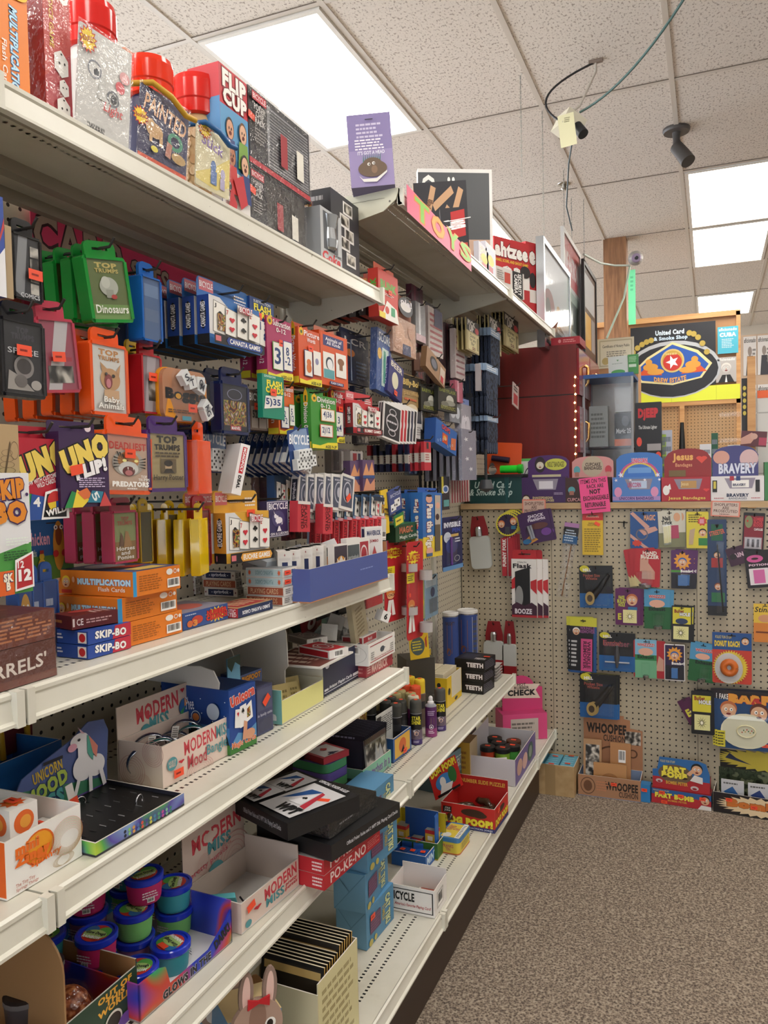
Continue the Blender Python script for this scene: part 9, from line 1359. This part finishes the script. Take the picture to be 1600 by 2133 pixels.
on_counter('green_box','green box cut off at the right end of the bandage row','box',1593,1640,962,WD+.04,'#2c6c3c',cf=dict(F='#3c7c48'))
g=hf(978,1087,994,1042,Y=WD+.03,zb=zk);w_,h_=g['w'],g['h'];T=Thing('teal_storage_box','dark teal plastic storage box with white italic shop lettering and black lid','storage box');b=T.part('box_body');b.box(-w_/2,w_/2,0,.2,0,h_,'#0d3c3c');b.box(-w_*.52,w_*.3,-.0,.0,0,0,'#0d3c3c');b.prism([(w_*.2,0),(w_*.24,0),(w_*.26,h_),(w_*.18,h_)],-.004,.0,'#11484a');front(b,w_,h_,[T_('United Card\n& Smoke Shop',.02,.22,.84,.84,'#b8ccc8',sh=.25)])
k=T.part('lid');k.box(-w_*.52,w_*.54,-.01,.21,h_,h_+.012,'#141618');T.done(g['loc']);zl=zk+h_+.0135;xl=g['loc'].x
t=Thing('green_flashlight','bright green plastic flashlight lying on the teal box lid','flashlight');b=t.part('body');b.tube([(-.05,0,0),(.03,0,.0)],.018,'g#30d838',16);k=t.part('ribbed_head');k.tube([(.03,0,0),(.036,0,0),(.055,0,0)],[.0185,.0225,.0225],'g#28c030',12);c_=xpt(1064,WD+.06,zl);t.done((c_.x,WD+.07,zl+.023))
t=Thing('orange_carded_flashlight','orange card with a purple flashlight behind the green one','carded flashlight');g=hf(1008,1084,922,978,Y=WD+.13,zb=zl);b=t.part('card');b.prism(rrect(g['w'],g['h'],.008),0,.002,'#d8501c');k=t.part('purple_flashlight');k.tube([(-.05,-.016,g['h']*.5),(.035,-.016,g['h']*.45)],.014,'#241430',12);t.done(g['loc'],0,4)
t=Thing('grey_flashlight','black and clear headed flashlight lying at the left of the teal lid','flashlight');b=t.part('body');b.tube([(0,.03,.05),(.01,0,.02)],[.008,.02],'#3c3c3c',14);k=t.part('lens',label='clear silver lens');k.tube([(.01,0,.02),(.012,-.006,.018)],[.0205,.019],'m#d8d4d0',16);t.done((xpt(1022,WD+.05,zl).x,WD+.05,zl))
on_counter('lighter_sign_box','small white box with green edge and a leaf logo right of the teal box','display box',1086,1120,955,WD+.16,'#d8dcd4',[('r',0,.94,1,1,'#58b858'),('q',.5,.5,.34,.3,'#1c1c1c',.9),('b',.5,.56,.2,.18,7,'#1c1c1c',.3),T_('FUTUROLA',.1,.14,.9,.26,'#1c1c1c',b=.03)])
def paper(lb,u0,u1,vt,vb,Yp,c,ops,roll=0,bd=None):
 g=hf(u0,u1,vt,vb,Y=Yp);t=Thing('paper_sign',lb,'sign');b=t.part('paper');b.box(-g['w']/2,g['w']/2,0,.0008,0,g['h'],bd or c);front(b,g['w'],g['h'],([('r',.05,.07,.95,.93,c)]if bd else[])+ops);t.done(g['loc'],0,roll)
sl=[T_('SHOPLIFTERS\nARE\nPROSECUTED',.1,.26,.92,.86,'#4c2420',b=.01),('l',.3,.1,.7,.2,1,'#7c4c44')]
paper('small salmon-edged shoplifting warning card, left one, partly covered',1088,1137,1040,1078,WD-.026,'#c8a898',sl,0,'#d8806c');paper('small salmon-edged shoplifting warning card, right one',1480,1541,1044,1076,WD-.026,'#c8b4a8',sl,3,'#d8806c')
paper('hot pink handwritten no-exchange note taped to the counter edge',1212,1272,994,1068,WD-.028,'#ec4c8c',[T_('ITEMS ON THIS',.06,.84,.94,.96,'#401020',b=.02),T_('RACK ARE',.26,.7,.84,.81,'#401020',b=.02),T_('NOT',.34,.53,.72,.67,'#401020',b=.06),T_('EXCHANGEABLE',.1,.36,.98,.49,'#401020',b=.02),T_('RETURNABLE',.14,.17,.86,.3,'#401020',b=.03),('r',.16,.1,.86,.12,'#401020')],-5)
x0,x1,y0,y1,ht=.014,.457,4.15,4.97,2.07
T=Thing('red_cabinet','tall dark cherry red cabinet with drawers on its right side behind the counter','cabinet');b=T.part('cabinet_body');b.box(x0,x1,y0,y1,0,ht,'@cherry');b.box(x0,x1,y0-.001,y0,ht-.262,ht-.256,'#1c0604')
for i in range(3):
 for j in range(2):
  k=T.part('drawer');a=y0+.02+j*.4;z_=ht-.26-.3*i;k.box(x1,x1+.012,a,a+.38,z_,z_+.24,'g#8c3038');q=T.part('handle','drawer',label='glass and brass pull');q.tube([(x1+.014,a+.19,z_+.17),(x1+.03,a+.19,z_+.16),(x1+.028,a+.19,z_+.08),(x1+.014,a+.19,z_+.06)],.009,'m#c89858',8)
T.done();t=Thing('fairy_lights','string of small warm lights down the edge of the red cabinet','string lights');b=t.part('wire');b.tube([(x1-.008,y0-.003,ht-.16),(x1-.01,y0-.003,1.3)],.002,'#8c6c40')
for i in range(14):k=t.part('bulb');k.lathe([(.001,1.32+.044*i),(.006,1.325+.044*i),(.001,1.332+.044*i)],'@bulb',8,cx=x1-.008+.004*(i%2),cy=y0-.01)
t.done()
g=hf(1148,1208,702,722,Y=4.16,zb=ht+.001);carton('red_slim_box','slim red box lying on top of the red cabinet','box',g,'#a01828',t=.2,F=[('e',.3,.5,.05,.24,'#d88c8c'),('l',.42,.25,.9,.75,2,'#d88c8c')])
t=Thing('photo_box_corner','white and skin-toned packet leaning on the slim red box','packet');b=t.part('packet');b.prism([(-.05,0),(.03,0),(.06,.1),(.0,.04)],0,.004,'@flesh');t.done((.3,4.2,ht+.034));
def chain(Y,z0_,lb,X=.322):
 t=Thing('ceiling_chain',lb,'chain','thin chains hanging from the ceiling');b=t.part('links');n=int((HC-z0_)/.022);b.tube([(0,0,-(HC-z0_)),(0,0,-.012)],.0018,'#8c8880',5)
 for i in range(n):b.box(-.0035,.0035,-.001,.001,-.022*i-.028,-.022*i-.014,'#a8a49c')
 k=t.part('ceiling_hook');k.tube([(0,0,-.012),(.008,0,-.006),(0,0,-.0005)],.002,'#c8c4bc');t.done((X,Y,HC))
def frame(lb,u0,u1,vt,X,ops,c,depth=.03,hgt_=.6,bc='#26262a'):
 a,e=ypt(u0,X,2.5),ypt(u1,X,2.5);zt2=a.z+hgt(a,vt);L_=e.y-a.y;h_=hgt_;T=Thing('framed_poster',lb,'framed poster');b=T.part('frame');q=.03
 for bx in((-L_/2,L_/2,0,q),(-L_/2,L_/2,h_-q,h_),(-L_/2,-L_/2+q,q,h_-q),(L_/2-q,L_/2,q,h_-q)):b.box(bx[0],bx[1],0,depth,bx[2],bx[3],c)
 k=T.part('poster');k.box(-L_/2+q,L_/2-q,.01,depth-.002,q,h_-q,bc);k.art((-L_/2+q,.01,q),(1,0,0),(0,0,1),L_-2*q,h_-2*q,ops);k=T.part('glass');k.box(-L_/2+q,L_/2-q,.004,.0045,q,h_-q,'@clear');T.done((X,(a.y+e.y)/2,zt2-h_),90);return a.y,e.y,zt2
ya,yb,zt3=frame('large silver framed poster hanging at the end of the highest shelf',1133,1189,490,.322,[('p',[(0,.5),(1,.2),(1,1),(0,1)],'#c8ccd0'),('e',.2,.36,.22,.24,'#8c2024'),('e',.16,.36,.1,.14,'#1c1414'),('l',.5,.2,.95,.44,3,'#b8b8bc'),('e',.55,.4,.1,.12,'#c8943c')],'m#a8acb0',.04,.56)  # pale upper wedge is glass glare painted into the poster colours
chain(ya+.01,zt3,'chain holding the near end of the silver framed poster');
ya,yb,z_=frame('narrow framed red and white notice above the silver frame',1176,1212,470,.285,[('r',0,.55,1,1,'#b8282c'),T_('WE PATRON',.08,.66,.9,.88,'#e8d8d4',b=.04),('r',0,0,1,.5,'#8c9c90'),('r',.1,.1,.9,.4,'#2c3c34')],'#c0bfbc',.02,.66,'#b8b8b4');chain(ya+.01,z_,'chain holding the red and white notice',.287)
ya,yb,z_=frame('black framed panel of small pictures farthest along the hanging row',1218,1244,538,.322,[('r',.06,.7,.94,.96,'#b8bcbc'),('r',.08,.4,.6,.66,'#d8a438'),('r',.64,.4,.94,.66,'#8c9094'),('r',.06,.06,.45,.34,'#dcdcd8'),('r',.5,.06,.94,.34,'#9ca4a0')],'#17171a',.02,.95,'#1c1c20');chain(ya+.01,z_,'chain holding the black framed picture panel')
ya,yb,z_=frame('white and grey framed panel low between the silver and black frames',1192,1216,600,.25,[('r',.06,.5,.5,.95,'#7c2c24'),T_('PICK',.1,.6,.46,.8,'#d8c8c0'),('r',.55,.1,.95,.95,'#d0d0d0'),('r',.1,.05,.9,.44,'#b8c0c4')],'#a8a8a8',.02,.5,'#8c9094');chain(ya+.01,z_,'chain holding the low white and grey panel',.252)
chain(3.6456,HC-.47,'free chain dangling from the ceiling, nearest of all',.2999)
T=Thing('rear_counter','low counter block behind the wooden counter carrying the glass case','counter');b=T.part('counter_body');b.box(.53,2.6,4.3,4.9,0,1.16,'#7c6a54');T.done()
g=hf(1214,1320,786,975,Y=4.31,zb=1.161);w_,h_=g['w'],g['h'];T=Thing('glass_display_case','small glass display case with blue top edge holding lighters','display case');b=T.part('case_frame')
for x in(-w_/2,w_/2-.012):b.box(x,x+.012,0,.012,0,h_,'#9ca0a4');b.box(x,x+.012,.3,.312,0,h_,'#9ca0a4')
b.box(-w_/2,w_/2,0,.312,h_,h_+.02,'#2c5c9c');b.box(-w_/2,w_/2,0,.312,0,.012,'#3c3c40');b.box(-w_/2+.012,w_/2-.012,.012,.3,h_*.5,h_*.5+.008,'#2c2c30');b.box(-w_/2,w_/2,.312,.316,0,h_,'#b8b0a4')
k=T.part('glass_pane');k.box(-w_/2+.012,w_/2-.012,.002,.004,.012,h_,'@clear');T.done(g['loc']);G=g
for nm,lb,x,z,ww,hh2,c,op in(('torch_box','black boxed torch with orange stripe inside the glass case',.08,h_*.5+.009,w_*.36,h_*.24,'#28282c',[('r',0,0,1,.22,'#d86c38'),T_('Magic 25',.1,.34,.9,.54,'#d8d8d8',b=.03),('e',.6,.76,.2,.16,'#6c7078')]),('round_sign','grey round-topped sign above the boxed torch in the glass case',.08,h_*.76,w_*.34,h_*.18,'#a8a8a4',[]),('grey_notice','grey printed notice standing in the glass case',-.07,h_*.5+.009,w_*.38,h_*.3,'#989c98',[('l',.1,.2,.9,.85,6,'#6c706c')]),('lighter_stand','dark rack of lighters on the lower level of the glass case',.05,.013,w_*.6,h_*.18,'#18181a',[T_('DJEEP',.1,.5,.5,.8,'#b82c2c',b=.05)]+[('r',.3+.2*i,.82,.42+.2*i,1.0,'#8c8c90')for i in range(3)]),('cigar_bundle','bundle of pale wooden sticks at the lower left of the glass case',-.1,.013,.03,h_*.26,'#c8a070',[])):
 carton(nm,lb,nm.split('_')[-1],dict(loc=G['loc']+Vector((x*w_/.3,.1,z)),w=ww,h=hh2,rot=0),c,F=op,t=.06)
g=hf(1323,1378,838,975,Y=4.35,zb=1.161);carton('lighter_display','tall black lighter display board with red lettering beside the glass case','lighter display',g,'#151416',t=.05,F=[T_('DjEEP',.12,.84,.88,.95,'#c8242c',b=.08),T_('The Ultimate Lighter',.14,.76,.84,.8,'#d8d8d8'),('e',.16,.66,.1,.04,'#f0503c'),('e',.88,.54,.1,.03,'#f0503c'),('r',.46,.58,.98,.64,'#a8a4a4')]+[('r',.36+.34*(i%2),.1+.14*i,.64+.34*(i%2)-.02,.26+.14*i,('#8c8c8c','#8c8c8c','#c89c6c','#c89c6c')[i])for i in range(3)])
t=Thing('round_black_bottle','round black bottle with a slim neck and fiery label behind the bandage boxes','bottle');g=hf(1385,1458,880,975,Y=4.35,zb=1.161);b=t.part('bottle');W2,H2=g['w']/2,g['h'];b.prism([(W2*math.cos(i*math.pi/12),H2*.36+H2*.36*math.sin(i*math.pi/12))for i in range(-3,16)],-.03,.03,'g#141414');b.tube([(0,0,H2*.66),(0,0,H2)],[W2*.2,W2*.11],'#1c1c1c',12);front(b,2*W2,H2,[('e',.5,.4,.34,.14,'#b83c20'),T_('LADDY',.3,.42,.7,.52,'#d8c83c',b=.04),('e',.35,.3,.1,.05,'#3c8c98'),('e',.62,.32,.12,.05,'#e0802c')],y=-.03);t.done(g['loc'])
YP=6.75
def px(u,Z=2.):return xpt(u,YP,Z).x
def pz(v,u=1420):return at(u,v,Y=YP).z
T=Thing('wood_partition','orange pine framed partition with brown pegboard behind the counter','partition');xa,xb=px(1232),px(1543);b=T.part('pegboard_panel');b.box(xa,xb,YP,YP+.02,0,pz(838),'@peg_brown')
for q in((xa,xb,pz(846),pz(832)),(xa,xb,pz(668),pz(657)),(px(1416),px(1426),0,pz(846)),(px(1534),px(1543),0,pz(660)),(xa,xa+.05,0,pz(668))):k=T.part('pine_rail');k.box(q[0],q[1],YP-.03,YP-.001,q[2],q[3],'@wood_frame')
k=T.part('upper_board');k.box(xa,xb,YP,YP+.02,pz(838),pz(664),'#b8875a');T.done()
def pin(name,lb,cat,u0,u1,vt,vb,c,ops,Yp=YP-.032):
 g=hf(u0,u1,vt,vb,Y=Yp);carton(name,lb,cat,g,c,t=.003,F=ops)
pin('shop_banner','large dark banner with gold coins, star medallion and cigar brand lettering','banner',1314,1491,676,806,'#22242a',[('e',.5,.28,.56,.46,'#b8bcc0'),('e',.5,.26,.53,.42,'#22242a'),('p',[(.02,.28),(.2,.5),(.5,.72),(.8,.56),(.96,.34),(.84,.12),(.5,.03),(.12,.1)],'#e8dca0'),('p',[(.05,.28),(.22,.47),(.5,.68),(.78,.52),(.92,.33),(.82,.14),(.5,.06),(.14,.13)],'#2458b0'),('p',[(.08,.22),(.24,.4),(.38,.2)],'#d8562c'),('p',[(.6,.2),(.76,.4),(.9,.22)],'#d8562c'),('e',.24,.34,.09,.06,'#e0a040'),('e',.3,.26,.1,.05,'#e0a040'),('e',.74,.34,.09,.06,'#e0a040'),('e',.68,.26,.1,.05,'#e0a040'),('e',.22,.42,.04,.05,'#e0a040'),('e',.76,.42,.04,.05,'#e0a040'),('e',.5,.42,.14,.19,'#d8c078'),('e',.5,.42,.12,.165,'#c8a040'),('e',.5,.4,.11,.14,'#c83428'),('b',.5,.4,.08,.11,5,'#f0f0f4',.42),('l',.42,.5,.58,.56,1,'#d8c078'),T_('United Card',.3,.84,.64,.92,'#d8e8f4',b=.05),T_('& Smoke Shop',.28,.74,.68,.82,'#c8dcec',b=.05),T_('DREW ESTATE',.28,.1,.66,.18,'#e0a860',b=.05,arc=-.4)]+[('e',.03+.055*i,.6+.075*i-.008*i*i,.034,.045,'#b8a048')for i in range(5)]+[('e',.7+.05*i,.84-.02*i*i,.034,.045,'#b8a048')for i in range(5)])
pin('yellow_strip','bright yellow strip of paper with a torn top edge under the banner','paper strip',1322,1542,806,836,'#e4ec40',[('r',.36,.0,.364,1,'#c8d038'),('r',.78,0,.784,1,'#c8d038')])
pin('magazine','turquoise magazine pinned right of the banner','magazine',1495,1538,680,736,'#4cb4cc',[T_('aficionado',.06,.84,.94,.96,'#e4f0f0',b=.03),T_('CUBA',.1,.62,.9,.78,'#f0f4f4',b=.06),('l',.2,.2,.8,.56,6,'#c8e4ec')])
pin('magazine','black and white portrait magazine pinned right of the banner','magazine',1492,1534,744,796,'#b8b4b0',[T_('aficionado',.06,.86,.94,.97,'#ecece8',b=.04),('f',.5,.56,.22,'#c8c4c0','#e0dcd4'),('p',[(.1,0),(.9,0),(.7,.3),(.3,.3)],'#1c1c20'),('p',[(.44,0),(.56,0),(.5,.3)],'#ececec')])
g=hf(1245,1321,704,766,Y=5.6,zb=0);cz=at(1283,766,Y=5.6).z
T=Thing('certificate_stand','cream certificate with gold seal leaning on a pine shelf unit','certificate');b=T.part('certificate');b.box(-g['w']/2,g['w']/2,0,.004,cz,cz+(g['h']-cz),'#d8d0b4');b.art((-g['w']/2,0,cz),(1,0,0),(0,0,1),g['w'],g['h']-cz,[('r',.05,.06,.95,.94,'#b8b090'),('r',.08,.1,.92,.9,'#ddd6bc'),T_('Certificate of Notary Public',.14,.66,.88,.78,'#5c5848'),('l',.25,.3,.8,.58,4,'#8c8878'),('e',.22,.24,.1,.12,'#b8a468')]);k=T.part('shelf_unit');k.box(-g['w']*.6,g['w']*.6,.006,.25,0,cz+.02,'#b8875a');T.done((g['loc'].x,5.6,0))
g=hf(1268,1308,742,790,Y=4.36,zb=G['loc'].z+G['h']+.0205);carton('leaflet_box','white and green leaflet box standing on the glass case','leaflet box',g,'#c4ccc8',t=.05,F=[('p',[(.44,.8),(.56,.8),(.5,.7)],'#5c8c5c'),('l',.2,.55,.8,.62,1,'#8c9c94'),('e',.5,.1,.36,.14,'#4c9c50')],roll=-2);g=hf(1308,1330,738,790,Y=4.4,zb=G['loc'].z+G['h']+.0205);carton('green_leaflet','green leaflet beside the white leaflet box','leaflet',g,'#3c8c44',t=.02,F=[('l',.1,.6,.8,.9,4,'#a8d0a8'),('r',.1,.35,.8,.5,'#c8dcc8')])
T=Thing('magazine_wall','distant wall rack of black and white cigar magazines at the right edge','magazine rack');b=T.part('rack');g=hf(1540,1660,694,800,Y=9.0,zb=0);b.box(-g['w']/2,g['w']/2,0,.04,0,g['h'],'#b8a088')
for i in range(4):
 for j in range(3):k=T.part('magazine');a=g['w'];w1=a/4.4;X_=-a/2+.04+i*a/4;Z_=g['h']-.42-.5*j;k.box(X_,X_+w1,-.01,-.001,Z_,Z_+.4,'#d0ccc8');k.art((X_,-.01,Z_),(1,0,0),(0,0,1),w1,.4,[T_('aficionado',.05,.84,.95,.96,'#4c4844',b=.03),('e',.5,.62,.16,.12,'#8c8078'),('p',[(.2,0),(.85,0),(.75,.5),(.3,.5)],('#1c1c20','#2c2c34','#3c3430')[(i+j)%3]),('l',.7,.3,.95,.7,4,'#6c6864')])
T.done(g['loc'])
T=Thing('acrylic_rack','clear and white tiered acrylic rack at the right edge behind the counter','acrylic rack');g=hf(1490,1580,832,975,Y=4.35,zb=1.161);b=T.part('white_backing');b.box(-g['w']*.2,g['w']*.5,.06,.1,0,g['h']*.62,'#d4d4d0');
for i in range(4):k=T.part('shelf_tier');k.box(-g['w']*.4,g['w']*.5,-.02,.06,g['h']*(.2+.22*i),g['h']*(.2+.22*i)+.02,'@film' if i>1 else '#dcdcd8')
T.done(g['loc']);g=hf(1578,1640,812,975,Y=4.36,zb=1.161);carton('white_bin_stack','stack of pale bins cut off by the right edge','bins',g,'#d0d0cc',t=.2,F=[('r',0,.1+.24*i,1,.11+.24*i,'#a8a8a4')for i in range(4)]+[('r',0,.94,1,1.0,'#e8642c')])
g=hf(1542,1596,896,928,Y=4.2);carton('photo_card','dark pink glamour photo card propped in front of the acrylic rack','photo card',dict(g,loc=Vector((g['loc'].x,4.2,at(1570,930,Y=4.2).z))),'#5c2c34',t=.003,F=[('p',[(0,.1),(.4,.2),(.6,.7),(.4,.9),(0,.5)],'#c89888'),('e',.5,.66,.14,.2,'#c8a090'),('r',.7,.1,1,.6,'#a83c54')],roll=5)
t=Thing('photo_card_stand','thin wooden stick stand holding the glamour photo card','stand');b=t.part('stick');c_=at(1566,930,Y=4.215);b.box(-.018,.018,0,.02,0,at(1566,742,Y=4.215).z-1.161,'@wood_frame');t.done((c_.x,4.215,1.161));T=Thing('side_counter','counter section under the photo card stand','counter');b=T.part('body');b.box(1.0,1.9,4.1,4.29,0,1.16,'#7c6a54');T.done()
t=Thing('black_dot_strip','black strip with yellow dots standing beside the wooden stick','sign strip');g=hf(1545,1557,788,832,Y=4.33,zb=1.161);b=t.part('strip');b.box(-g['w']/2,g['w']/2,0,.01,0,g['h'],'#17171a');front(b,g['w'],g['h'],[('e',.5,.93-.045*i,.3,.016,'#c8b84c')for i in range(5)]);t.done(g['loc'])
for lb,u0,u1,vt,c in(('small green carton right of the round black bottle',1482,1496,902,'#1f5c40'),('crumpled white paper heap beside the round black bottle',1458,1482,925,'#e8e8ec'),('lime green round tag behind the lighter display',1370,1388,905,'#b8d84c'),('blue and white striped pack behind the round black bottle',1378,1400,896,'#c8ccdc')):
 g=hf(u0,u1,vt,975,Y=4.45,zb=1.161);carton('small_item',lb,'packet',g,c,t=.04,F=[('l',.1,.5,.9,.95,4,'#7c8490')])
P_=Vector((.6321,3.679,HC));T=Thing('white_hanging_camera','cream box camera with a yellow note hanging from a ceiling bracket','security camera');b=T.part('ceiling_plate');b.tube([(-.03,0,-.004),(.03,0,-.004)],.012,'#7c6c60',10);k=T.part('bracket',label='thin silver bracket');e_=at(1185,262,Y=3.62)-P_;k.tube([(0,0,-.01),(0,0,-.05),(e_.x*.6,e_.y*.6,e_.z*.7),(e_.x,e_.y,e_.z+.05)],.006,'#b8b0a4');
n0=0;k=T.part('camera_body');k.box(-.05,.05,-.05,.05,-.04,.04,'#cfc9b4');k.rot_last(0,Matrix.Translation(e_)@Matrix.Rotation(.7,4,'Z')@Matrix.Rotation(.5,4,'Y'));k=T.part('lens',label='black lens barrel');k.tube([e_+Vector((.04,-.03,-.02)),e_+Vector((.07,-.05,-.07))],[.022,.024],'#1c2024',14);k=T.part('note',label='cream paper note');k.box(-.035,.035,-.001,0,-.12,.02,'#dcd8b0');k.rot_last(0,Matrix.Translation(e_+Vector((.0,-.075,0)))@Matrix.Rotation(-.1,4,'Y'));k.art(tuple(e_+Vector((-.01,-.0765,-.02))),(1,0,0),(0,0,1),.03,.03,[('l',.1,.1,.9,.9,3,'#8c8868')])
T.done(P_);W=P_+e_
def cable(lb,pts,r,c):t=Thing('cable',lb,'cable');b=t.part('cable');b.tube([p-pts[0]for p in pts],r,c,8);t.done(pts[0])
def arc(a,bq,sag,n=14,side=Vector((0,0,-1))):return[a.lerp(bq,i/n)+side*sag*4*(i/n)*(1-i/n)for i in range(n+1)]
cable('grey-green cable swooping from the ceiling down to the cream camera',arc(at(1460,-60,Y=3.2),W+Vector((.05,0,.05)),.07),.0055,'#4c6864');cable('black cable looping from the ceiling plate to the cream camera',arc(P_+Vector((0,0,-.008)),W+Vector((-.04,0,.03)),.13,side=Vector((-1,0,.1))),.005,'#1c1c20')
cable('dark cable running from the cream camera down to the red notice',[W+Vector((.02,0,-.04)),at(1185,340,Y=3.9),at(1180,430,Y=4.2),at(1192,480,Y=4.5)],.004,'#3c4c50');cable('grey cable from the hanging frames across to the wooden post',[at(1216,530,Y=5.2),at(1250,548,Y=5.8),at(1280,553,Y=6.3),at(1312,553,Y=6.38)],.008,'#a8b0a8');cable('thin green cable slanting down from the post to the certificate',[at(1312,556,Y=6.38),at(1300,620,Y=6.3),at(1264,705,Y=6.1)],.008,'#7c8c7c')
P_=Vector((.9348,4.579,HC));T=Thing('bullet_camera','dark grey bullet camera pointing down from the ceiling at upper right','security camera');b=T.part('mount_plate');b.lathe([(.065,-.022),(.07,-.012),(.07,-.0005)],'#4c4846',24);k=T.part('neck');k.tube([(0,0,-.02),(0,0,-.06),(.004,-.004,-.09)],[.022,.018,.024],'#4c4846',14);k=T.part('camera_body');k.tube([(0,-.01,-.1),(.03,-.035,-.15),(.06,-.06,-.205)],[.034,.036,.038],'#454240',18);T.done(P_)
T=Thing('dome_camera','silver dome camera on the right side of the wooden post','security camera');c_=at(1324,538,Y=6.4);b=T.part('housing');b.lathe([(.055*math.sin(a*math.pi/10)+.001,-.055*math.cos(a*math.pi/10))for a in range(11)],'#8c8884',20);k=T.part('lens_ring',label='violet lens ring');k.tube([(.01,-.045,-.01),(.012,-.06,-.012)],[.036,.03],'#7c6c84',18);k.tube([(.012,-.06,-.012),(.012,-.062,-.012)],[.015,.014],'#141418',12);T.done((c_.x,c_.y,c_.z))
pin('green_paper_streamer','mint green paper strip hanging down the right edge of the post','paper strip',1309,1324,562,676,'#74dca4',[('l',.3,.6,.7,.9,4,'#5cb888')],6.39)
t=Thing('sprinkler_head','round metal sprinkler head on the ceiling near the hanging chains','sprinkler');b=t.part('head');b.lathe([(.012,-.04),(.02,-.03),(.012,-.015),(.04,-.004),(.042,-.0005)],'m#a8a49c',20);t.done((.2466,5.113,HC))
